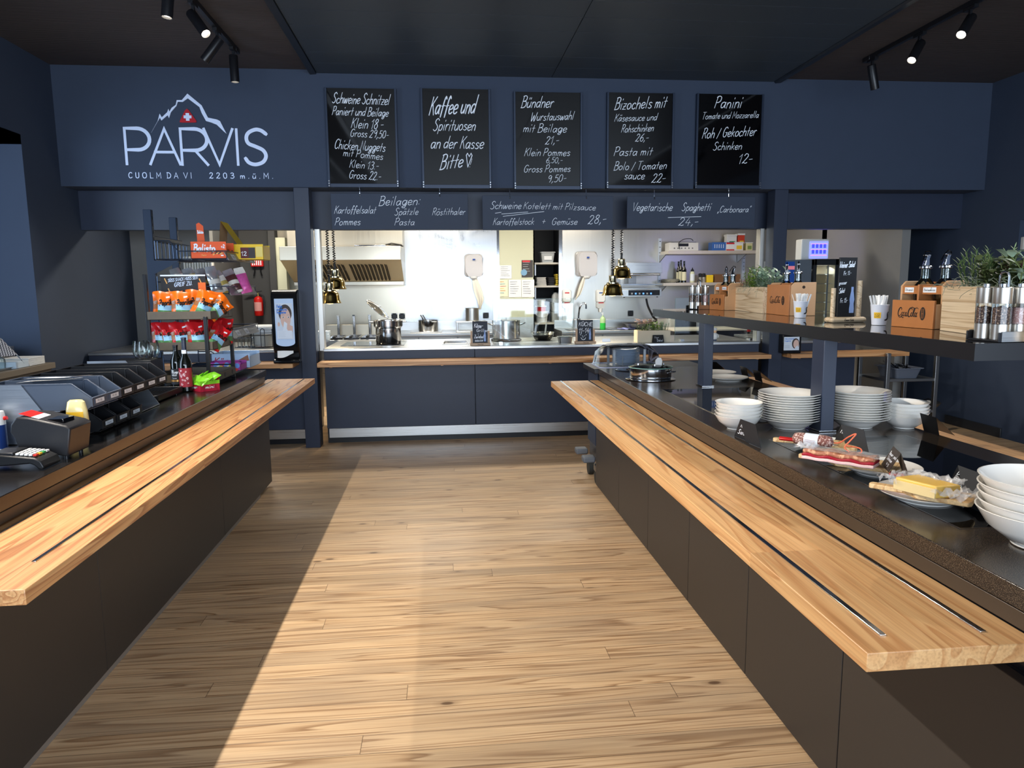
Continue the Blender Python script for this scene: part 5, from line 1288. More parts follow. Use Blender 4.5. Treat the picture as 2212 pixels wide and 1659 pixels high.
# glass screens
for nm, x0, x1, y0, Y, lab in (('g', 1064.5, 1239, 646, 7.62, 'clear glass sneeze screen in front of the stock pot'), ('g', 1459, 1637, 644, 7.56, 'clear glass screen behind the planter and the chef figurine')):
    a = aty(x0, y0, Y); b = aty(x1, y0, Y)
    t = thing('glass_screen', lab, 'glass screen', ((a.x+b.x)/2, Y, ZK), 0)
    MB().box(a.x-t.location.x, b.x-t.location.x, -.003, .003, .002, a.z-ZK).obj('pane', SHEET, t)
    e = MB()
    for x in (a.x, b.x-.002): e.box(x-t.location.x, x+.002-t.location.x, -.0032, .0032, .002, a.z-ZK)
    e.box(a.x-t.location.x, b.x-t.location.x, -.0032, .0032, a.z-ZK-.002, a.z-ZK)
    e.obj('polished_edge', mat('glass_edge', (150, 178, 168), .2), t)
    f = MB()
    for x in (a.x+.08, b.x-.08): f.box(x-.02-t.location.x, x+.02-t.location.x, -.03, .03, 0, .02)
    f.obj('foot', STEEL, t)

# ------------------------------------------------------------------ foliage helper
LEAF = {}
def leafmat(n, c): return mat(n, c, .55, vary=.3, vs=25, sss=.0)
def leaf(mb, base, d, L, w, mi=0, droop=.3, up=Vector((0, 0, 1))):
    d = Vector(d).normalized(); s = d.cross(up); s = s.normalized() if s.length > .05 else Vector((1, 0, 0))
    n = s.cross(d); P = []
    for t_, ww in ((0, .25), (.35, 1), (.7, .75), (1, .02)):
        q = Vector(base)+d*L*t_-Vector((0, 0, 1))*droop*L*t_*t_
        P.append((q-s*w/2*ww+n*w*.12*ww, q, q+s*w/2*ww+n*w*.12*ww))
    vs = [v for r in P for v in r]; fs = []
    for k in range(3):
        for j in range(2): fs.append((k*3+j, k*3+j+1, k*3+j+4, k*3+j+3))
    mb.add(vs, fs, mi, True)
def sprig(mb, base, d, H, n, L, w, rnd, mi=0, droop=.2, spread=.9, sm=1):
    d = Vector(d).normalized(); b = Vector(base)
    mb.tube([b, b+d*H*.5, b+d*H], .0018, 5, sm)
    for i in range(n):
        t_ = (i+1)/n; a = i*2.4+rnd.random(); q = b+d*H*t_
        o = Vector((cos(a), sin(a), 0)); leaf(mb, q, o*spread+d*(.5+.5*t_), L*(.7+.5*rnd.random()), w, mi, droop)
def planter(label, loc, w, d, h, rotz, mats, plants):
    t = thing('herb_planter', label, 'planter', loc, rotz)
    b = MB().box(0, w, 0, .012, 0, h).box(0, w, d-.012, d, 0, h).box(0, .012, .012, d-.012, 0, h).box(w-.012, w, .012, d-.012, 0, h).box(.01, w-.01, .01, d-.01, .0, .01)
    b.obj('wooden_box', mats, t, bev=.0015)
    MB().box(.012, w-.012, .012, d-.012, h*.6, h-.012).obj('soil', mat('soil', (48, 38, 30), .9, bump=.6, bs=120), t)
    for nm, ms, fn in plants:
        m = MB(); fn(m); m.obj(nm, ms, t)
    return t
def rosemary(x0, x1, y0, y1, z, n, H, seed, mi=0):
    def f(m):
        r = random.Random(seed)
        for i in range(n): sprig(m, (r.uniform(x0, x1), r.uniform(y0, y1), z), (r.uniform(-.3, .3), r.uniform(-.3, .3), 1), H*r.uniform(.6, 1.1), int(34*H/.16), .026, .0042, r, 0, .05, .9)
    return f
def bushy(x0, x1, y0, y1, z, n, H, L, w, seed, lean=.45, nl=9):
    def f(m):
        r = random.Random(seed)
        for i in range(n): sprig(m, (r.uniform(x0, x1), r.uniform(y0, y1), z), (r.uniform(-lean, lean), r.uniform(-lean, lean), 1), H*r.uniform(.5, 1.1), nl, L, w, r, 0, .35)
    return f
def moss(x0, x1, y0, y1, z, n, seed):
    def f(m):
        r = random.Random(seed)
        for i in range(n):
            p = Vector((r.uniform(x0, x1), r.uniform(y0, y1), z)); P = [p]; d = Vector((r.uniform(-1, 1), r.uniform(-1, 1), r.uniform(.3, 1)))
            for k in range(6): d += Vector((r.uniform(-.6, .6), r.uniform(-.6, .6), r.uniform(-.7, .35))); d.normalize(); P.append(P[-1]+d*.014)
            m.tube(P, .0009, 4)
    return f
def blooms(x0, x1, y0, y1, z, n, seed):
    def f(m):
        r = random.Random(seed)
        for i in range(n*3):
            c = Vector((r.uniform(x0, x1), r.uniform(y0, y1), z+r.uniform(-.02, .03)))
            for k in range(9):
                a = k*2.4; leaf(m, c, (cos(a), sin(a), .6), .026, .022, 0, .3)
    return f
STEM = leafmat('stem_green', (80, 96, 52)); ROSE = leafmat('rosemary_green', (84, 110, 66)); SAGE = leafmat('sage_grey', (150, 174, 152)); FRESH = leafmat('fresh_green', (124, 158, 58)); DARKG = leafmat('dark_green', (62, 74, 40)); MOSSM = leafmat('moss_grey', (120, 130, 112)); PINK = leafmat('pink_bloom', (224, 196, 186)); PURP = leafmat('purple_leaf', (104, 66, 72))
# planter with the card on the serving counter
a = on(1377, 740); b = on(1451, 739.5); Yp = a.y; h_ = aty(1400, 714, Yp).z-ZK; w_ = b.x-a.x
planter('pale wooden planter with pink flowers on the serving counter', (a.x, Yp, ZK), w_, .15, h_, 0, mat('whitewashed_wood', (206, 196, 172), .65, vary=.08, vs=14), [
    ('pink_flowers', [PINK, STEM], blooms(.0, .20, .01, .13, h_+.085, 16, 1)), ('rosemary', [ROSE, STEM], rosemary(.02, .14, .03, .12, h_-.02, 12, .08, 2)),
    ('green_leaves', [FRESH, STEM], bushy(.14, .28, .03, .12, h_-.01, 14, .10, .035, .022, 3)), ('silver_herb', [SAGE, STEM], rosemary(.26, .35, .03, .12, h_-.02, 14, .10, 4))])
l = aty(1411, 739.5, Yp-.05); r = aty(1435, 739.5, Yp-.05); tp = aty(1412, 724, Yp-.05)
t = thing('tent_card', 'small black card reading Nur Deko leaning in front of the pale planter', 'card', ((l.x+r.x)/2, Yp-.05, ZK))
w_ = (r.x-l.x)/2
k = MB().add([(-w_, 0, .001), (w_, 0, .001), (w_-.004, .03, tp.z-ZK), (-w_+.004, .03, tp.z-ZK)], [(0, 1, 2, 3)]).add([(-w_, .044, .001), (w_, .044, .001), (w_-.004, .032, tp.z-ZK), (-w_+.004, .032, tp.z-ZK)], [(0, 1, 2, 3)])
k.obj('card', SLATEK, t)
k = MB(); ff = lambda x, z: (x, -.0015+z*.03/(tp.z-ZK), z); text(k, 'Nur', ff, -w_*.7, .045, .020, w_*.8, .1); text(k, 'Deko!', ff, -w_*.3, .012, .024, w_*1.1, .1); k.obj('chalk_writing', CHALK, t)
# chef figurine
o = on(1544, 735); Yc = o.y-.05 if o.y-.05 > 7.4 else 7.44
cx = aty(1544, 720, Yc).x; hh = aty(1544, 708, Yc).z-ZK
t = thing('chef_figurine', 'small wooden chef figurine with white hat on the serving counter', 'figurine', (cx, Yc, ZK))
s_ = hh/.15
MB().lathe([(0, .0), (.022, 0), (.024, .01), (.022, .016)], 20, M=Matrix.Scale(s_, 4)).obj('trousers', mat('fig_blue', (60, 70, 90)), t)
MB().lathe([(.022, .016), (.034, .035), (.036, .060), (.028, .082), (.014, .092)], 24, M=Matrix.Scale(s_, 4)).obj('jacket', WHITE, t)
MB().lathe([(.012, .090), (.020, .098), (.022, .110), (.018, .120)], 20, M=Matrix.Scale(s_, 4)).obj('head', mat('fig_skin', (222, 180, 140)), t)
MB().lathe([(.018, .118), (.019, .128), (.026, .134), (.026, .144), (.012, .151), (0, .152)], 20, M=Matrix.Scale(s_, 4)).obj('hat', WHITE, t)
k = MB()
for s in (-1, 1): k.tube([(s*.030*s_, 0, .075*s_), (s*.042*s_, -.008, .055*s_), (s*.034*s_, -.02, .04*s_)], .007*s_, 7)
k.obj('arms', WHITE, t)

# ------------------------------------------------------------------ heat lamps
LP = [(0, .0)]
def heat_lamp(label, cx, ry, Y, proto=None):
    p = aty(cx, ry, Y); lab = label
    t = thing('heat_lamp', lab, 'heat lamp', p, 0, 'brass heat lamps over the serving counter')
    MB().lathe([(.120, 0), (.114, .010), (.104, .035), (.100, .075), (.090, .105), (.066, .125), (.052, .130), (.050, .120), (.085, .1), (.094, .075), (.098, .035), (.108, .008), (.120, 0)], 44).obj('shade', BRASS, t)
    MB().lathe([(.066, .125), (.066, .138), (.044, .140), (.040, .150), (.040, .205), (.044, .208), (.036, .215), (0, .216)], 32).obj('neck', mat('pale_brass', (206, 196, 160), .15, 1), t)
    MB().lathe([(0, -.012), (.03, -.008), (.045, .01), (.042, .05), (0, .08)], 24).obj('bulb', mat('bulb_glass', (250, 236, 200), .2, emit=(255, 220, 160), es=1.2), t)
    MB().cyl((0, 0, .215), (0, 0, .275), .013, .010).obj('sleeve', BLACK, t)
    L = 3.195-p.z; n = int(L*34); P = []
    for i in range(n*8): a = i*2*pi/8; P.append((.013*cos(a), .013*sin(a), .26+(L-.26)*i/(n*8)))
    MB().tube(P, .0055, 5).obj('spiral_cord', BLACKM, t)
    return t
h0 = heat_lamp('brass heat lamp hanging lower by the jamb of the serving counter', 713, 655, 7.62)
heat_lamp('brass heat lamp hanging higher behind the one by the jamb', 725, 625, 7.95)
heat_lamp('lower brass heat lamp near the middle of the hatch', 1323, 638, 7.62)
heat_lamp('higher brass heat lamp in front of the grill', 1342, 601, 7.95)
for px, py in ((713, 650), (1323, 633)):
    q = aty(px, py, 7.8); light('heat_lamp_light', 'SPOT', (q.x, q.y, q.z), 18, (1, .8, .5), (q.x, q.y, 0), .04, spot=110)

# ================================================================== kitchen rear
YR, ZR = 10.25, .94
def rear(x0, x1, label):
    a, b = aty(x0, 720, YR).x, aty(x1, 720, YR).x
    t = wt('rear_worktop', label, 'counter', ((a+b)/2, 10.6, 0))
    wp(MB().box(a, b, YR, YK-.005, ZR-.04, ZR), 'worktop', STEELX, t, bev=.004)
    wp(MB().box(a, b, YK-.03, YK-.006, ZR, ZR+.13), 'upstand', STEELX, t, bev=.003)
    n = max(1, round((b-a)/.62)); w_ = (b-a)/n
    for i in range(n):
        d = wp(MB().box(a+i*w_+.01, a+(i+1)*w_-.01, YR+.03, YR+.05, .12, ZR-.06), 'door', STEELZ, t, bev=.003)
        MB().box(a+i*w_+.05, a+(i+1)*w_-.05, YR+.022, YR+.03, ZR-.11, ZR-.08).obj('grip_slot', BLACK, d)
    wp(MB().box(a+.005, b-.005, YR+.05, YK-.01, .12, ZR-.04), 'carcass', STEELD, t)
    return a, b
rear(818, 1073, 'steel rear worktop with pots along the smeared steel wall')
ra, rb_ = rear(1214, 1648, 'steel rear worktop with sink under the wall shelves')
# fryers
fx0, fx1 = aty(668, 720, 9.75).x, aty(812, 720, 9.75).x
t = wt('deep_fryer', 'row of steel deep fryers with lift rods behind the left end of the serving counter', 'deep fryer', ((fx0+fx1)/2, 10.1, 0))
wp(MB().box(fx0, fx1, 9.75, 10.45, 0, .90), 'body', STEELX, t, bev=.005)
wp(MB().box(fx0, fx1, 10.38, 10.45, .90, 1.075), 'back_riser', STEELH, t, bev=.004)
n = 4; w_ = (fx1-fx0)/n
for i in range(n):
    xa = fx0+i*w_
    b = wp(MB().box(xa+.01, xa+w_-.01, 9.77, 9.79, .90, .93).box(xa+.01, xa+w_-.01, 10.3, 10.32, .90, .93).box(xa+.01, xa+.025, 9.79, 10.3, .90, .93).box(xa+w_-.025, xa+w_-.01, 9.79, 10.3, .90, .93), 'tank_rim', STEEL, t)
    wp(MB().box(xa+.03, xa+w_-.03, 9.80, 10.29, .899, .903), 'oil', mat('fry_oil', (52, 34, 16), .08), t)
    wp(MB().box(xa+w_*.42, xa+w_*.60, 9.66, 9.86, .935, .955), 'basket_handle', BLACK, t, bev=.006)
    r_ = MB().cyl((xa+w_*.35, 10.33, .92), (xa+w_*.35, 10.33, 1.20), .010).cyl((xa+w_*.43, 10.33, .92), (xa+w_*.43, 10.33, 1.20), .013).box(xa+w_*.30, xa+w_*.47, 10.31, 10.35, 1.195, 1.215)
    wp(r_, 'lift_rods', STEEL, t)
# hood
hy0, hy1 = 9.85, 10.75
zt_, zb_ = aty(700, 532, hy0).z, aty(700, 562, hy0).z
zl = aty(700, 617, 10.55).z
ha, hb2 = aty(604, 560, hy0).x, aty(866, 560, hy0).x
t = wt('extractor_hood', 'large steel extractor hood with slotted filters over the fryers', 'extractor hood', ((ha+hb2)/2, 10.4, zl))
wp(MB().box(ha, hb2, hy0, YK-.01, zb_, zt_), 'front_band', STEELH, t, bev=.004)
wp(MB().box(ha+.0, hb2, 10.4, YK-.01, zt_, 3.19), 'duct_panel', STEELH, t)
xa2, xb2 = aty(636, 617, 10.5).x, aty(873, 617, 10.5).x
def sl(u, v):       # slanted filter plane
    y = hy0+.04+(10.5-hy0-.04)*v; z = zb_+(zl+.05-zb_)*v
    return (ha+(xa2-ha)*v+((hb2-ha)+((xb2-xa2)-(hb2-ha))*v)*u, y, z)
k = MB().grid(sl, 1, 1, sm=False); wp(k, 'filter_panel', mat('filter_steel', (214, 198, 160), .4, .35), t)
k = MB().add([sl(0, 0), sl(0, 1), (sl(0, 1)[0], YK-.02, sl(0, 1)[2]), (sl(0, 0)[0], YK-.02, sl(0, 0)[2])], [(0, 1, 2, 3)]).add([sl(1, 0), sl(1, 1), (sl(1, 1)[0], YK-.02, sl(1, 1)[2]), (sl(1, 0)[0], YK-.02, sl(1, 0)[2])], [(0, 1, 2, 3)])
wp(k, 'side_cheeks', STEELH, t)
q0, q1 = sl(0, 1), sl(1, 1)
wp(MB().box(q0[0], q1[0], 10.48, YK-.02, zl, zl+.052), 'gutter', STEELH, t, bev=.004)
off = Vector((0, -.006, -.006))
for i in range(22):
    u = .155+.70*i/21
    if 11 <= i < 12: continue
    P = [Vector(sl(u, .18))+off, Vector(sl(u+.004, .30))+off, Vector(sl(u+.012, .86))+off, Vector(sl(u+.018, .92))+off, Vector(sl(u+.024, .86))+off, Vector(sl(u+.016, .3))+off, Vector(sl(u+.012, .2))+off]
    wp(MB().tube(P, .007, 6), 'filter_slot', mat('slot_dark', (38, 30, 20), .5), t)
hl = thing('oven_tray', 'steel oven tray with tongs lying on top of the extractor hood', 'tray', (aty(815, 531, 10.1).x, 10.1, zt_))
MB().box(-.30, .12, -.12, .12, .002, .025).obj('tray', STEEL, hl, bev=.005)
MB().tube([(.1, -.1, .02), (.2, -.1, .045), (.34, -.1, .02)], .008, 6).tube([(.12, -.08, .03), (.25, -.1, .02), (.36, -.1, .006)], .008, 6).obj('tongs', BLACKM, hl)

def socket(px, py, lab):
    p = aty(px, py, YK); t = thing('wall_socket', lab, 'socket', (p.x, YK-.001, p.z), 0, 'black wall sockets of the kitchen')
    MB().box(-.045, .045, -.012, 0, -.045, .045).obj('frame', BLACK, t, bev=.008)
    MB().lathe([(0, -.006), (.026, -.006), (.030, 0), (.032, .004)], 24, M=T(0, -.012, 0) @ XZ).obj('insert', BLACKG, t)
    k = MB()
    for x in (-.035, .035):
        for z in (-.035, .035): k.cyl((x, -.0125, z), (x, -.0145, z), .004, seg=8)
    k.obj('screws', STEEL, t)
for a in ((852, 683, 'black wall socket nearest the fryer hood'), (868.5, 683, 'black wall socket next to the one by the hood'), (1049.5, 681.5, 'black wall socket under the paper dispenser by the pot'), (1362, 677, 'black wall socket under the grill')): socket(*a)
# rear pots
p = atz(925, 714.5, ZR+.03)
t = thing('saucepan', 'steel saucepan with a ladle on the rear worktop', 'pot', (aty(925, 700, 10.6).x, 10.6, ZR))
MB().box(-.26, .20, -.22, .22, .001, .012).obj('base_plate', STEELX, t, bev=.004)
MB().lathe([(0, .013), (.140, .013), (.144, .02), (.144, .17), (.150, .174), (.14, .174), (.138, .03), (0, .025)], 36).obj('pot', STEEL, t)
MB().tube([(.06, -.13, .15), (.07, -.17, .16), (.12, -.17, .16), (.13, -.12, .15)], .008, 8).obj('handle', STEEL, t)
o = MB().tube([(-.02, 0, .05), (-.08, -.01, .20), (-.11, -.01, .25)], .011, 8).tube([(.0, 0, .05), (-.05, .02, .20), (-.08, .02, .25)], .009, 8).obj('ladle', STEEL, loc=t.location); tag(o, 'pair of steel ladle handles leaning in the saucepan', 'ladle')
xx = aty(1020, 690, 10.5).x
t = thing('bain_marie', 'steel bain marie pot on a stand behind the Käse-Griller chalkboard', 'pot', (xx, 10.5, ZR))
MB().box(-.24, .20, -.15, .15, .001, .02).box(-.24, .2, -.15, .15, .14, .16).box(-.235, -.21, -.14, .14, .02, .14).box(.17, .195, -.14, .14, .02, .14).obj('stand', STEELX, t, bev=.004)
MB().lathe([(0, .161), (.095, .161), (.098, .165), (.098, .34), (.102, .345), (.094, .342), (.092, .17), (0, .168)], 32).obj('pot', STEELZ, t)

# paper towel dispensers
def towel(label, cx, yt, yb, pts, sl_):
    a = aty(cx, yb, YK); b = aty(cx, yt, YK); h = b.z-a.z; w = h*.83
    t = thing('towel_dispenser', label, 'towel dispenser', (a.x, YK-.002, a.z), 0, 'roll towel dispensers on the steel wall')
    MB().loft([rrect(w*.86, h*.9, .03, 5, 0, 0, h/2), rrect(w, h, .05, 6, .02, 0, h/2), rrect(w, h, .06, 6, .14, 0, h/2), rrect(w*.9, h*.88, .07, 6, .20, 0, h/2)], M=XZ).obj('housing', mat('dispenser_shell', (206, 204, 206), .2, coat=.5), t)
    MB().lathe([(.03, 0), (.055, .02), (.06, .045)], 20, M=T(0, -.11, -.04)).obj('nozzle', WHITE, t)
    MB().box(-.02, .02, -.2045, -.2025, h*.72, h*.78).obj('badge', BLUEL, t)
    P = [Vector((aty(x, y, YK-.12).x-a.x, -.12, aty(x, y, YK-.12).z-a.z)) for x, y in pts]
    m = MB(); n = len(P)
    def g(u, v):
        k = min(int(v*(n-1)), n-2); f = v*(n-1)-k; c = P[k].lerp(P[k+1], f); ww = sl_*(.25+.75*math.sin(pi*min(1, .12+v*.95)))
        return (c.x+(u-.5)*ww, c.y+.02*sin(u*9)*(.3+v), c.z)
    m.grid(g, 10, 12); m.obj('paper_towel', mat('towel_paper', (226, 220, 206), .85), t)
towel('white towel dispenser on the smeared steel wall beside the green panel', 1023, 549.5, 598, [(1025, 600), (1032, 625), (1038, 648), (1037, 668)], .13)
towel('white towel dispenser above the sink between the soap dispensers', 1264.5, 544, 597, [(1262, 598), (1256, 618), (1250, 636), (1243, 648)], .075)
def soap(label, cx, yt, yb, red):
    a = aty(cx, yb, YK); b = aty(cx, yt, YK); h = b.z-a.z; w = h*.40
    t = thing('soap_dispenser', label, 'soap dispenser', (a.x, YK-.002, a.z), 0, 'soap dispensers above the sink')
    MB().loft([rrect(w, h*.55, .02, 4, 0, 0, h*.72), rrect(w, h*.55, .025, 4, .07, 0, h*.72), rrect(w*.86, h*.5, .03, 4, .085, 0, h*.72)], M=XZ).obj('cover', WHITE, t)
    MB().loft([rrect(w*.92, h*.30, .03, 4, 0, 0, h*.32), rrect(w*.92, h*.30, .03, 4, .07, 0, h*.32)], M=XZ).obj('tank', mat('tank_grey', (190, 192, 188), .3), t)
    MB().lathe([(0, 0), (.022, 0), (.026, .02), (.03, .06), (.02, .065)], 18, M=T(0, -.04, 0)).obj('nozzle', WHITE, t)
    k = MB().box(-w*.25, w*.25, -.0868, -.0855, h*.84, h*.89, 0 if red else 1).box(-w*.3, w*.3, -.0715, -.0705, h*.40, h*.44, 0)
    k.obj('marking', [RED, BLUEL], t)
soap('soap dispenser with a red mark beside the storage niche', 1223, 626, 674, True)
soap('soap dispenser with a blue mark beside the brass heat lamps', 1296, 626, 674, False)
# papers on the cream panel
def sheet(label, x0, y0, x1, y1, m, ink=None, n=6):
    a = aty(x0, y1, YK-.004); b = aty(x1, y0, YK-.004); w, h = b.x-a.x, b.z-a.z
    t = thing('wall_notice', label, 'notice', (a.x, YK-.003, a.z))
    MB().grid(lambda u, v: (u*w, -.004-.004*sin(u*6+v*5)*sin(pi*u), v*h), 6, 6).obj('paper', m, t)
    k = MB(); r = random.Random(int(x0))
    for i in range(n): k.ribbon([(w*.12, h*(.88-.13*i)), (w*r.uniform(.5, .88), h*(.88-.13*i))], h*.03, fXZ(-.0095), i % len(ink))
    k.obj('print', ink, t)
    return t
GI = [mat('print_grey', (160, 160, 164))]
sheet('white notice in a plastic sleeve pinned topmost on the green panel', 1079, 573, 1105, 602, PAPER, GI)
sheet('notice with orange and blue rows low on the green panel', 1078, 604, 1097, 641, mat('paper_cream', (232, 226, 196), .7), [mat('print_orange', (226, 140, 60)), mat('print_teal', (60, 150, 170)), mat('print_red', (214, 90, 80)), mat('print_yellow', (232, 200, 90))])
sheet('white notice between the coloured one and its twin on the green panel', 1099, 604, 1126, 642, PAPER, GI)
sheet('white notice next to the storage niche on the green panel', 1127, 604, 1154, 642, PAPER, GI)
t = sheet('dark poster with a red header on the green panel', 1127, 562, 1151, 599, mat('poster_dark', (62, 56, 54), .5), [mat('print_pale', (190, 188, 186))], 5)
w_ = aty(1151, 580, YK).x-aty(1127, 580, YK).x; h_ = aty(1127, 562, YK).z-aty(1127, 599, YK).z
MB().box(.01, w_*.75, -.0102, -.0092, h_*.88, h_*.98).obj('red_header', RED, t)
MB().lathe([(0, 0), (w_*.28, 0)], 20, M=T(w_*.2, -.0098, h_*.28) @ XZ).obj('round_picture', mat('poster_blue', (120, 160, 190)), t)

# ------------------------------------------------------------------ storage niche
na, nb = kx(1155), kx(1212)
def shelf_n(py, label, y0=YK+.12):
    z = aty(1180, py, y0).z; t = wt('niche_shelf', label, 'shelf', ((na+nb)/2, y0+.25, z-.03)); wp(MB().box(na+.012, nb-.012, y0, YK+.68, z-.028, z), 'board', mat('shelf_white', (196, 190, 178), .5), t, bev=.003)
    wp(MB().box(na+.004, na+.034, y0-.02, y0+.0, z-.2, z-.03), 'rail', STEELD, t)
    return z, y0
z, y = shelf_n(567, 'upper white shelf in the dark storage niche'); 
t = thing('plastic_tub', 'translucent plastic tub on the upper niche shelf', 'tub', (aty(1182, 567, y+.12).x, y+.17, z))
w_ = .22
MB().loft([rrect(w_*.8, .22, .02, 3, .001), rrect(w_, .26, .02, 3, .15), rrect(w_*1.1, .29, .02, 3, .152), rrect(w_*1.1, .29, .02, 3, .165)]).obj('tub', mat('tub_plastic', (176, 178, 176), .35), t)
MB().box(-.06, .06, -.134, -.131, .04, .10).obj('paper_label', PAPER, t)
z, y = shelf_n(617, 'middle white shelf with folded cloths in the storage niche')
def cloths(label, px, w_, h_, m, n, grp=None):
    t = thing('folded_cloths', label, 'cloths', (aty(px, 617, y+.1).x, y+.15, z))
    r = random.Random(px); k = MB()
    for i in range(n): k.loft([rrect(w_*r.uniform(.9, 1.05), .22, .02, 3, .003+h_*i/n, r.uniform(-.01, .01)), rrect(w_*r.uniform(.9, 1.05), .22, .02, 3, h_*(i+.92)/n, r.uniform(-.01, .01))])
    k.obj('cloths', m, t, bev=.004)
cloths('pile of white cloths in the storage niche', 1169, .16, .13, mat('cloth_white', (206, 202, 194), .9, vary=.1, vs=40), 6)
cloths('pile of black cloths in the storage niche', 1190.5, .10, .13, mat('cloth_black', (40, 40, 42), .9), 5)
cloths('pile of yellow and blue cloths at the niche edge', 1203, .05, .18, mat('cloth_yellow', (214, 186, 60), .9, vary=.35, vs=20), 6)
z, y = shelf_n(697, 'low steel shelf with tubs and a bucket in the storage niche')
def tub(label, px, py, w_, h_, m, lidm, zz, yy, name='plastic_bucket', handle=False):
    t = thing(name, label, 'bucket', (aty(px, py, yy).x, yy, zz))
    MB().lathe([(0, .001), (w_*.42, .001), (w_*.5, h_)], 26).obj('bucket', m, t)
    MB().lathe([(w_*.52, h_-.012), (w_*.53, h_-.01), (w_*.53, h_+.004), (w_*.5, h_+.006), (0, h_+.006)], 26).obj('lid', lidm, t)
    if handle: MB().tube([(w_*.5*cos(a), -w_*.5*abs(sin(a))-.005, h_*.85-.06*sin(a)) for a in [i*pi/10 for i in range(11)]], .004, 6).obj('handle', WHITE, t)
    return t
zb2 = .05
tub('white bucket with a hanging handle in the storage niche', 1170, 690, .20, .17, WHITE, WHITE, z, y+.13, handle=True)
tub('red labelled tub on top of the white bucket in the niche', 1168, 650, .18, .08, RED, WHITE, z+.177, y+.13)
tub('flat white tub topmost of the niche bucket stack', 1168, 640, .15, .09, WHITE, WHITE, z+.264, y+.13)
t = thing('stacked_containers', 'stacked clear plastic containers at the edge of the storage niche', 'containers', (aty(1200, 690, y+.15).x, y+.18, z))
for i, (w_, h_, z_) in enumerate(((.13, .16, 0), (.14, .14, .165))): MB().loft([rrect(w_*.85, .2, .02, 3, z_+.001), rrect(w_, .22, .02, 3, z_+h_-.012), rrect(w_*1.06, .23, .02, 3, z_+h_-.01), rrect(w_*1.06, .23, .02, 3, z_+h_)]).obj('container', MATS['tub_plastic'], t)
MB().loft([rrect(.12, .2, .02, 3, .308), rrect(.10, .17, .03, 3, .42), rrect(.05, .1, .02, 3, .47)]).obj('hood', MATS['tub_plastic'], t)

# ------------------------------------------------------------------ right part of the kitchen rear
# tap and sink
p = aty(1258, 692, 10.45)
t = thing('kitchen_tap', 'curved chrome tap at the sink behind the KÜCHE chalkboard', 'tap', (p.x, 10.75, ZR))
zz = aty(1258, 655, 10.7).z-ZR
MB().cyl((0, 0, 0), (0, 0, .12), .024).cyl((0, 0, .12), (0, 0, .16), .028).obj('base', CHROME, t)
MB().tube(spline([(0, 0, .15), (.004, 0, zz*.6), (.02, -.01, zz*.85), (.06, -.03, zz), (.10, -.05, zz*.95), (.105, -.055, zz*.78)], 5), .013, 10).obj('spout', CHROME, t)
t = wt('sink_basin', 'steel sink basin let into the rear worktop', 'sink', (p.x+.1, 10.5, ZR)); wp(MB().box(p.x-.22, p.x+.42, 10.32, 10.34, ZR, ZR+.006).box(p.x-.22, p.x+.42, 10.66, 10.68, ZR, ZR+.006).box(p.x-.22, p.x-.2, 10.32, 10.68, ZR, ZR+.006).box(p.x+.4, p.x+.42, 10.32, 10.68, ZR, ZR+.006).box(p.x-.2, p.x+.4, 10.34, 10.66, ZR, ZR+.002), 'basin', STEELD, t)
t = thing('liquid_soap_bottle', 'bottle half full of bright green washing liquid by the sink', 'bottle', (aty(1302, 700, 10.4).x, 10.4, ZR))
hh = aty(1302, 676, 10.4).z-ZR; s_ = hh/.24
MB().lathe([(0, .001), (.036, .001), (.040, .008), (.040, .10)], 24, M=Matrix.Scale(s_, 4)).obj('liquid', mat('washing_green', (60, 200, 80), .2), t)
MB().lathe([(.040, .10), (.040, .15), (.030, .175), (.014, .19), (.014, .205)], 24, M=Matrix.Scale(s_, 4)).obj('bottle', mat('bottle_pale_green', (176, 206, 150), .25), t)
MB().cyl((0, 0, .2*s_), (0, 0, .235*s_), .007).box(-.02, .008, -.007, .007, .232*s_, .244*s_).obj('pump', WHITE, t)
MB().box(-.06, .1, -.05, .05, 0, .004).obj('mat', BLACK, t)
o = MB().grid(lambda u, v: ((u-.5)*.24, (v-.5)*.14, .014+.010*sin(u*11+v*3)*sin(pi*u)+.006*sin(v*14)), 16, 8).obj('blue_cloth', mat('cloth_blue', (160, 166, 220), .9), loc=(aty(1354, 711, 10.38).x, 10.42, ZR)); tag(o, 'crumpled pale blue cloth on the edge of the rear worktop', 'cloth')
# grill (salamander) on the wall
a = aty(1343, 643, 10.45); b = aty(1429, 643, 10.45); z0 = a.z; zc = aty(1400, 625, 10.45).z; zg = aty(1400, 613, 10.45).z; zh0 = aty(1400, 590, 10.5).z; zh1 = aty(1400, 567, 10.5).z; ztop = aty(1400, 559, 10.6).z
t = wt('salamander_grill', 'wall mounted steel salamander grill with lit control panel', 'grill', ((a.x+b.x)/2, 10.7, z0))
wp(MB().box(a.x, b.x, 10.45, YK-.01, z0+.01, zc), 'base', STEELX, t, bev=.004)
d = wp(MB().box(a.x+.10, b.x-.03, 10.444, 10.45, z0+.03, zc-.01), 'control_panel', mat('panel_black', (18, 20, 26), .15), t)
k = MB()
for i in range(6): k.box(a.x+.14+i*.058, a.x+.165+i*.058, 10.442, 10.4435, z0+.045, z0+.07, i % 2)
k.obj('keys', [mat('key_grey', (130, 136, 140)), mat('key_glow', (90, 150, 220), emit=(90, 150, 230), es=.6)], d)
k = MB()
for i in range(18): k.box(a.x+.02+i*(b.x-a.x-.04)/18, a.x+.028+i*(b.x-a.x-.04)/18, 10.46, 10.46+.4, zg-.012, zg-.004)
k.box(a.x, b.x, 10.45, 10.47, zg-.02, zg+.0)
wp(k, 'grid', STEEL, t)
wp(MB().box(a.x+.0, b.x, 10.47, YK-.01, zc+.005, zc+.018), 'drip_tray', STEELX, t)
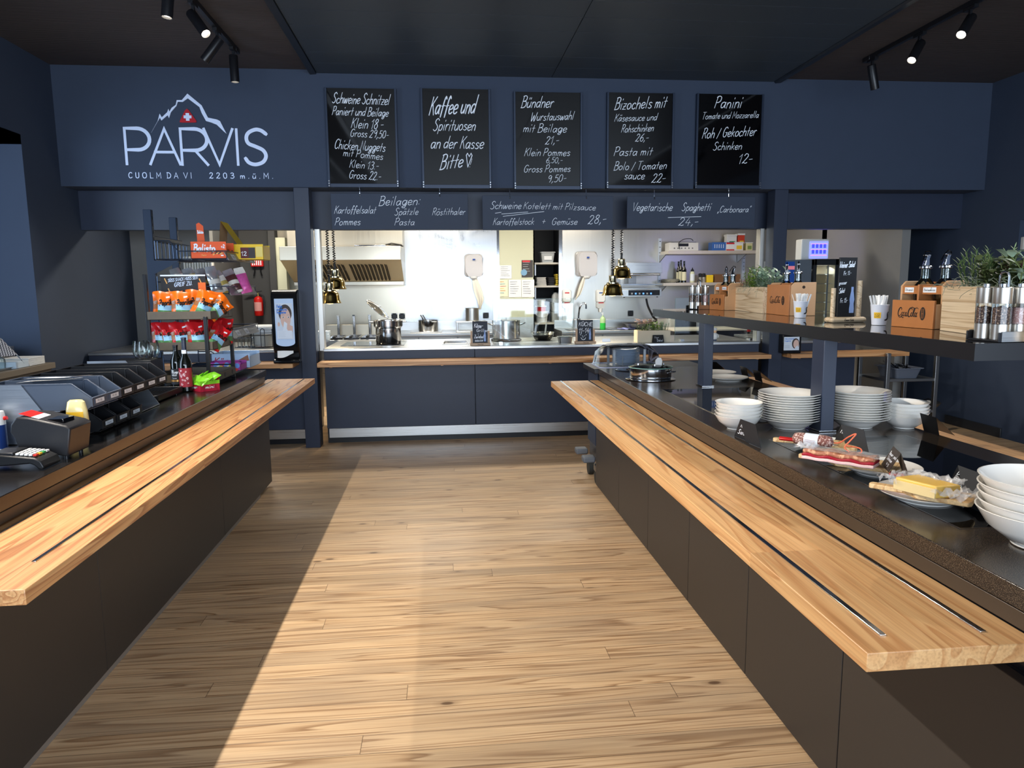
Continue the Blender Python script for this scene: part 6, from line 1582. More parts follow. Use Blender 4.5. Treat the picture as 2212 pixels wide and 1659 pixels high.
wp(MB().prism([(a.x+.05, zh0), (b.x+.02, zh0), (b.x+.01, zh1), (a.x+.08, zh1)], -YK+.02, -10.5, M=XZ), 'hood', STEELX, t, bev=.003)
wp(MB().box(a.x+.07, b.x-.02, 10.46, 10.495, zh0-.035, zh0-.005), 'handle_bar', STEEL, t, bev=.01)
wp(MB().box(a.x-.03, a.x+.04, 10.7, YK-.01, z0+.10, ztop), 'lift_column', STEELD, t, bev=.003)
wp(MB().box(a.x+.18, a.x+.30, 10.75, YK-.01, zg, zh0), 'back_panel', STEELD, t)
k = MB()
for x in (a.x+.05, b.x-.05): k.cyl((x, 10.5, z0-.002), (x, 10.5, z0+.012), .014)
wp(k, 'feet', BLACK, t)
c1 = aty(1398, 645, 10.5); c2 = aty(1418, 690, 10.5)
o = MB().tube(spline([(c1.x, 10.55, c1.z), (c1.x+.03, 10.55, c1.z-.12), (c2.x-.03, 10.6, c2.z+.05), (c2.x+.05, 10.7, c2.z-.03), (c2.x-.1, 10.75, c2.z-.06)], 5), .016, 8).obj('power_cable', BLACKM); tag(o, 'thick black cable hanging from the grill to the rear worktop', 'cable')
# wall shelves
def wshelf(label, x0, x1, yt, yb, Y0, x2=None):
    a = aty(x0, yt, Y0); b = aty(x1, yt, Y0); th = a.z-aty(x0, yb, Y0).z
    t = wt('wall_shelf', label, 'shelf', ((a.x+b.x)/2, (Y0+YK)/2, a.z-th))
    wp(MB().box(a.x, b.x, Y0, YK-.012, a.z-th, a.z), 'board', mat('shelf_steel', (206, 196, 180), .35, .4), t, bev=.003)
    for x in (a.x-.02 if x2 is None else a.x+.06, b.x-.18):
        wp(MB().prism([(10.65, a.z-th), (YK-.01, a.z-th), (YK-.01, a.z-th-.12)], x, x+.012, M=Matrix(((0, 0, 1, 0), (1, 0, 0, 0), (0, 1, 0, 0), (0, 0, 0, 1)))), 'bracket', STEELD, t)
    return a.z, a.x, b.x
zs1, sa, sb = wshelf('upper steel wall shelf with scale and tubs', 1443, 1640, 541.5, 549, 10.6)
zs2, sa2, sb2 = wshelf('lower steel wall shelf with bottles behind the pepper mills', 1433, 1625, 611, 617.5, 10.6, 1)
for px in (1424, 1605):
    p0 = aty(px, 515 if px < 1500 else 545, YK-.02); p1 = aty(px, 612, YK-.02)
    t = thing('shelf_rail', 'perforated steel shelf rail on the wall beside the grill' if px < 1500 else 'perforated steel shelf rail under the blue box', 'rail', (p1.x, YK-.012, p1.z))
    MB().box(-.022, .022, -.012, .008, 0, p0.z-p1.z).obj('rail', mat('rail_pale', (196, 206, 220), .4, .3), t)
    k = MB(); n = 8
    for i in range(n): k.box(-.012, .012, -.0135, -.012, (i+.4)*(p0.z-p1.z)/n, (i+.5)*(p0.z-p1.z)/n)
    k.obj('slots', BLACKG, t)
def kitchen_box(name, label, cat, x0, x1, y0, y1, Y, m, d=.14, zb=None, name2='body', bev=.004, extra=None):
    a = aty(x0, y1, Y); b = aty(x1, y0, Y); zb = a.z if zb is None else zb
    t = thing(name, label, cat, ((a.x+b.x)/2, Y, zb)); w = (b.x-a.x)/2; h = b.z-zb
    MB().box(-w, w, 0, d, .001, h).obj(name2, m, t, bev=bev)
    if extra: extra(t, w, h)
    return t
def sc_(t, w, h):
    MB().box(-w*.85, w*.85, .0, .2, h, h+.012).obj('platform', STEELD, t, bev=.003)
    MB().box(-w*.35, w*.3, -.004, .0, h*.55, h*.9).obj('display', BLACK, t)
    k = MB()
    for i in range(6): k.box(-w*.7+i*w*.25, -w*.62+i*w*.25, -.004, 0, h*.25, h*.38)
    k.obj('keys', mat('key_dark', (70, 70, 74)), t)
    MB().tube(spline([(-w*.3, -.01, h*.2), (-w*.4, -.02, h*.9), (0, .02, h+.05), (w*.5, .04, h+.06), (w*.7, .05, h+.03)], 5), .005, 6).obj('cable', BLACKM, t)
kitchen_box('kitchen_scale', 'white kitchen scale with cable on the upper wall shelf', 'scale', 1446, 1509, 524, 541.5, 10.66, mat('scale_white', (214, 212, 208), .4), .22, zs1, extra=sc_)
def bb(t, w, h):
    MB().box(w*.28, w*1.02, -.02, .13, .0, h*.94).obj('red_white_end', mat('box_white', (226, 226, 224), .5), t)
    k = MB().box(w*.28, w*1.021, -.0205, -.0195, h*.75, h*.94).box(w*.28, w*1.021, -.0205, -.0195, 0, h*.15); k.obj('red_bands', RED, t)
    k = MB()
    for i in range(5): k.ribbon([(-w*.75+i*w*.2, h*.35), (-w*.75+i*w*.2, h*.7)], .018, fXZ(-.002))
    k.obj('glass_pictures', mat('pale_blue_print', (196, 210, 226)), t)
kitchen_box('carton_box', 'blue carton with red and white end on the upper wall shelf', 'box', 1538, 1585, 523, 541.5, 10.66, mat('box_blue', (48, 96, 168), .5), .16, zs1, extra=bb)
def lidded(c):
    def f(t, w, h):
        MB().box(-w*1.06, w*1.06, -.008, .12, h*.92, h*1.02).obj('lid', WHITE, t, bev=.003)
        MB().box(-w*.5, w*.7, -.0015, 0, h*.15, h*.6).obj('label', c, t)
    return f
zq = aty(1580, 524, 10.78).z
kitchen_box('food_tub', 'tall white tub with a green label at the back of the upper shelf', 'tub', 1570, 1592, 507, 524, 10.80, WHITE, .11, zs1, extra=lidded(mat('tub_green', (50, 140, 70))))
kitchen_box('food_tub', 'red and yellow tub beside the tall white one on the upper shelf', 'tub', 1594, 1609, 505, 524, 10.80, mat('tub_red', (200, 60, 30), .5), .10, zs1, extra=lidded(mat('tub_yellow', (230, 190, 50))))
kitchen_box('food_tub', 'white lidded tub with a yellow label in front on the upper shelf', 'tub', 1586, 1606, 523, 541.5, 10.64, WHITE, .12, zs1, extra=lidded(mat('tub_yellow')if 'tub_yellow' in MATS else MATS['tub_yellow']) if False else lidded(MATS['tub_yellow']))
kitchen_box('food_tub', 'beige green tub at the end of the upper wall shelf', 'tub', 1611, 1626, 524, 541.5, 10.66, mat('tub_beige', (206, 200, 150), .5), .10, zs1, extra=lidded(mat('tub_olive', (120, 140, 70))))
# bottles on the lower shelf
def kbottle(label, px, yt, Y, r=.036):
    p = aty(px, 611, Y); h = aty(px, yt, Y).z-zs2
    t = thing('wine_bottle', label, 'wine bottle', (p.x, Y, zs2), 0, 'dark bottles on the lower wall shelf')
    MB().lathe([(0, .001), (r, .001), (r, h*.55), (r*.9, h*.62), (.014, h*.74), (.014, h*.97), (.016, h), (0, h)], 24).obj('glass', WINEG, t)
    MB().grid(lambda u, v: ((r+.0006)*sin(-1.3+2.6*u), -(r+.0006)*cos(-1.3+2.6*u), h*(.10+.4*v)), 10, 1).obj('label', mat('label_cream', (216, 210, 176), .6), t)
kbottle('dark wine bottle with cream label in front on the lower wall shelf', 1477, 564, 10.66)
kbottle('dark wine bottle behind the cream labelled one on the lower shelf', 1470, 562, 10.78)
kbottle('dark wine bottle at the back nearest the plate pile on the lower shelf', 1465, 565, 10.88)
p = aty(1495, 609, 10.68)
t = thing('dressing_bottle', 'dressing bottle with green label and black cap on the lower wall shelf', 'bottle', (p.x, 10.68, zs2)); h = aty(1495, 578, 10.68).z-zs2
MB().lathe([(0, .001), (.034, .001), (.036, .01), (.036, h*.62), (.022, h*.75)], 22).obj('bottle', mat('dressing_pale', (206, 208, 176), .25), t)
MB().lathe([(.024, h*.74), (.024, h*.84), (.010, h*.9), (.005, h), (0, h)], 18).obj('cap', BLACK, t)
MB().grid(lambda u, v: (.0366*sin(-1.2+2.4*u), -.0366*cos(-1.2+2.4*u), h*(.12+.45*v)), 8, 1).obj('label', LABEL, t)
for px, lab in ((1512, 'dark spice mill beside the dressing bottle on the lower shelf'), (1520, 'dark spice mill in front of the yellow packets on the lower shelf')):
    p = aty(px, 611, 10.75); h = aty(px, 590, 10.75).z-zs2
    t = thing('spice_mill', lab, 'spice mill', (p.x, 10.75, zs2)); MB().lathe([(0, .001), (.024, .001), (.024, h*.55), (.02, h*.6)], 18).obj('jar', mat('jar_grey', (150, 146, 138), .2), t); MB().lathe([(.024, h*.58), (.026, h*.95), (0, h)], 18).obj('cap', BLACK, t)
p = crockery('plate', PLATEP, '', (0, 0, 0), 'patterned plates on the lower wall shelf', m=mat('plate_pattern', (206, 202, 186), .3, vary=.5, vs=60), seg=28)
q = aty(1449, 611, 10.78); stack(p, 3, (q.x, 10.80, zs2+.001), .014, 'patterned plate at the end of the lower wall shelf, %s')
kitchen_box('spice_carton', 'yellow packet box among the mills on the lower shelf', 'box', 1527, 1541, 594, 610, 10.72, YE, .1, zs2)
kitchen_box('spice_carton', 'orange brown packet box behind the oil bottles on the lower shelf', 'box', 1543, 1600, 592, 610, 10.75, mat('box_brown', (120, 84, 52), .6), .1, zs2)
# counter oven with knobs behind the planter
def ov(t, w, h):
    for i, x in enumerate((-.72, -.1, .22, .5)):
        k = MB().lathe([(0, .03), (.022, .03), (.026, 0)], 20, M=T(x*w, 0, h*.5) @ XZ) if i != 1 else MB().box(x*w-.02, x*w+.02, -.01, 0, h*.35, h*.65)
        k.obj('knob' if i != 1 else 'rocker_switch', BLACK if i != 1 else mat('switch_green', (30, 160, 70), emit=(40, 200, 90), es=.5), t)
    MB().box(-w, -w*.5, -.004, 0, .02, h*.9).obj('dark_panel', BLACK, t)
kitchen_box('counter_oven', 'steel counter oven with knobs and green switch on the rear worktop', 'oven', 1458, 1640, 678, 706, 10.4, STEELX, .45, ZR, extra=ov)
kitchen_box('electric_cooker', 'cream steel box on the rear worktop behind the pink flowers', 'appliance', 1420, 1456, 688, 707, 10.6, STEELH, .3, ZR)
t = thing('serving_bowl', 'steel serving dish behind the pink flowers on the rear worktop', 'dish', (aty(1375, 700, 10.5).x, 10.5, ZR)); MB().loft([rrect(.22, .25, .03, 4, .02), rrect(.34, .36, .05, 4, .09), rrect(.42, .42, .05, 4, .094), rrect(.32, .34, .05, 4, .088), rrect(.2, .22, .03, 4, .03)]).obj('dish', STEELD, t); MB().box(-.1, .1, -.1, .1, 0, .02).obj('foot', BLACK, t)
# fridge drawers and vitrine stuff at the right end
kitchen_box('drawer_fridge', 'dark glass fronted fridge under the counter oven', 'fridge', 1455, 1620, 713, 760, 9.6, mat('fridge_dark', (40, 38, 38), .12), .6, .3, extra=lambda t, w, h: (MB().box(-w, w, -.02, .62, h, h+.02).obj('top_edge', mat('fridge_cream', (220, 214, 196), .4), t), MB().box(w-.05, w-.0, -.022, .0, h-.02, h+.022).obj('red_corner', RED, t)))

# ================================================================== counter section behind the checkout
def napkin(label, loc, w, h, grp):
    t = thing('napkin_dispenser', label, 'napkin dispenser', loc, 0, grp); d = .26
    pr = [(0, .0), (.0, .03), (.05, .05), (.055, .10), (.02, .16), (.02, h-.06), (.05, h-.015), (.10, h), (d-.03, h), (d, h-.03), (d, 0)]
    Mx = Matrix(((0, 0, 1, 0), (1, 0, 0, 0), (0, 1, 0, 0), (0, 0, 0, 1)))
    MB().prism(pr, -w/2, w/2, M=Mx).obj('housing', mat('dispenser_black', (14, 15, 18), .22), t, bev=.010)
    P = [(-w*.36, h-.085)]+[(w*.36, h-.085)]+[(w*.36, .20)]+[(w*.36*cos(a), .20-.035*sin(a)) for a in [i*pi/10 for i in range(1, 10)]]+[(-w*.36, .20)]
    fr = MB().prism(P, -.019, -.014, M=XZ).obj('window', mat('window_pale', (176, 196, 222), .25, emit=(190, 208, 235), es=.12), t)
    ad = MB(); ax, bx, z0, z1 = -w*.31, w*.31, .235, h-.13
    ad.box(ax, bx, .0115, .0135, z0, z1, 0); W_ = bx-ax; H_ = z1-z0
    SK = 1; HR = 2
    f = lambda x, z: (ax+x*W_, .0108, z0+z*H_)
    def blob(c, rx, rz, mi, dy=0, n=22, a0=0):
        ad.add([(ax+(c[0]+rx*cos(2*pi*i/n)*cos(a0)-rz*sin(2*pi*i/n)*sin(a0))*W_, .0112-dy, z0+c[1]*H_+(rx*cos(2*pi*i/n)*sin(a0)*W_+rz*sin(2*pi*i/n)*cos(a0)*H_)) for i in range(n)], [tuple(range(n))], mi)
    blob((.56, .72), .40, .25, HR, 0); blob((.57, .58), .31, .29, SK, .0004); blob((.14, .42), .07, .06, SK, .0003)
    for ex in (.43, .75): blob((ex, .615), .06, .022, 4, .0008); blob((ex, .613), .028, .02, HR, .0010); ad.ribbon([(ex-.08, .665), (ex, .685), (ex+.08, .67)], .004, lambda x, z: (ax+x*W_, .0100, z0+z*H_), HR)
    ad.ribbon([(.60, .6), (.57, .51), (.63, .50)], .003, lambda x, z: (ax+x*W_, .0100, z0+z*H_), 5)
    for q, m_, dy in (([(.36, .22), (.48, .50), (.72, .42), (.86, .22)], 4, .0014), ([(.62, .30), (.66, .44), (.98, .36), (.98, .20), (.7, .22)], SK, .0018)):
        ad.add([(ax+x*W_, .0112-dy, z0+z*H_) for x, z in q], [tuple(range(len(q)))], m_)
    for i in range(3): ad.ribbon([(.66, .40-.05*i), (.96, .33-.05*i)], .0025, lambda x, z: (ax+x*W_, .009, z0+z*H_), 5)
    ad.add([(ax+x*W_, .0088, z0+z*H_) for x, z in ((.04, .02), (.94, .02), (.94, .24), (.04, .24))], [(0, 1, 2, 3)], 4)
    fl_ = lambda x, z: (ax+x*W_, .0084, z0+z*H_)
    for i in range(5): ad.ribbon([(.09, .21-.035*i), (.55-.05*(i % 2), .21-.035*i)], .003, fl_, 6)
    ft = lambda x, z: (x, .0086, z)
    text(ad, 'Help', ft, ax+.05*W_, z0+.88*H_, .030, W_*.34, .17, mi=3); text(ad, 'promote', ft, ax+.05*W_, z0+.80*H_, .027, W_*.62, .17, mi=3); text(ad, 'hygiene', ft, ax+.05*W_, z0+.72*H_, .027, W_*.56, .17, mi=3)
    ad.obj('advert', [mat('ad_paper', (214, 222, 232), .5), mat('ad_skin', (222, 186, 170), .6), mat('ad_hair', (70, 58, 54), .6), mat('ad_blue', (30, 120, 214), .5), mat('ad_white', (226, 232, 240), .5), mat('ad_line', (176, 130, 120), .6), mat('ad_grey', (150, 160, 172), .6)], t)
    k = MB().grid(lambda u, v: ((u-.5)*w*.62+.01*v, -.012-.05*v+.01*sin(u*5), .125-.065*v*(.6+.4*sin(u*3+1))), 10, 6); k.obj('napkin', PAPER, t)
    return t
pa, pb, pc_ = aty(588, 772, 7.10), aty(641, 772, 7.10), aty(600, 626, 7.10)
nd = napkin('tall black napkin dispenser on the ledge beside the navy pillar', ((pa.x+pb.x)/2+.02, 7.08, .8725), pb.x-pa.x+.015, pc_.z-.8725, 'napkin dispensers on the larch ledges')
q = aty(1711, 752, 7.10)
t = thing('napkin_dispenser', 'short black table napkin dispenser with an advert below the gantry shelf', 'napkin dispenser', (q.x, 7.10, .8725), 0, 'napkin dispensers on the larch ledges')
MB().box(-.10, .10, 0, .16, .001, .20).obj('housing', MATS['dispenser_black'], t, bev=.010)
k = MB().box(-.092, .075, -.003, .0, .035, .175, 0)
k.add([(.035+.04*cos(i*.3), -.0034, .105+.055*sin(i*.3)) for i in range(21)], [tuple(range(21))], 1); k.add([(.040+.03*cos(i*.3), -.0038, .10+.045*sin(i*.3)) for i in range(21)], [tuple(range(21))], 2)
k.add([(.02, -.0042, .04), (.07, -.0042, .04), (.06, -.0042, .085), (.04, -.0042, .075)], [(0, 1, 2, 3)], 0)
text(k, 'Help promote', fXZ(-.0042), -.085, .150, .014, .10, .17, mi=3); text(k, 'hygiene', fXZ(-.0042), -.085, .128, .014, .065, .17, mi=3)
for i in range(3): k.ribbon([(-.085, .085-.012*i), (-.03, .085-.012*i)], .003, fXZ(-.0042), 4)
k.obj('advert', [MATS['ad_paper'], MATS['ad_hair'], MATS['ad_skin'], MATS['ad_blue'], MATS['ad_grey']], t)
# plates in a wire rack with napkins on top
q = on(568, 751); YP = 7.75
cx = aty(572, 740, YP).x
p = crockery('dinner_plate', PLATEP, '', (0, 0, 0), 'plates in the wire rack behind the napkin dispenser')
stack(p, 8, (cx, YP, ZK+.012), .0125, 'white dinner plate in the wire rack behind the napkin dispenser, %s')
t = thing('plate_rack', 'black wire rack holding a pile of plates behind the napkin dispenser', 'plate rack', (cx, YP, ZK))
k = MB()
for z in (.008, .13): k.tube([(.155*cos(a), .155*sin(a), z) for a in [i*2*pi/30 for i in range(30)]], .004, 6, closed=True)
for a in (-2.2, -1.45, -.7, .8, 2.4):
    for d_ in (-.12, .12): k.tube([(.155*cos(a+d_), .155*sin(a+d_), .008), (.155*cos(a+d_), .155*sin(a+d_), .19), (.155*cos(a), .155*sin(a), .20), (.155*cos(a-d_), .155*sin(a-d_), .19)], .004, 6)
k.obj('wire_frame', BLACKM, t)
t = thing('napkin_stack', 'loose stack of white napkins on the plate pile', 'napkins', (cx, YP, ZK+.135))
k = MB(); r = random.Random(2)
for i in range(4): k.loft([rrect(.24, .22, .02, 3, .001+i*.024, r.uniform(-.03, .03), r.uniform(-.02, .02)), rrect(.23, .21, .02, 3, .022+i*.024, r.uniform(-.03, .03), r.uniform(-.02, .02))])
k.obj('napkins', PAPER, t, bev=.004)
t = thing('cutlery_caddy', 'steel wire cutlery caddy beside the plate rack', 'caddy', (aty(532, 745, 7.7).x, 7.7, ZK))
k = MB()
for i in range(7): k.tube([(-.1+i*.033, -.06, 0), (-.1+i*.033, -.06, .10)], .004, 6)
for z in (.005, .1): k.tube([(-.1, -.06, z), (.1, -.06, z), (.1, .06, z), (-.1, .06, z)], .005, 6, closed=True)
k.obj('wire_frame', CHROME, t)
k = MB()
for x in (-.06, 0, .06): k.lathe([(0, .004), (.024, .004), (.026, .11)], 16, M=T(x, 0, 0))
k.obj('cups', SHEET, t)
# radiator, fire extinguisher, instruction box
a = aty(396, 554, 8.54); b = aty(460, 556, 8.54)
t = thing('radiator', 'tall cream ribbed radiator behind the snack rack', 'radiator', ((a.x+b.x)/2, 8.5, .4))
w_ = b.x-a.x; k = MB(); n = 11
for i in range(n): k.box(-w_/2+i*w_/n+.004, -w_/2+(i+1)*w_/n-.004, 0, .07, 0, a.z-.4)
k.obj('ribs', mat('radiator_cream', (224, 222, 214), .4), t, bev=.012)
MB().box(-w_/2, w_/2, .01, .06, .02, .05).box(-w_/2, w_/2, .01, .06, a.z-.45, a.z-.42).obj('collector', MATS['radiator_cream'], t)
YX = 10.535
p = aty(560, 682, YX); tp = aty(560, 640, YX)
t = thing('fire_extinguisher', 'red fire extinguisher hanging on the dark wall beside the snack rack', 'fire extinguisher', (p.x, YX, p.z)); h = tp.z-p.z
MB().lathe([(0, .0), (.055, 0), (.062, .01), (.062, h*.82), (.05, h*.93), (.02, h)], 28).obj('cylinder', RED, t)
MB().cyl((0, 0, h), (0, 0, h+.05), .014).obj('valve', BRASS, t)
MB().box(-.10, .12, -.008, .008, h+.05, h+.062, M=RY(-.2)).box(-.03, .10, -.008, .008, h+.07, h+.08, M=RY(-.45)).obj('lever', BLACK, t)
MB().grid(lambda u, v: (.0628*sin(-.9+1.8*u), -.0628*cos(-.9+1.8*u), h*(.25+.45*v)), 8, 1).obj('label', mat('ext_label', (214, 150, 146), .5), t)
MB().tube([(.02, 0, h+.03), (.08, 0, h), (.075, 0, h*.4)], .009, 7).obj('hose', BLACKM, t)
a = aty(541.5, 576, 10.53); b = aty(566.5, 541, 10.53)
t = thing('fire_blanket_box', 'red fire blanket box with white print above the extinguisher', 'fire blanket', ((a.x+b.x)/2, 10.598, a.z)); w_ = (b.x-a.x)/2; h = b.z-a.z
MB().box(-w_, w_, -.06, 0, 0, h).obj('box', RED, t, bev=.006)
k = MB(); text(k, 'FEUER', fXZ(-.0612), -w_*.5, h*.82, .018, w_, .16); text(k, 'LÖSCHDECKE' if False else 'LOSCHDECKE', fXZ(-.0612), -w_*.8, h*.68, .026, w_*1.6, .16)
for i in range(5): k.ribbon([(-w_*.7+i*w_*.33, h*.12), (-w_*.7+i*w_*.33, h*.55)], .022, fXZ(-.0612))
k.obj('print', LABEL, t)
for s in (-.5, .45): MB().tube([(s*w_, -.03, .0), (s*w_, -.03, -.07), (s*w_*1.4, -.03, -.13)], .010, 6).obj('strap', BLACK, t)

# ================================================================== back bar in the wall recess
e = aty(110, 784, 6.45); XB, ZB = e.x, e.z
t = wt('back_bar_cabinet', 'brown back bar cabinet with drawers in the wall recess', 'cabinet', (XB-.35, 4.8, 0))
BB = mat('bar_brown', (126, 110, 92), .5)
wp(MB().box(XB-.62, XB, 2.2, 6.52, ZB-.05, ZB), 'worktop', mat('bar_top', (132, 120, 104), .4), t, bev=.003)
wp(MB().box(XB-.60, XB-.03, 2.2, 6.5, 0, ZB-.05), 'carcass', BB, t)
for i in range(6):
    y = 6.48-.72*i; d = wp(MB().box(XB-.03, XB-.008, y-.70, y, ZB-.25, ZB-.075), 'drawer', BB, t, bev=.002)
    wp(MB().box(XB-.03, XB-.008, y-.70, y, .08, ZB-.27), 'door', BB, t, bev=.002)
    if i == 0:
        k = MB().add([(XB-.0075, y-.44, ZB-.125), (XB-.0075, y-.26, ZB-.125), (XB-.0075, y-.26, ZB-.10), (XB-.0075, y-.44, ZB-.10)], [(0, 1, 2, 3)], 0); text(k, 'Besteck', fYZ(XB-.0072, y-.42, ZB-.118), 0, 0, .012, .13, .14, mi=1); k.obj('label_strip', [LABEL, INK], d)
# tray of upside down glasses
gy = 5.75; gx = XB-.27
t = thing('glass_tray', 'pale oval tray under the upside down wine glasses on the back bar', 'tray', (gx, gy, ZB)); MB().loft([rrect(.40, .62, .08, 6, .001), rrect(.44, .66, .09, 6, .018), rrect(.42, .64, .09, 6, .018), rrect(.38, .60, .08, 6, .006)]).obj('tray', mat('tray_pale', (196, 206, 216), .3), t)
UP = [(.034, .004), (.038, .04), (.034, .075), (.014, .094), (.0045, .102), (.004, .150), (.010, .156), (.034, .162), (.034, .164), (0, .165)]
g0 = None; wn = []
for j in range(3):
    for i in range(5):
        loc = (gx+.13-.11*j, gy-.24+.12*i, ZB+.006); lab = 'upside down wine glass on the pale tray of the back bar'
        if g0 is None: g0 = MB().lathe(UP, 22).obj('wine_glass', SHEET, loc=loc); tag(g0, lab, 'glass', 'upside down wine glasses on the back bar')
        else: c = g0.copy(); COL.objects.link(c); c.location = loc
t = thing('serving_tray', 'small white tray balanced on the feet of the wine glasses', 'tray', (gx, gy+.08, ZB+.172)); MB().loft([rrect(.30, .40, .05, 5, .001), rrect(.36, .46, .06, 5, .018), rrect(.33, .43, .06, 5, .018), rrect(.29, .38, .05, 5, .005)]).obj('tray', WHITE, t)
for i in range(3):
    o = MB().lathe([(0, .002), (.028, .002), (.032, .06), (.030, .06), (.026, .006)], 18).obj('tumbler', SHEET, loc=(gx+.09, gy+.02+.09*i, ZB+.178)); tag(o, ('tumbler under the checked cloth nearest the viewer', 'middle tumbler under the checked cloth', 'tumbler under the checked cloth at the wall end')[i], 'glass', 'tumblers under the checked cloth')
def checks(name):
    m, n, l, b = newmat(name); tc = n.new('ShaderNodeTexCoord'); ck = n.new('ShaderNodeTexChecker'); ck.inputs['Scale'].default_value = 62
    ck.inputs[1].default_value = rgb((214, 220, 230)); ck.inputs[2].default_value = rgb((28, 36, 60)); l.new(tc.outputs['UV'], ck.inputs[0]); l.new(ck.outputs[0], b.inputs['Base Color']); b.inputs['Roughness'].default_value = .9
    return m
CH = checks('checked_cloth')
def cl(u, v):
    x = (u-.5)*.62; y = (v-.5)*.66; top_ = .085
    ex = max(0, abs(x)-.15); ey = max(0, abs(y)-.22)
    z = top_-.95*max(0, x-.15)*1.0-.55*max(0, -x-.15)-.75*ey+.012*sin(9*x+3)*sin(8*y)
    return (x-.25*max(0, x-.15), y-.3*math.copysign(ey, y), z)
o = MB().grid(cl, 26, 26).obj('checked_cloth', CH, loc=(gx+.02, gy-.02, ZB+.19))
uv = o.data.uv_layers.new(name='UVMap')
for lp in o.data.loops:
    i = lp.vertex_index; uv.data[lp.index].uv = ((i % 27)/26*.62, (i//27)/26*.66)
tag(o, 'blue and white checked cloth draped over glasses on the back bar', 'cloth')
nk = thing('napkin_stack', 'stack of white paper napkins at the end of the back bar', 'napkins', (XB-.14, 6.18, ZB))
MB().box(-.11, .11, -.18, .0, .001, .055).obj('band', mat('napkin_blue', (206, 220, 230), .8), nk, bev=.004)
k = MB(); r = random.Random(8)
for i in range(6): k.box(-.11+r.uniform(-.006, .006), .11, .0+r.uniform(-.01, .01), .24, .002+i*.011, .012+i*.011)
k.obj('napkins', PAPER, nk, bev=.003)
t = thing('steel_container', 'steel container behind the glasses in the wall recess', 'container', (XB-.42, 6.3, ZB)); MB().box(-.12, .12, -.2, .18, .001, .15).obj('body', STEELX, t, bev=.004)

# ================================================================== counter section on the far side: fly lamp, cabinet, terminal
a = aty(1717, 562, 8.4); b = aty(1778, 518, 8.4)
gc0 = aty(1745, 676, 8.0); gc1 = aty(1806, 560, 8.0)
t = wt('glass_cabinet', 'lit glass display cabinet with steel shelves behind the gantry shelf', 'display cabinet', ((gc0.x+gc1.x)/2, 8.2, ZK))
x0, x1, z1_ = gc0.x-.45, gc1.x, gc1.z
wp(MB().box(gc0.x, gc0.x+.03, 7.9, 8.5, ZK, z1_).box(x1-.06, x1, 7.9, 8.5, ZK, z1_).box(gc0.x, x1, 7.9, 8.5, z1_-.07, z1_).box(gc0.x, x1, 7.9, 8.5, ZK, ZK+.07), 'frame', mat('cabinet_black', (26, 28, 30), .35), t, bev=.004)
wp(MB().box(gc0.x+.03, x1-.06, 8.46, 8.5, ZK+.07, z1_-.07), 'back_panel', STEELH, t)
k = MB()
for i in range(1, 7): k.box(gc0.x+.03, x1-.06, 7.95, 8.46, ZK+.07+i*(z1_-ZK-.14)/7, ZK+.075+i*(z1_-ZK-.14)/7)
wp(k, 'shelves', STEEL, t)
wp(MB().box(x1-.14, x1-.12, 7.93, 7.95, ZK+.07, z1_-.07), 'divider', STEEL, t)
wp(MB().box(gc0.x+.03, x1-.06, 7.905, 7.909, ZK+.07, z1_-.07), 'door_glass', SHEET, t)
wp(MB().box(gc0.x+.04, gc0.x+.06, 8.3, 8.33, ZK+.1, z1_-.1), 'lamp_tube', mat('tube_glow', (255, 240, 200), emit=(255, 236, 190), es=9), t)
light('cabinet_light', 'AREA', ((gc0.x+x1)/2-.03, 8.0, z1_-.1), 16, (1, .9, .7), ((gc0.x+x1)/2, 8.2, ZK), .3, .1)
a2 = aty(1688, 676, 7.9); b2 = aty(1724, 561, 7.9)
t = wt('card_reader_column', 'dark column with a blue payment screen beside the glass cabinet', 'payment terminal', ((a2.x+b2.x)/2, 8.1, ZK))
wp(MB().box(a2.x, gc0.x-.004, 7.95, 8.5, ZK+.001, b2.z), 'housing', mat('column_grey', (90, 98, 106), .4), t, bev=.004)
s_ = wp(MB().box(a2.x+.0, b2.x-.02, 7.935, 7.95, ZK+.16, b2.z-.02), 'screen', mat('screen_blue', (20, 44, 96), .1, emit=(30, 66, 140), es=.35), t)
k = MB().box(a2.x+.0, b2.x-.02, 7.932, 7.935, b2.z-.11, b2.z-.07, 0); 
for i in range(4):
    for j in range(2): k.box(a2.x+.025+i*.045, a2.x+.045+i*.045, 7.932, 7.935, ZK+.22+j*.07, ZK+.24+j*.07, 1)
k.obj('screen_icons', [mat('icon_red', (220, 120, 130), emit=(220, 130, 140), es=.3), mat('icon_white', (210, 226, 250), emit=(210, 226, 250), es=.4)], s_)
t = wt('fly_lamp', 'white electric fly trap with blue glowing tubes above the glass cabinet', 'fly trap', ((a.x+b.x)/2, 8.35, z1_))
wp(MB().box(a.x, b.x, 8.25, 8.40, z1_+.002, b.z), 'housing', WHITE, t, bev=.012)
f_ = wp(MB().box(a.x+.10, b.x-.02, 8.243, 8.25, z1_+.02, b.z-.03), 'light_panel', mat('uv_panel', (130, 140, 240), .3, emit=(120, 130, 255), es=1.1), t)
k = MB()
for j in range(3): k.box(a.x+.11, b.x-.03, 8.2415, 8.243, z1_+.05+j*(b.z-z1_)*.27, z1_+.062+j*(b.z-z1_)*.27, 0)
for j in range(2):
    for i in range(4): k.box(a.x+.125+i*.048, a.x+.158+i*.048, 8.2412, 8.2428, z1_+.075+j*(b.z-z1_)*.27, z1_+.12+j*(b.z-z1_)*.27, 1)
k.obj('grille', [mat('uv_pink', (236, 170, 220), emit=(236, 160, 220), es=.5), mat('uv_deep', (60, 66, 230), emit=(60, 70, 255), es=.9)], f_)
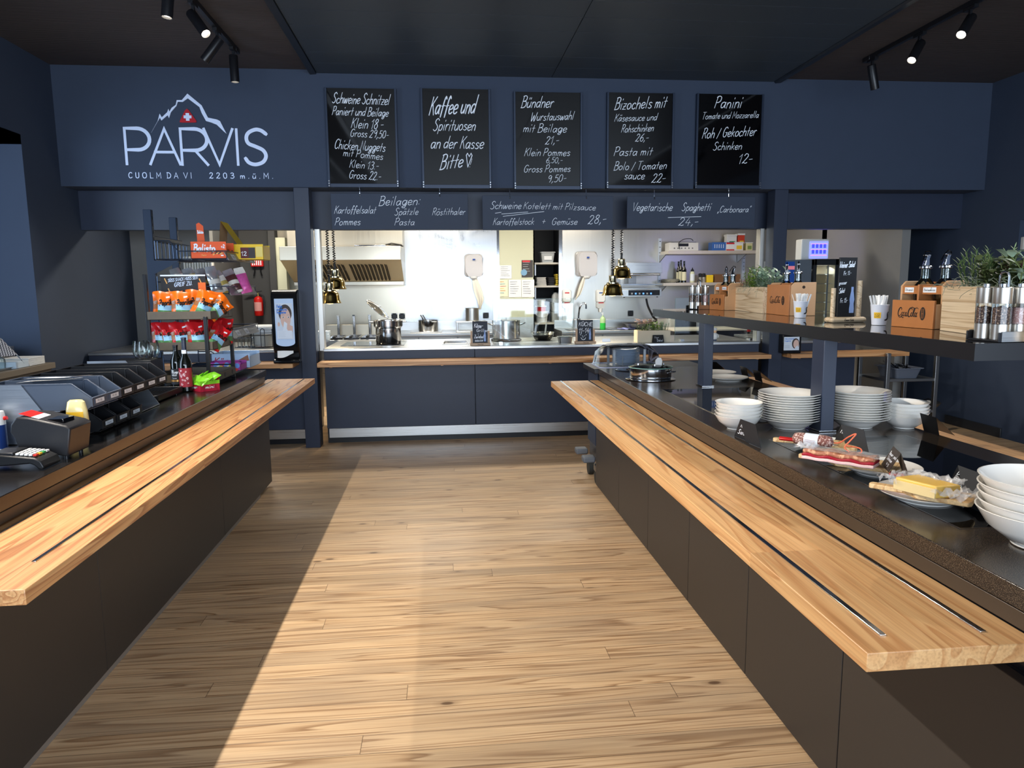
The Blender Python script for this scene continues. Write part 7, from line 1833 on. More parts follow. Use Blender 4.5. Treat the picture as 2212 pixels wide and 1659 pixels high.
light('fly_lamp_glow', 'AREA', ((a.x+b.x)/2, 8.42, (z1_+b.z)/2), 3, (.35, .35, 1), ((a.x+b.x)/2+.3, 9.2, (z1_+b.z)/2), .4, .3)
# steel shelf trolley beside the ledge
YT = 7.0
l = aty(1917, 800, YT); r = aty(2022, 800, YT)
t = wt('steel_trolley', 'steel shelf trolley with trays at the end of the larch ledge', 'trolley', ((l.x+r.x)/2, YT+.25, 0))
k = MB()
ztr = aty(1980, 762, YT).z
for x in (l.x, r.x):
    for y in (YT, YT+.5): wp(MB().box(x-.02, x+.02, y-.02, y+.02, .06, ztr), 'post', STEELD, t, bev=.003)
zA, zB2 = aty(1970, 818, YT).z, aty(1970, 886, YT).z
for z in (zA, zB2): wp(MB().box(l.x, r.x, YT-.01, YT+.5, z-.03, z), 'shelf', STEELD, t, bev=.003)
k = MB()
for x in (l.x, r.x):
    for y in (YT, YT+.5): k.cyl((x-.015, y, .03), (x+.015, y, .03), .03)
wp(k, 'casters', mat('rubber'if False else 'rubber2', (30, 30, 30), .7), t)
t = thing('cutlery_tub', 'grey plastic tub full of black cutlery on the steel trolley', 'tub', (aty(1944, 808, YT+.15).x, YT+.18, zA))
MB().loft([rrect(.24, .3, .03, 4, .001), rrect(.29, .36, .03, 4, .10), rrect(.33, .40, .03, 4, .104), rrect(.33, .40, .03, 4, .112), rrect(.27, .34, .03, 4, .108), rrect(.22, .28, .03, 4, .01)]).obj('tub', mat('tub_grey', (92, 98, 110), .5), t)
r_ = random.Random(6); proto = None
for i in range(16):
    lc = (t.location.x+r_.uniform(-.10, .10), t.location.y+r_.uniform(-.08, .06), zA+.075+r_.uniform(0, .05)); ro = (r_.uniform(-.5, .3), r_.uniform(.2, .6), r_.uniform(-1.2, 1.2))
    if proto is None: proto = MB().prism([(-.11, -.004), (.02, -.006), (.11, -.010), (.115, .0), (.11, .010), (.02, .006), (-.11, .004)], -.0015, .0015).obj('cutlery', BLACKG, loc=lc, rot=ro); tag(proto, 'black piece of cutlery lying in the grey tub on the trolley', 'cutlery', 'black cutlery in the grey tub')
    else: c = proto.copy(); COL.objects.link(c); c.location = lc; c.rotation_euler = ro
t = thing('pan_stack', 'steel pans with a pair of tongs on the low trolley shelf', 'pans', (aty(2005, 885, YT+.15).x, YT+.18, zB2)); MB().lathe([(0, .001), (.10, .001), (.14, .05), (.135, .05), (.095, .006)], 26).obj('pan', STEELD, t); MB().tube([(-.1, 0, .06), (0, -.02, .09), (.13, -.02, .05)], .008, 6).obj('tongs', BLACKM, t)

# ================================================================== salad island: crockery, boards, cards
ZI, ZW = .951, .9528
p = crockery('soup_plate', DEEPP, '', (0, 0, 0), 'soup plates stacked before the gantry post')
stack(p, 12, (1.562, 3.05, ZI), .0106, 'white soup plate next to the salad bowls, %s of its stack', wob=.001)
p2 = p.copy(); COL.objects.link(p2); p2['group'] = 'soup plates stacked behind the gantry post'
stack(p2, 12, (1.872, 3.03, ZI), .0110, 'white soup plate behind the near gantry post, %s of its stack', wob=.001)
def sbowl(s, grp):
    return crockery('salad_bowl', [(r*s, z*s) for r, z in BOWLP], '', (0, 0, 0), grp)
stack(sbowl(1.09, 'salad bowls behind the Kleiner Salat card'), 5, (1.327, 3.06, ZI), .0150, 'white salad bowl behind the Kleiner Salat card, %s of its stack', wob=.003)
stack(sbowl(1.03, 'salad bowls at the far side of the island'), 5, (2.062, 2.97, ZI), .0150, 'white salad bowl beside a blank black card, %s of its stack', wob=.003)
stack(sbowl(1.52, 'large bowls at the picture edge'), 5, (1.462, 1.555, ZW), .0205, 'large white bowl next to the cheese, %s of its stack', wob=.004)
for (px, py, s, lab) in ((1578, 824, 1.0, 'empty white plate on the island in front of two blank cards'), (1556, 812, .95, 'empty white plate half hidden behind the far gantry post')):
    q = atz(px, py, ZI); crockery('dinner_plate', [(r*s, z*s) for r, z in PLATEP], lab, (q.x, q.y+.05, ZI), 'empty plates on the far half of the island')

def board(label, tip, end, w, z):
    a = atz(*tip, z); b = atz(*end, z); L = (b-a).length; ang = math.atan2(b.y-a.y, b.x-a.x)
    t = thing('serving_board', label, 'serving board', (a.x, a.y, z), ang)
    hl, hw = .115, .015
    P = [(0, -hw*.6), (.006, -hw), (hl-.02, -hw), (hl+.02, -w/2), (L-.008, -w/2), (L, -w/2+.01), (L, w/2-.01), (L-.008, w/2), (hl+.02, w/2), (hl-.02, hw), (.006, hw), (0, hw*.6)]
    MB().prism(P, .0005, .015).obj('board', BOARDW, t, bev=.003)
    return t, a, ang, L
zb_ = ZW+.030
for px, py, lab, dx in ((1792, 976, 'white plate under the salami board', 0), (1912, 1026, 'white plate under the bacon board', 0), (2010, 1085, 'white plate under the cheese board', 0)):
    q = atz(px, py, ZW); crockery('dinner_plate', [(r*.96, z) for r, z in PLATEP], lab, (q.x, q.y+.03, ZW), 'plates under the serving boards')
bA = board('maple serving board with salami and a red knife', (1670, 953), (1853, 970), .125, zb_)
bB = board('maple serving board carrying the wrapped bacon', (1726, 988), (1950, 1018), .12, zb_)
bC = board('maple serving board carrying the wrapped cheese', (1878, 1052), (2105, 1088), .11, zb_)
zt_ = zb_+.0155
def lie(p0, p1, z):
    a = atz(*p0, z); b = atz(*p1, z); return a, math.atan2(b.y-a.y, b.x-a.x), (b-a).length
# salami
a, ang, L = lie((1714, 946), (1806, 958), zt_+.024)
t = thing('salami', 'salami with a white label and an orange string on the serving board', 'salami', (a.x, a.y+.012, zt_+.0235), ang)
SAL = speckle('salami_skin', (122, 70, 60), (206, 178, 166), .6, 160, thr=.5)
rr = lambda x: .0235*(1-abs(2*x-1)**7)**.5
MB().loft([[(L*k/14, rr(k/14)*cos(j*2*pi/20)*(1+.03*sin(k*2+j)), rr(k/14)*sin(j*2*pi/20)) for j in range(20)] for k in range(15)]).obj('sausage', SAL, t)
k = MB().loft([[(L*x, .0246*cos(j*2*pi/24), .0243*sin(j*2*pi/24)) for j in range(24)] for x in (.33, .66)], cap0=False, cap1=False)
for i in range(4): k.ribbon([(.36*L, -.012+i*.005), (.6*L, -.012+i*.005)], .0014, lambda x, z: (x, -math.sqrt(max(0, .0249**2-z*z)), z), 1)
k.obj('label', [LABEL, mat('label_print', (150, 60, 70))], t)
P = spline([(L, 0, 0), (L+.02, .0, .004), (L+.05, -.01, .03), (L+.075, -.012, .045), (L+.06, -.02, .02), (L+.045, -.03, -.005), (L+.07, -.04, -.018), (L+.10, -.03, -.016), (L+.09, -.015, -.004), (L+.04, -.005, -.004)], 6)
MB().tube(P, .0026, 7).obj('string', mat('orange_string', (226, 110, 74), .6), t)
def knife(label, p0, p1, z, bl):
    a, ang, L = lie(p0, p1, z); t = thing('kitchen_knife', label, 'knife', (a.x, a.y, z), ang)
    MB().loft([[(L*k/10, (.011-.003*k/10+(.002*sin(k*.9)))*cos(j*pi/6), .0075*sin(j*pi/6)+.0085) for j in range(12)] for k in range(11)]).obj('handle', mat('knife_red', (190, 30, 28), .35), t, bev=.001)
    MB().prism([(L, -.008), (L+bl*.8, -.007), (L+bl, .005), (L, .007)], .007, .0085).obj('blade', STEEL, t)
knife('small knife with a red handle lying beside the salami', (1684, 951), (1757, 960), zt_, .09)
knife('small knife with a red handle half under the cheese wrapping', (1923, 1028), (1974, 1038), zb_+.0, .05)
# bacon
a, ang, L = lie((1745, 990), (1902, 1014), zt_)
t = thing('bacon_slab', 'vacuum wrapped slab of bacon on the middle serving board', 'bacon', (a.x, a.y+.02, zt_+.001), ang)
def slab(y0, y1, z0, z1, wv=0): return [[(L*k/16, y, z+wv*sin(k*1.3)*.003) for y, z in ((y0, z0), (y1, z0), (y1, z1), (y0, z1))] for k in range(17)]
MB().loft(slab(-.030, .030, .018, .034, 1), sm=False).obj('crust', speckle('bacon_crust', (168, 104, 74), (214, 160, 120), .55, 90, thr=.5), t, bev=.006)
MB().loft(slab(-.034, .031, .010, .020, 1), sm=False).obj('meat', mat('bacon_red', (150, 24, 40), .35, vary=.3, vs=40), t, bev=.003)
MB().loft(slab(-.036, .032, .0, .011, .3), sm=False).obj('fat', mat('bacon_fat', (222, 186, 180), .4, vary=.15, vs=30), t, bev=.003)
def wrap_foil(pts, amp, seed, n=14):
    r = random.Random(seed); k = MB()
    (x0, x1, y0, y1, z) = pts; H = [[r.uniform(0, amp) for _ in range(n+1)] for _ in range(n+1)]
    return k.grid(lambda u, v: (x0+(x1-x0)*u+.004*sin(v*23+seed), y0+(y1-y0)*v+.004*sin(u*19), z+H[round(u*n)][round(v*n)]), n, n)
FOIL = mat('cling_film', (240, 240, 240), .18, alpha=.24)
wrap_foil((-.028, .035, -.03, .03, .03), .022, 4, 9).obj('crumpled_film', FOIL, t)
wrap_foil((.0, L+.02, -.036, .034, .036), .004, 6).obj('cling_film', FOIL, t)
# cheese
a, ang, L = lie((1932, 1056), (2022, 1078), zt_)
t = thing('cheese_piece', 'wedge of yellow mountain cheese in cling film on the nearest board', 'cheese', (a.x, a.y, zt_+.001), ang)
w_ = .085
MB().prism([(0, 0), (L, -.004), (L+.03, w_*.8), (.02, w_)], .0, .036).obj('cheese', mat('cheese_yellow', (230, 186, 92), .35, vary=.06, vs=30, sss=.0), t, bev=.004)
MB().prism([(-.002, -.004), (L, -.008), (L, -.003), (-.002, .001)], .0, .028).obj('rind', mat('cheese_rind', (222, 196, 140), .5), t, bev=.001)
wrap_foil((-.05, .01, -.02, w_, .012), .03, 3, 9).obj('crumpled_film', FOIL, t)
wrap_foil((L-.01, L+.085, -.02, w_+.01, .008), .03, 9, 10).obj('crumpled_film', FOIL, t)
wrap_foil((-.01, L+.02, w_*.75, w_+.035, .022), .028, 12, 10).obj('crumpled_film', FOIL, t)

def tent(label, ridge, fbl, z0, h, lines, fbr=None, m=None, name='tent_card'):
    """folded card: ridge seen from far to near end, front foot line parallel to it"""
    r0 = atz(*ridge[0], z0+h); r1 = atz(*ridge[1], z0+h); f0 = atz(*fbl, z0)
    dv = r1-r0; f1 = f0+dv; b0 = 2*r0-f0; b0.z = z0; b1 = b0+dv
    t = thing(name, label, 'card', ((r0.x+r1.x)/2, (r0.y+r1.y)/2, z0), 0, 'black folded cards on the salad island'); o = Vector(t.location)
    th = .0012; k = MB()
    for p, q in ((f0, f1), (b0, b1)):
        n = ((q-p).cross(r0-p)).normalized()*th
        k.add([v-o for v in (p, q, r1, r0, p+n, q+n, r1+n, r0+n)], [(0, 1, 2, 3), (7, 6, 5, 4), (0, 4, 5, 1), (1, 5, 6, 2), (2, 6, 7, 3), (3, 7, 4, 0)])
    k.obj('card', m or SLATEK, t)
    if lines:
        ex = (f1-f0); W_ = ex.length; ex = ex/W_; ey = r0-f0; H_ = ey.length; ey = ey/H_; n = ex.cross(ey).normalized()
        if n.dot(EYE-f0) < 0: n = -n
        k = MB(); f = lambda x, y: f0+ex*x+ey*y+n*.0018-o
        for s, x, y, hh, ww in lines: text(k, s, f, x*W_, y*H_, hh*H_, ww*W_, .13, .12, 0, 0, 1, .03)
        k.obj('chalk_writing', CHALK, t)
    return t
tent('black folded card reading Kleiner Salat in front of the salad bowls', ((1600, 905), (1632.5, 917)), (1586.5, 941.5), ZI, .085, [('Kleiner', .18, .60, .22, .62), ('Salat', .16, .24, .24, .60)])
tent('black folded card reading Hauswurst behind the salami string', ((1817, 917), (1866, 928)), (1803, 953), zb_+.005, .075, [('Hauswurst', .10, .55, .24, .8), ('9.50', .42, .22, .18, .36)])
tent('black folded card reading Bauernspeck Schinken at the end of the bacon', ((1930.5, 964), (1947, 980)), (1904.5, 1003), zb_+.016, .075, [('Bauernspeck', .10, .62, .17, .85), ('Schinken', .14, .38, .17, .6), ('9.50', .36, .12, .15, .42)], m=mat('slate_brownish', (54, 46, 40), .5))
tent('black folded card reading Bergkäse am Stück behind the cheese', ((2070, 1005), (2126, 1025)), (2046, 1051), ZW, .095, [('Bergkäse', .12, .66, .20, .80), ('am Stück', .10, .40, .20, .80), ('10.50', .40, .12, .18, .48)])
def blank(label, quad, z0, h):
    P = [atz(*quad[0], z0+h), atz(*quad[1], z0+h), atz(*quad[2], z0), atz(*quad[3], z0)]
    c = sum(P, Vector())/4; t = thing('tent_card', label, 'card', (c.x, c.y, z0), 0, 'black folded cards on the salad island'); o = Vector(t.location)
    dx = Vector((.07, 0, 0)); n = Vector((.0012, 0, 0)); k = MB()
    for q in (P, [P[0], P[1], P[2]+dx, P[3]+dx]):
        k.add([v-o for v in q]+[v+n-o for v in q], [(0, 1, 2, 3), (7, 6, 5, 4), (0, 4, 5, 1), (1, 5, 6, 2), (2, 6, 7, 3), (3, 7, 4, 0)])
    k.obj('card', BLACK, t)
blank('blank black folded card between the two empty plates', ((1535, 781), (1547, 782), (1549, 800), (1531, 799)), ZI, .08)
blank('blank black folded card behind the front empty plate', ((1597.6, 790), (1612, 794.5), (1618, 818), (1604, 814)), ZI, .085)
blank('blank black folded card next to the one behind the empty plate', ((1625.5, 797.8), (1642, 802.5), (1647, 826), (1631.4, 820.5)), ZI, .085)
blank('larger blank black folded card at the far edge beside the salad bowls', ((1987, 892), (2022, 902), (2029, 942), (1995.7, 931)), ZI, .095)

# plate cover with plates on the cart
YD = 5.705; cx = aty(1352, 790, YD).x; ZD = .946
t = thing('plate_cover', 'clear domed cover over a rack of plates at the far end of the island', 'food cover', (cx, YD, ZD))
hh = aty(1352, 743, YD).z-ZD; w_ = aty(1419, 790, YD-.1).x-aty(1284, 790, YD-.1).x
MB().loft([rrect(w_, .36, .05, 6, .001), rrect(w_*.97, .345, .05, 6, .02), rrect(w_*.92, .32, .06, 6, hh*.62), rrect(w_*.72, .24, .07, 6, hh*.94), rrect(w_*.60, .18, .06, 6, hh)], cap0=False).obj('dome', thinglass('clear_polycarbonate', (240, 243, 246), .12, .06), t)
MB().loft([rrect(w_*1.01, .365, .05, 6, .0), rrect(w_*1.01, .365, .05, 6, .006), rrect(w_*.96, .34, .05, 6, .006), rrect(w_*.96, .34, .05, 6, .0)], cap0=False, cap1=False).obj('rim', mat('rim_lilac', (170, 176, 206), .25), t)
k = MB().box(-w_*.40, -w_*.27, -.152, -.148, hh*.70, hh*.86, 0, M=T(0, .03, 0) @ RX(-.5) @ T(0, 0, .02)); k.obj('label', LABEL, t)
t = thing('plate_rack', 'wire plate rack under the clear domed cover', 'plate rack', (cx, YD, ZD)); k = MB()
for s in (-1, 1):
    for y in (-.10, .10): k.box(s*.125-.010, s*.125+.010, y-.008, y+.008, .002, hh*.80)
k.box(-.14, .14, -.11, .11, .0005, .006)
for s in (-.06, .06): k.cyl((s, -.128, .003), (s, -.128, hh*.5), .003)
k.obj('frame', STEELD, t)
p = crockery('side_plate', [(r*.84, z*.84) for r, z in PLATEP], '', (0, 0, 0), 'plates under the domed cover', m=MATS['porcelain_blue_white'], seg=32)
stack(p, 10, (cx, YD, ZD+.008), .0118, 'pale plate under the clear domed cover, %s')
q = atz(1362, 798, ZI)
t = thing('pot_cover', 'flat steel lid lying between the domed cover and the steel pan', 'pan lid', (q.x, 5.33, ZI)); MB().lathe([(0, .012), (.10, .008), (.125, .001), (.128, .002), (.125, .004), (0, .016)], 36).obj('lid', STEEL, t)
q = atz(1417, 824, ZI)
t = thing('casserole', 'low steel casserole with glass lid on a steel trivet of the island', 'casserole', (q.x, q.y+.13, ZI))
MB().lathe([(0, .001), (.160, .001), (.172, .004), (.160, .008), (0, .008)], 44).obj('trivet', STEEL, t)
MB().lathe([(0, .010), (.138, .010), (.142, .016), (.142, .078), (.147, .082), (.140, .080), (.137, .02), (0, .016)], 44).obj('pan', STEEL, t)
for a_ in (-.7, 2.4): MB().tube([(.14*cos(a_-.25), .14*sin(a_-.25), .055), (.172*cos(a_-.15), .172*sin(a_-.15), .060), (.172*cos(a_+.15), .172*sin(a_+.15), .060), (.14*cos(a_+.25), .14*sin(a_+.25), .055)], .005, 8).obj('handle', CHROME, t)
l_ = MB().lathe([(.148, .084), (.12, .096), (.06, .104), (.03, .105)], 44).obj('glass_lid', thinglass('lid_sheet'), t)
MB().lathe([(.146, .082), (.152, .084), (.150, .088), (.145, .086)], 44).obj('lid_rim', mat('rim_teal', (120, 160, 150), .15), l_)
for a_ in (0, 1.57, 3.14, 4.71): MB().lathe([(0, .013), (.006, .012), (.007, 0)], 10, M=T(.09*cos(a_), .09*sin(a_), .099)).obj('lid_foot', CHROME, l_)
k = MB().loft([[(x*.022-.004, -.002, z) for x, z in ((-1, .09), (1, .09), (1.1, .125), (.7, .145), (-.3, .147), (-1, .13))], [(x*.022-.004, .004, z) for x, z in ((-1, .09), (1, .09), (1.1, .125), (.7, .145), (-.3, .147), (-1, .13))]], sm=False)
o = k.obj('scoop', mat('scoop_grey', (186, 190, 192), .4), loc=(t.location.x+.045, t.location.y-.05, ZI+.006)); tag(o, 'pale scoop standing on the lid of the low casserole', 'scoop')

# ================================================================== gantry shelf: oil caddies, planters, cups, spice mills
ZG = 1.4102
OIL = mat('olive_oil', (170, 140, 30), .05, trans=.8, ior=1.3); BALS = mat('balsamico', (26, 12, 10), .05)
def oil_bottle(label, loc, liq, rot=0, up=True):
    t = thing('oil_bottle', label, 'oil bottle', loc, rot, 'glass pouring bottles on the gantry shelf')
    MB().lathe([(0, .002), (.036, .002), (.040, .008), (.040, .10), (.044, .125), (.045, .145), (.040, .165), (.026, .182), (.0185, .192), (.0175, .232), (.020, .234), (.020, .240)], 30).obj('glass', thinglass('bottle_glass', (232, 244, 240), .3), t)
    MB().lathe([(0, .006), (.0375, .006), (.0375, .10 if liq is OIL else .085), (0, .10 if liq is OIL else .085)], 26).obj('liquid', liq, t)
    MB().lathe([(.016, .205), (.017, .236), (.0, .236)], 20).obj('stopper', mat('stopper_dark', (60, 66, 64), .4), t)
    MB().lathe([(.022, .234), (.0255, .236), (.0255, .243), (.022, .246), (0, .246)], 26).obj('collar', STEEL, t)
    MB().loft([[(-.013, -.009, .246), (.010, -.009, .246), (.010, .009, .246), (-.013, .009, .246)], [(-.006, -.007, .275), (.010, -.007, .275), (.010, .007, .275), (-.006, .007, .275)], [(.000, -.006, .292), (.016, -.006, .288), (.016, .006, .288), (.0, .006, .292)]], sm=False).obj('spout', CHROME, t, bev=.002)
    MB().tube([(-.018, 0, .262), (-.012, 0, .288), (-.008, 0, .306), (.012, 0, .308), (.016, 0, .304)] if up else [(-.024, 0, .266), (-.012, 0, .290), (.004, 0, .306), (.016, 0, .300), (.018, 0, .292)], .0025, 7).obj('lever', BLACKG, t)
    MB().box(-.012, .014, -.008, .008, .287, .293, M=T(0, 0, 0)).obj('flap', CHROME, t, bev=.002)
    return t
def coke(m, f, x, y, h, w):
    """flowing script with a long tail under the first word and a round bottle emblem"""
    def S(pts, wt, n=6): m.ribbon([(v.x, v.y) for v in spline([(x+p[0]*w, y+p[1]*h, 0) for p in pts], n)], wt*h, f, 0, lambda t_: .55+.75*sin(pi*t_))
    S([(.155, .80), (.16, .93), (.11, 1.0), (.05, .85), (.01, .50), (.03, .22), (.08, .20), (.13, .34)], .10)
    S([(.03, .12), (.10, .06), (.17, .12), (.23, .02), (.27, .06)], .07)
    def o(cx, r=.035, hh=.20): S([(cx+r, .50), (cx, .56), (cx-r, .42), (cx-r*.7, .24), (cx, .20), (cx+r*.8, .30), (cx+r, .48)], .075)
    o(.195); S([(.30, .52), (.27, .56), (.235, .42), (.245, .24), (.28, .20), (.315, .30)], .075); o(.36); S([(.395, .55), (.385, .26), (.41, .20), (.43, .26)], .07)
    m.ribbon([(x+.43*w, y+.42*h), (x+.46*w, y+.45*h)], .05*h, f)
    S([(.62, .82), (.60, .96), (.54, .98), (.48, .78), (.45, .45), (.47, .20), (.52, .16), (.57, .30)], .10); S([(.54, .90), (.62, 1.08), (.72, .96), (.82, 1.02), (.88, .92)], .06)
    o(.61); S([(.66, .30), (.70, .60), (.735, .92), (.71, .96), (.67, .60), (.675, .24), (.70, .20), (.725, .28)], .07); o(.77); S([(.805, .55), (.795, .26), (.82, .20), (.84, .26)], .07); S([(.80, .42), (.86, .60)], .04)
    c = (x+1.06*w, y+.5*h); n = 26; rx, ry = .115*w, .62*h
    m.add([f(c[0]+rx*cos(i*2*pi/n), c[1]+ry*sin(i*2*pi/n)) for i in range(n)], [tuple(range(n))], 0)
def caddy(label, p0, p1, low, mats, depth=.15):
    """wooden two bottle caddy; its face looks towards the aisle from p0 (far) to p1 (near)"""
    ang = math.atan2(p1.y-p0.y, p1.x-p0.x); w = (p1-p0).length
    t = thing('bottle_caddy', label, 'bottle caddy', (p0.x, p0.y, ZG), ang)          # local x: far to near along the face, local y: away from the aisle
    H = .195
    for x in (0, w-.010):
        P = [(-.0, 0), (depth, 0), (depth, H-.02), (depth-.02, H), (.045, H), (.025, H-.02), (.025, .10), (0, .10)] if low else [(0, 0), (depth, 0), (depth, H), (0.02, H), (0, H-.02)]
        pan = MB().prism(P, x, x+.010, M=Matrix(((0, 0, 1, 0), (1, 0, 0, 0), (0, 1, 0, 0), (0, 0, 0, 1)))).obj('end_board', mat('plywood_light', (196, 152, 110), .55, vary=.08, vs=16), t, bev=.003)
        if not low: MB().lathe([(0, 0), (.009, 0)], 18, M=T(x+(-.0008 if x == 0 else .0108), depth*.5, H-.028) @ RY(pi/2)).obj('hole', mat('hole_dark', (50, 34, 22), .8), pan)
    fh = .115 if low else H-.012
    MB().box(.0, w, -.010, 0, .0, fh).obj('front_panel', COKEW, t, bev=.002)
    MB().box(.01, w-.01, 0, depth, .004, .012).obj('floor_board', COKEW, t)
    MB().box(w/2-.005, w/2+.005, .012, depth-.01, .012, H-.015 if low else H-.004).obj('divider', COKEW, t, bev=.002)
    MB().box(.01, w-.01, depth-.010, depth, .012, H-.01 if not low else H-.004).obj('back_panel', COKEW, t)
    if low:
        r_ = MB().box(.008, w-.008, .028, .036, .140, .175).obj('cross_rail', COKEW, t)
        for i, s in enumerate(('Olivenöl', 'Balsamico')):
            k = MB(); x = w*(.10+.44*i); ww = w*(.22 if i == 0 else .30); k.add([(x, .0275, .147), (x+ww, .0275, .147), (x+ww, .0275, .168), (x, .0275, .168)], [(0, 1, 2, 3)], 0)
            text(k, s, fXZ(.0269, x+ww*.08, .153), 0, 0, .010, ww*.84, .12, mi=1); k.obj('label_strip', [LABEL, INK], r_)
    k = MB(); coke(k, fXZ(-.0107), w*.16, fh*(.34 if low else .36), fh*(.38 if low else .24), w*.56); k.obj('logo', INK, t)
    k = MB()
    for i in (-2, -1, 1, 2): k.ribbon([(w*.16+w*.56*(1.06+.022*i), fh*(.34 if low else .36)+fh*(.38 if low else .24)*.06), (w*.16+w*.56*(1.06+.014*i+.008*i), fh*(.34 if low else .36)+fh*(.38 if low else .24)*.94)], .0016, fXZ(-.0113))
    k.ribbon([(w*.16+w*.56*1.02, fh*(.34 if low else .36)+fh*(.38 if low else .24)*.5), (w*.16+w*.56*1.10, fh*(.34 if low else .36)+fh*(.38 if low else .24)*.5)], .0020, fXZ(-.0113))
    k.obj('emblem_lines', COKEW, t)
    c, s = cos(ang), sin(ang)
    return t, lambda fx, fy: (p0.x+fx*w*c-fy*depth*s, p0.y+fx*w*s+fy*depth*c, ZG+.0125), ang
p0, p1 = atz(1929, 704.5, ZG), atz(2019, 711.5, ZG)
t, at_, an = caddy('orange wooden bottle caddy with labels next to the white cup, nearest the viewer', p0, p1, True, None)
oil_bottle('glass bottle of olive oil in the nearest caddy', at_(.28, .58), OIL, 0, True); oil_bottle('glass bottle of balsamico in the nearest caddy', at_(.74, .58), BALS, 0, False)
p0, p1 = atz(1658.5, 677.5, ZG), atz(1706, 682.5, ZG)
t, at_, an = caddy('orange wooden bottle caddy showing its tall closed side behind a straw cup', p0, p1, False, None)
oil_bottle('glass pouring bottle beside the green herbs in the middle caddy', at_(.25, .5), BALS, 1.2, False); oil_bottle('glass pouring bottle above the straw cup in the middle caddy', at_(.75, .5), OIL, 1.2, False)
p0, p1 = atz(1535, 668.5, ZG), atz(1565, 670.5, ZG)
t, at_, an = caddy('orange wooden bottle caddy next to the far spice mills', p0, p1, True, None)
oil_bottle('glass bottle with dark vinegar in the farthest caddy', at_(.26, .58), BALS, .8, False); oil_bottle('glass bottle with red oil in the farthest caddy', at_(.74, .58), OIL, -.6, False)

CUPM = mat('paper_cup', (218, 222, 232), .5)
def cup(label, px, py, X=None, n=22, seed=1):
    q = atz(px, py, ZG); t = thing('straw_cup', label, 'cup', (q.x, q.y+.03, ZG), .5 if seed else 0, 'paper cups full of wrapped straws')
    MB().lathe([(0, .001), (.029, .001), (.030, .003), (.038, .088), (.0395, .090), (.0385, .092), (.036, .088), (.028, .008), (0, .006)], 28).obj('cup', CUPM, t)
    f = lambda a, z: ((.0303+.0085*z/.088+.0012)*sin(a/.034), -(.0303+.0085*z/.088+.0012)*cos(a/.034), z)
    k = MB(); k.grid(lambda u, v: f(-.058+.028*u, .032+.026*v), 5, 2, 0); text(k, 'ICO', lambda a, z: (lambda p: (p[0]*1.012, p[1]*1.012, p[2]))(f(a, z)), -.055, .046, .007, .020, .16, mi=1); text(k, 'CAFE', lambda a, z: (lambda p: (p[0]*1.012, p[1]*1.012, p[2]))(f(a, z)), -.055, .036, .007, .020, .16, mi=1)
    k.ribbon([(v.x, v.y) for v in spline([(-.012, .024, 0), (-.002, .026, 0), (.006, .034, 0), (.002, .044, 0), (-.001, .054, 0), (.005, .060, 0), (.009, .054, 0)], 5)], .006, f, 1, lambda t_: .4+1.4*(1-abs(2*t_-.7)) if t_ < .8 else .5)
    k.obj('printed_marks', [mat('cup_yellow', (226, 180, 40), .5), INK], t)
    r = random.Random(seed)
    w3 = label.split(' goose mark ')[-1].split(' of straws ')[-1]; proto = MB().box(-.0045, .0045, -.001, .001, 0, .125).obj('paper_straw', PAPER); tag(proto, 'wrapped white straw in the paper cup '+w3, 'straw', 'straws in the cup '+w3)
    for i in range(n):
        o = proto if i == 0 else proto.copy()
        if i: COL.objects.link(o)
        a = i*2.4; rr_ = .021*math.sqrt((i+.5)/n)
        o.location = (q.x+rr_*cos(a)*.9, q.y+.03+rr_*sin(a)*.9, ZG+.010); o.rotation_euler = (-sin(a)*.30*(rr_/.021)+r.uniform(-.05, .05), cos(a)*.30*(rr_/.021)+r.uniform(-.05, .05), r.uniform(0, 3))
cup('white paper cup of straws with a goose mark in front of the middle caddy', 1734, 687, seed=1)
cup('white paper cup of straws beside the nearest caddy', 1907, 703, seed=2, n=18)
cup('white paper cup of straws half hidden behind the far planter', 1572, 669, seed=3, n=12)
# chalkboard on the gantry
YQ = 3.30
l = aty(1806, 680, YQ); r = aty(1846, 682, YQ); tp = aty(1830, 556, YQ); bz = ZG
cx = (l.x+r.x)/2; w_ = (r.x-l.x)/2
t = thing('table_chalkboard', 'tall chalkboard with prices of kleiner and grosser Salat on the gantry shelf', 'chalkboard', (cx, YQ, ZG), .10)
MB().box(-.095, .095, -.035, .035, 0, .026).obj('wooden_base', PINEX, t, bev=.012)
for x, y in ((-.062, .012), (.062, -.012)):
    MB().cyl((x, y, .026), (x, y, .165 if x < 0 else .200), .011, seg=16).obj('wooden_post', PINE, t)
H = tp.z-ZG
MB().box(-w_, w_, -.004, .004, .024, H).obj('slate', SLATEK, t, bev=.001)
k = MB(); f = fXZ(-.0052)
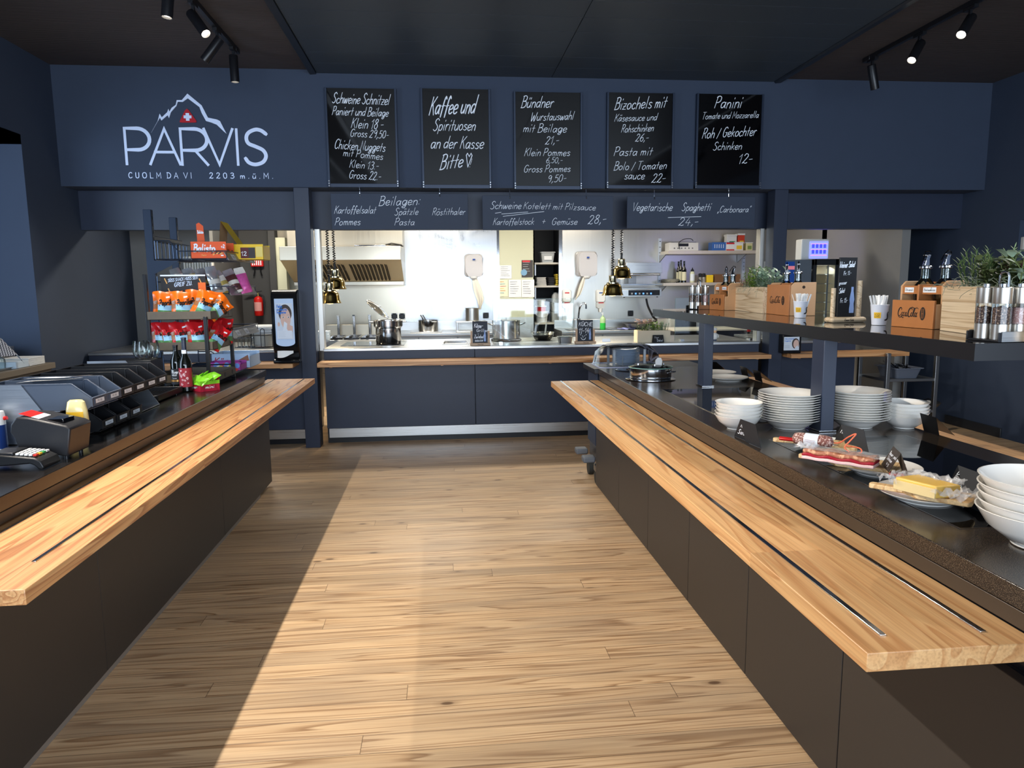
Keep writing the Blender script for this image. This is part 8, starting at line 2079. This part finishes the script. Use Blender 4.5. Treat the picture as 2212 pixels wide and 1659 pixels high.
# crop 6 of the survey: origin (1600, 540), scale 7.373
for s, x0, y0, x1, hh in (('kleiner Salat', 1556, 284, 1812, 92), ('Fr. 11.-', 1622, 405, 1748, 62), ('grosser', 1545, 556, 1672, 56), ('Salat', 1545, 690, 1640, 76), ('Fr. 15.-', 1565, 842, 1690, 66)):
    p = aty(1600+x0/7.373, 540+y0/7.373, YQ); q = aty(1600+x1/7.373, 540+y0/7.373, YQ); hz = aty(1600+x0/7.373, 540+(y0-hh)/7.373, YQ).z-p.z
    text(k, s, f, p.x-cx, p.z-ZG, hz, q.x-p.x, .13, .12, .004, 0, .8, .03)
k.obj('chalk_writing', CHALK, t)
k = MB(); bx = w_-.020; z0 = .045
P_ = [(.0, 0), (.012, 0), (.013, .02), (.010, .045), (.013, .065), (.009, .09), (.006, .105), (.006, .125), (0, .125)]
k.prism([(bx+x, z0+z) for x, z in P_]+[(bx-x, z0+z) for x, z in P_[::-1]], .0046, .0056, M=XZ); k.obj('bottle_emblem', MATS['emblem_blue'], t)
k = MB(); text(k, 'Coca-Cola', fXZ(-.0356), -.030, .008, .010, .05, .2, .3); k.obj('logo', INK, t)
# planters
h_ = .168
q0 = atz(1583, 669.5, ZG); q1 = atz(1646.5, 677.5, ZG); an = math.atan2(q1.y-q0.y, q1.x-q0.x); L = (q1-q0).length
planter('long pale wooden planter of green herbs between two bottle caddies', (q0.x, q0.y, ZG), L, .13, h_, an, PINEX, [
    ('tarragon', [FRESH, STEM], bushy(.22, L-.22, .03, .10, h_-.02, 30, .14, .05, .010, 11, .5, 14)), ('sage', [SAGE, STEM], bushy(L-.26, L-.02, .02, .11, h_-.02, 26, .13, .075, .022, 12, .6, 8)), ('moss', [MOSSM], moss(.10, L-.02, .0, .12, h_-.01, 130, 13)), ('thyme', [leafmat('thyme', (150, 120, 110)), STEM], rosemary(.02, .22, .03, .10, h_-.02, 22, .07, 14))])
q0 = atz(2030, 713.5, ZG); q1 = atz(2132, 726.5, ZG); an = math.atan2(q1.y-q0.y, q1.x-q0.x)-.03; L = .62
planter('long pale wooden planter of rosemary and sage behind the near spice mills', (q0.x, q0.y, ZG), L, .14, .172, an, PINEX, [
    ('rosemary', [ROSE, STEM], rosemary(.08, .26, .03, .11, .15, 26, .15, 21)), ('kalanchoe', [DARKG, STEM], bushy(.20, .46, .03, .11, .15, 34, .13, .035, .022, 22, .5, 12)), ('purple_leaves', [PURP, STEM], bushy(.24, .48, .03, .11, .17, 10, .12, .03, .012, 23)),
    ('pale_rosette', [leafmat('rosette', (150, 172, 126)), STEM], rosemary(.28, .34, .05, .08, .20, 3, .13, 24)), ('sage', [SAGE, STEM], bushy(.38, .58, .03, .11, .15, 16, .15, .08, .030, 25, .6, 6)), ('moss', [MOSSM], moss(.02, .5, -.004, .12, .165, 150, 26))])
# spice mill stands
PEPPER = speckle('pepper_corns', (70, 48, 42), (190, 160, 140), .7, 230, thr=.55); SALT = speckle('rose_salt', (196, 150, 146), (232, 206, 204), .6, 200, thr=.5)
def menage(label, loc, rot):
    t = thing('spice_mill_stand', label, 'spice mills', loc, rot, 'stands of four spice mills')
    MB().box(-.062, .062, -.062, .062, .0, .006).box(-.066, .066, -.066, -.062, 0, .030).box(-.066, .066, .062, .066, 0, .030).obj('base_tray', BLACKM, t, bev=.001)
    for y in (-.0675, .0665): MB().box(-.055, .066, y, y+.001, .001, .033).obj('steel_plate', STEELX, t)
    MB().tube(spline([(0, 0, .006), (0, 0, .17), (.0, -.004, .205), (.004, -.022, .222), (.004, -.030, .223), (.004, -.050, .215)], 5) if False else [(0, -.018, .006), (0, -.018, .205), (0, -.012, .217), (0, 0, .221), (0, .012, .217), (0, .018, .205), (0, .018, .006)], .004, 8).obj('handle', STEEL, t)
    for i, (x, y) in enumerate(((-.033, -.033), (.033, -.033), (-.033, .033), (.033, .033))):
        g = MB().lathe([(0, .007), (.026, .007), (.026, .055), (.0, .055)], 26, M=T(x, y, 0)).obj('mill_foot', STEELZ, t)
        MB().lathe([(.0265, .055), (.0265, .122)], 26, M=T(x, y, 0)).obj('mill_glass', SHEET, t)
        MB().lathe([(0, .056), (.0235, .056), (.0235, .106), (0, .112)], 22, M=T(x, y, 0)).obj('spice', PEPPER if i in (0, 2) else (SALT if i == 1 else PEPPER), t)
        MB().lathe([(.027, .120), (.0275, .122), (.0275, .170), (.026, .172), (0, .172)], 26, M=T(x, y, 0)).obj('mill_cap', STEELZ, t)
        MB().lathe([(.010, .172), (.010, .182), (0, .182)], 16, M=T(x, y, 0)).obj('mill_knob', STEEL, t)
    return t
q = atz(2150, 741, ZG)
m0 = menage('stand of steel spice mills at the near corner of the gantry shelf', (q.x+.085, q.y+.085, ZG), .05)
q = atz(1513, 669, ZG)
dup(m0, 'stand of steel spice mills at the far corner of the gantry shelf', (q.x+.01, q.y+.07, ZG), .35)
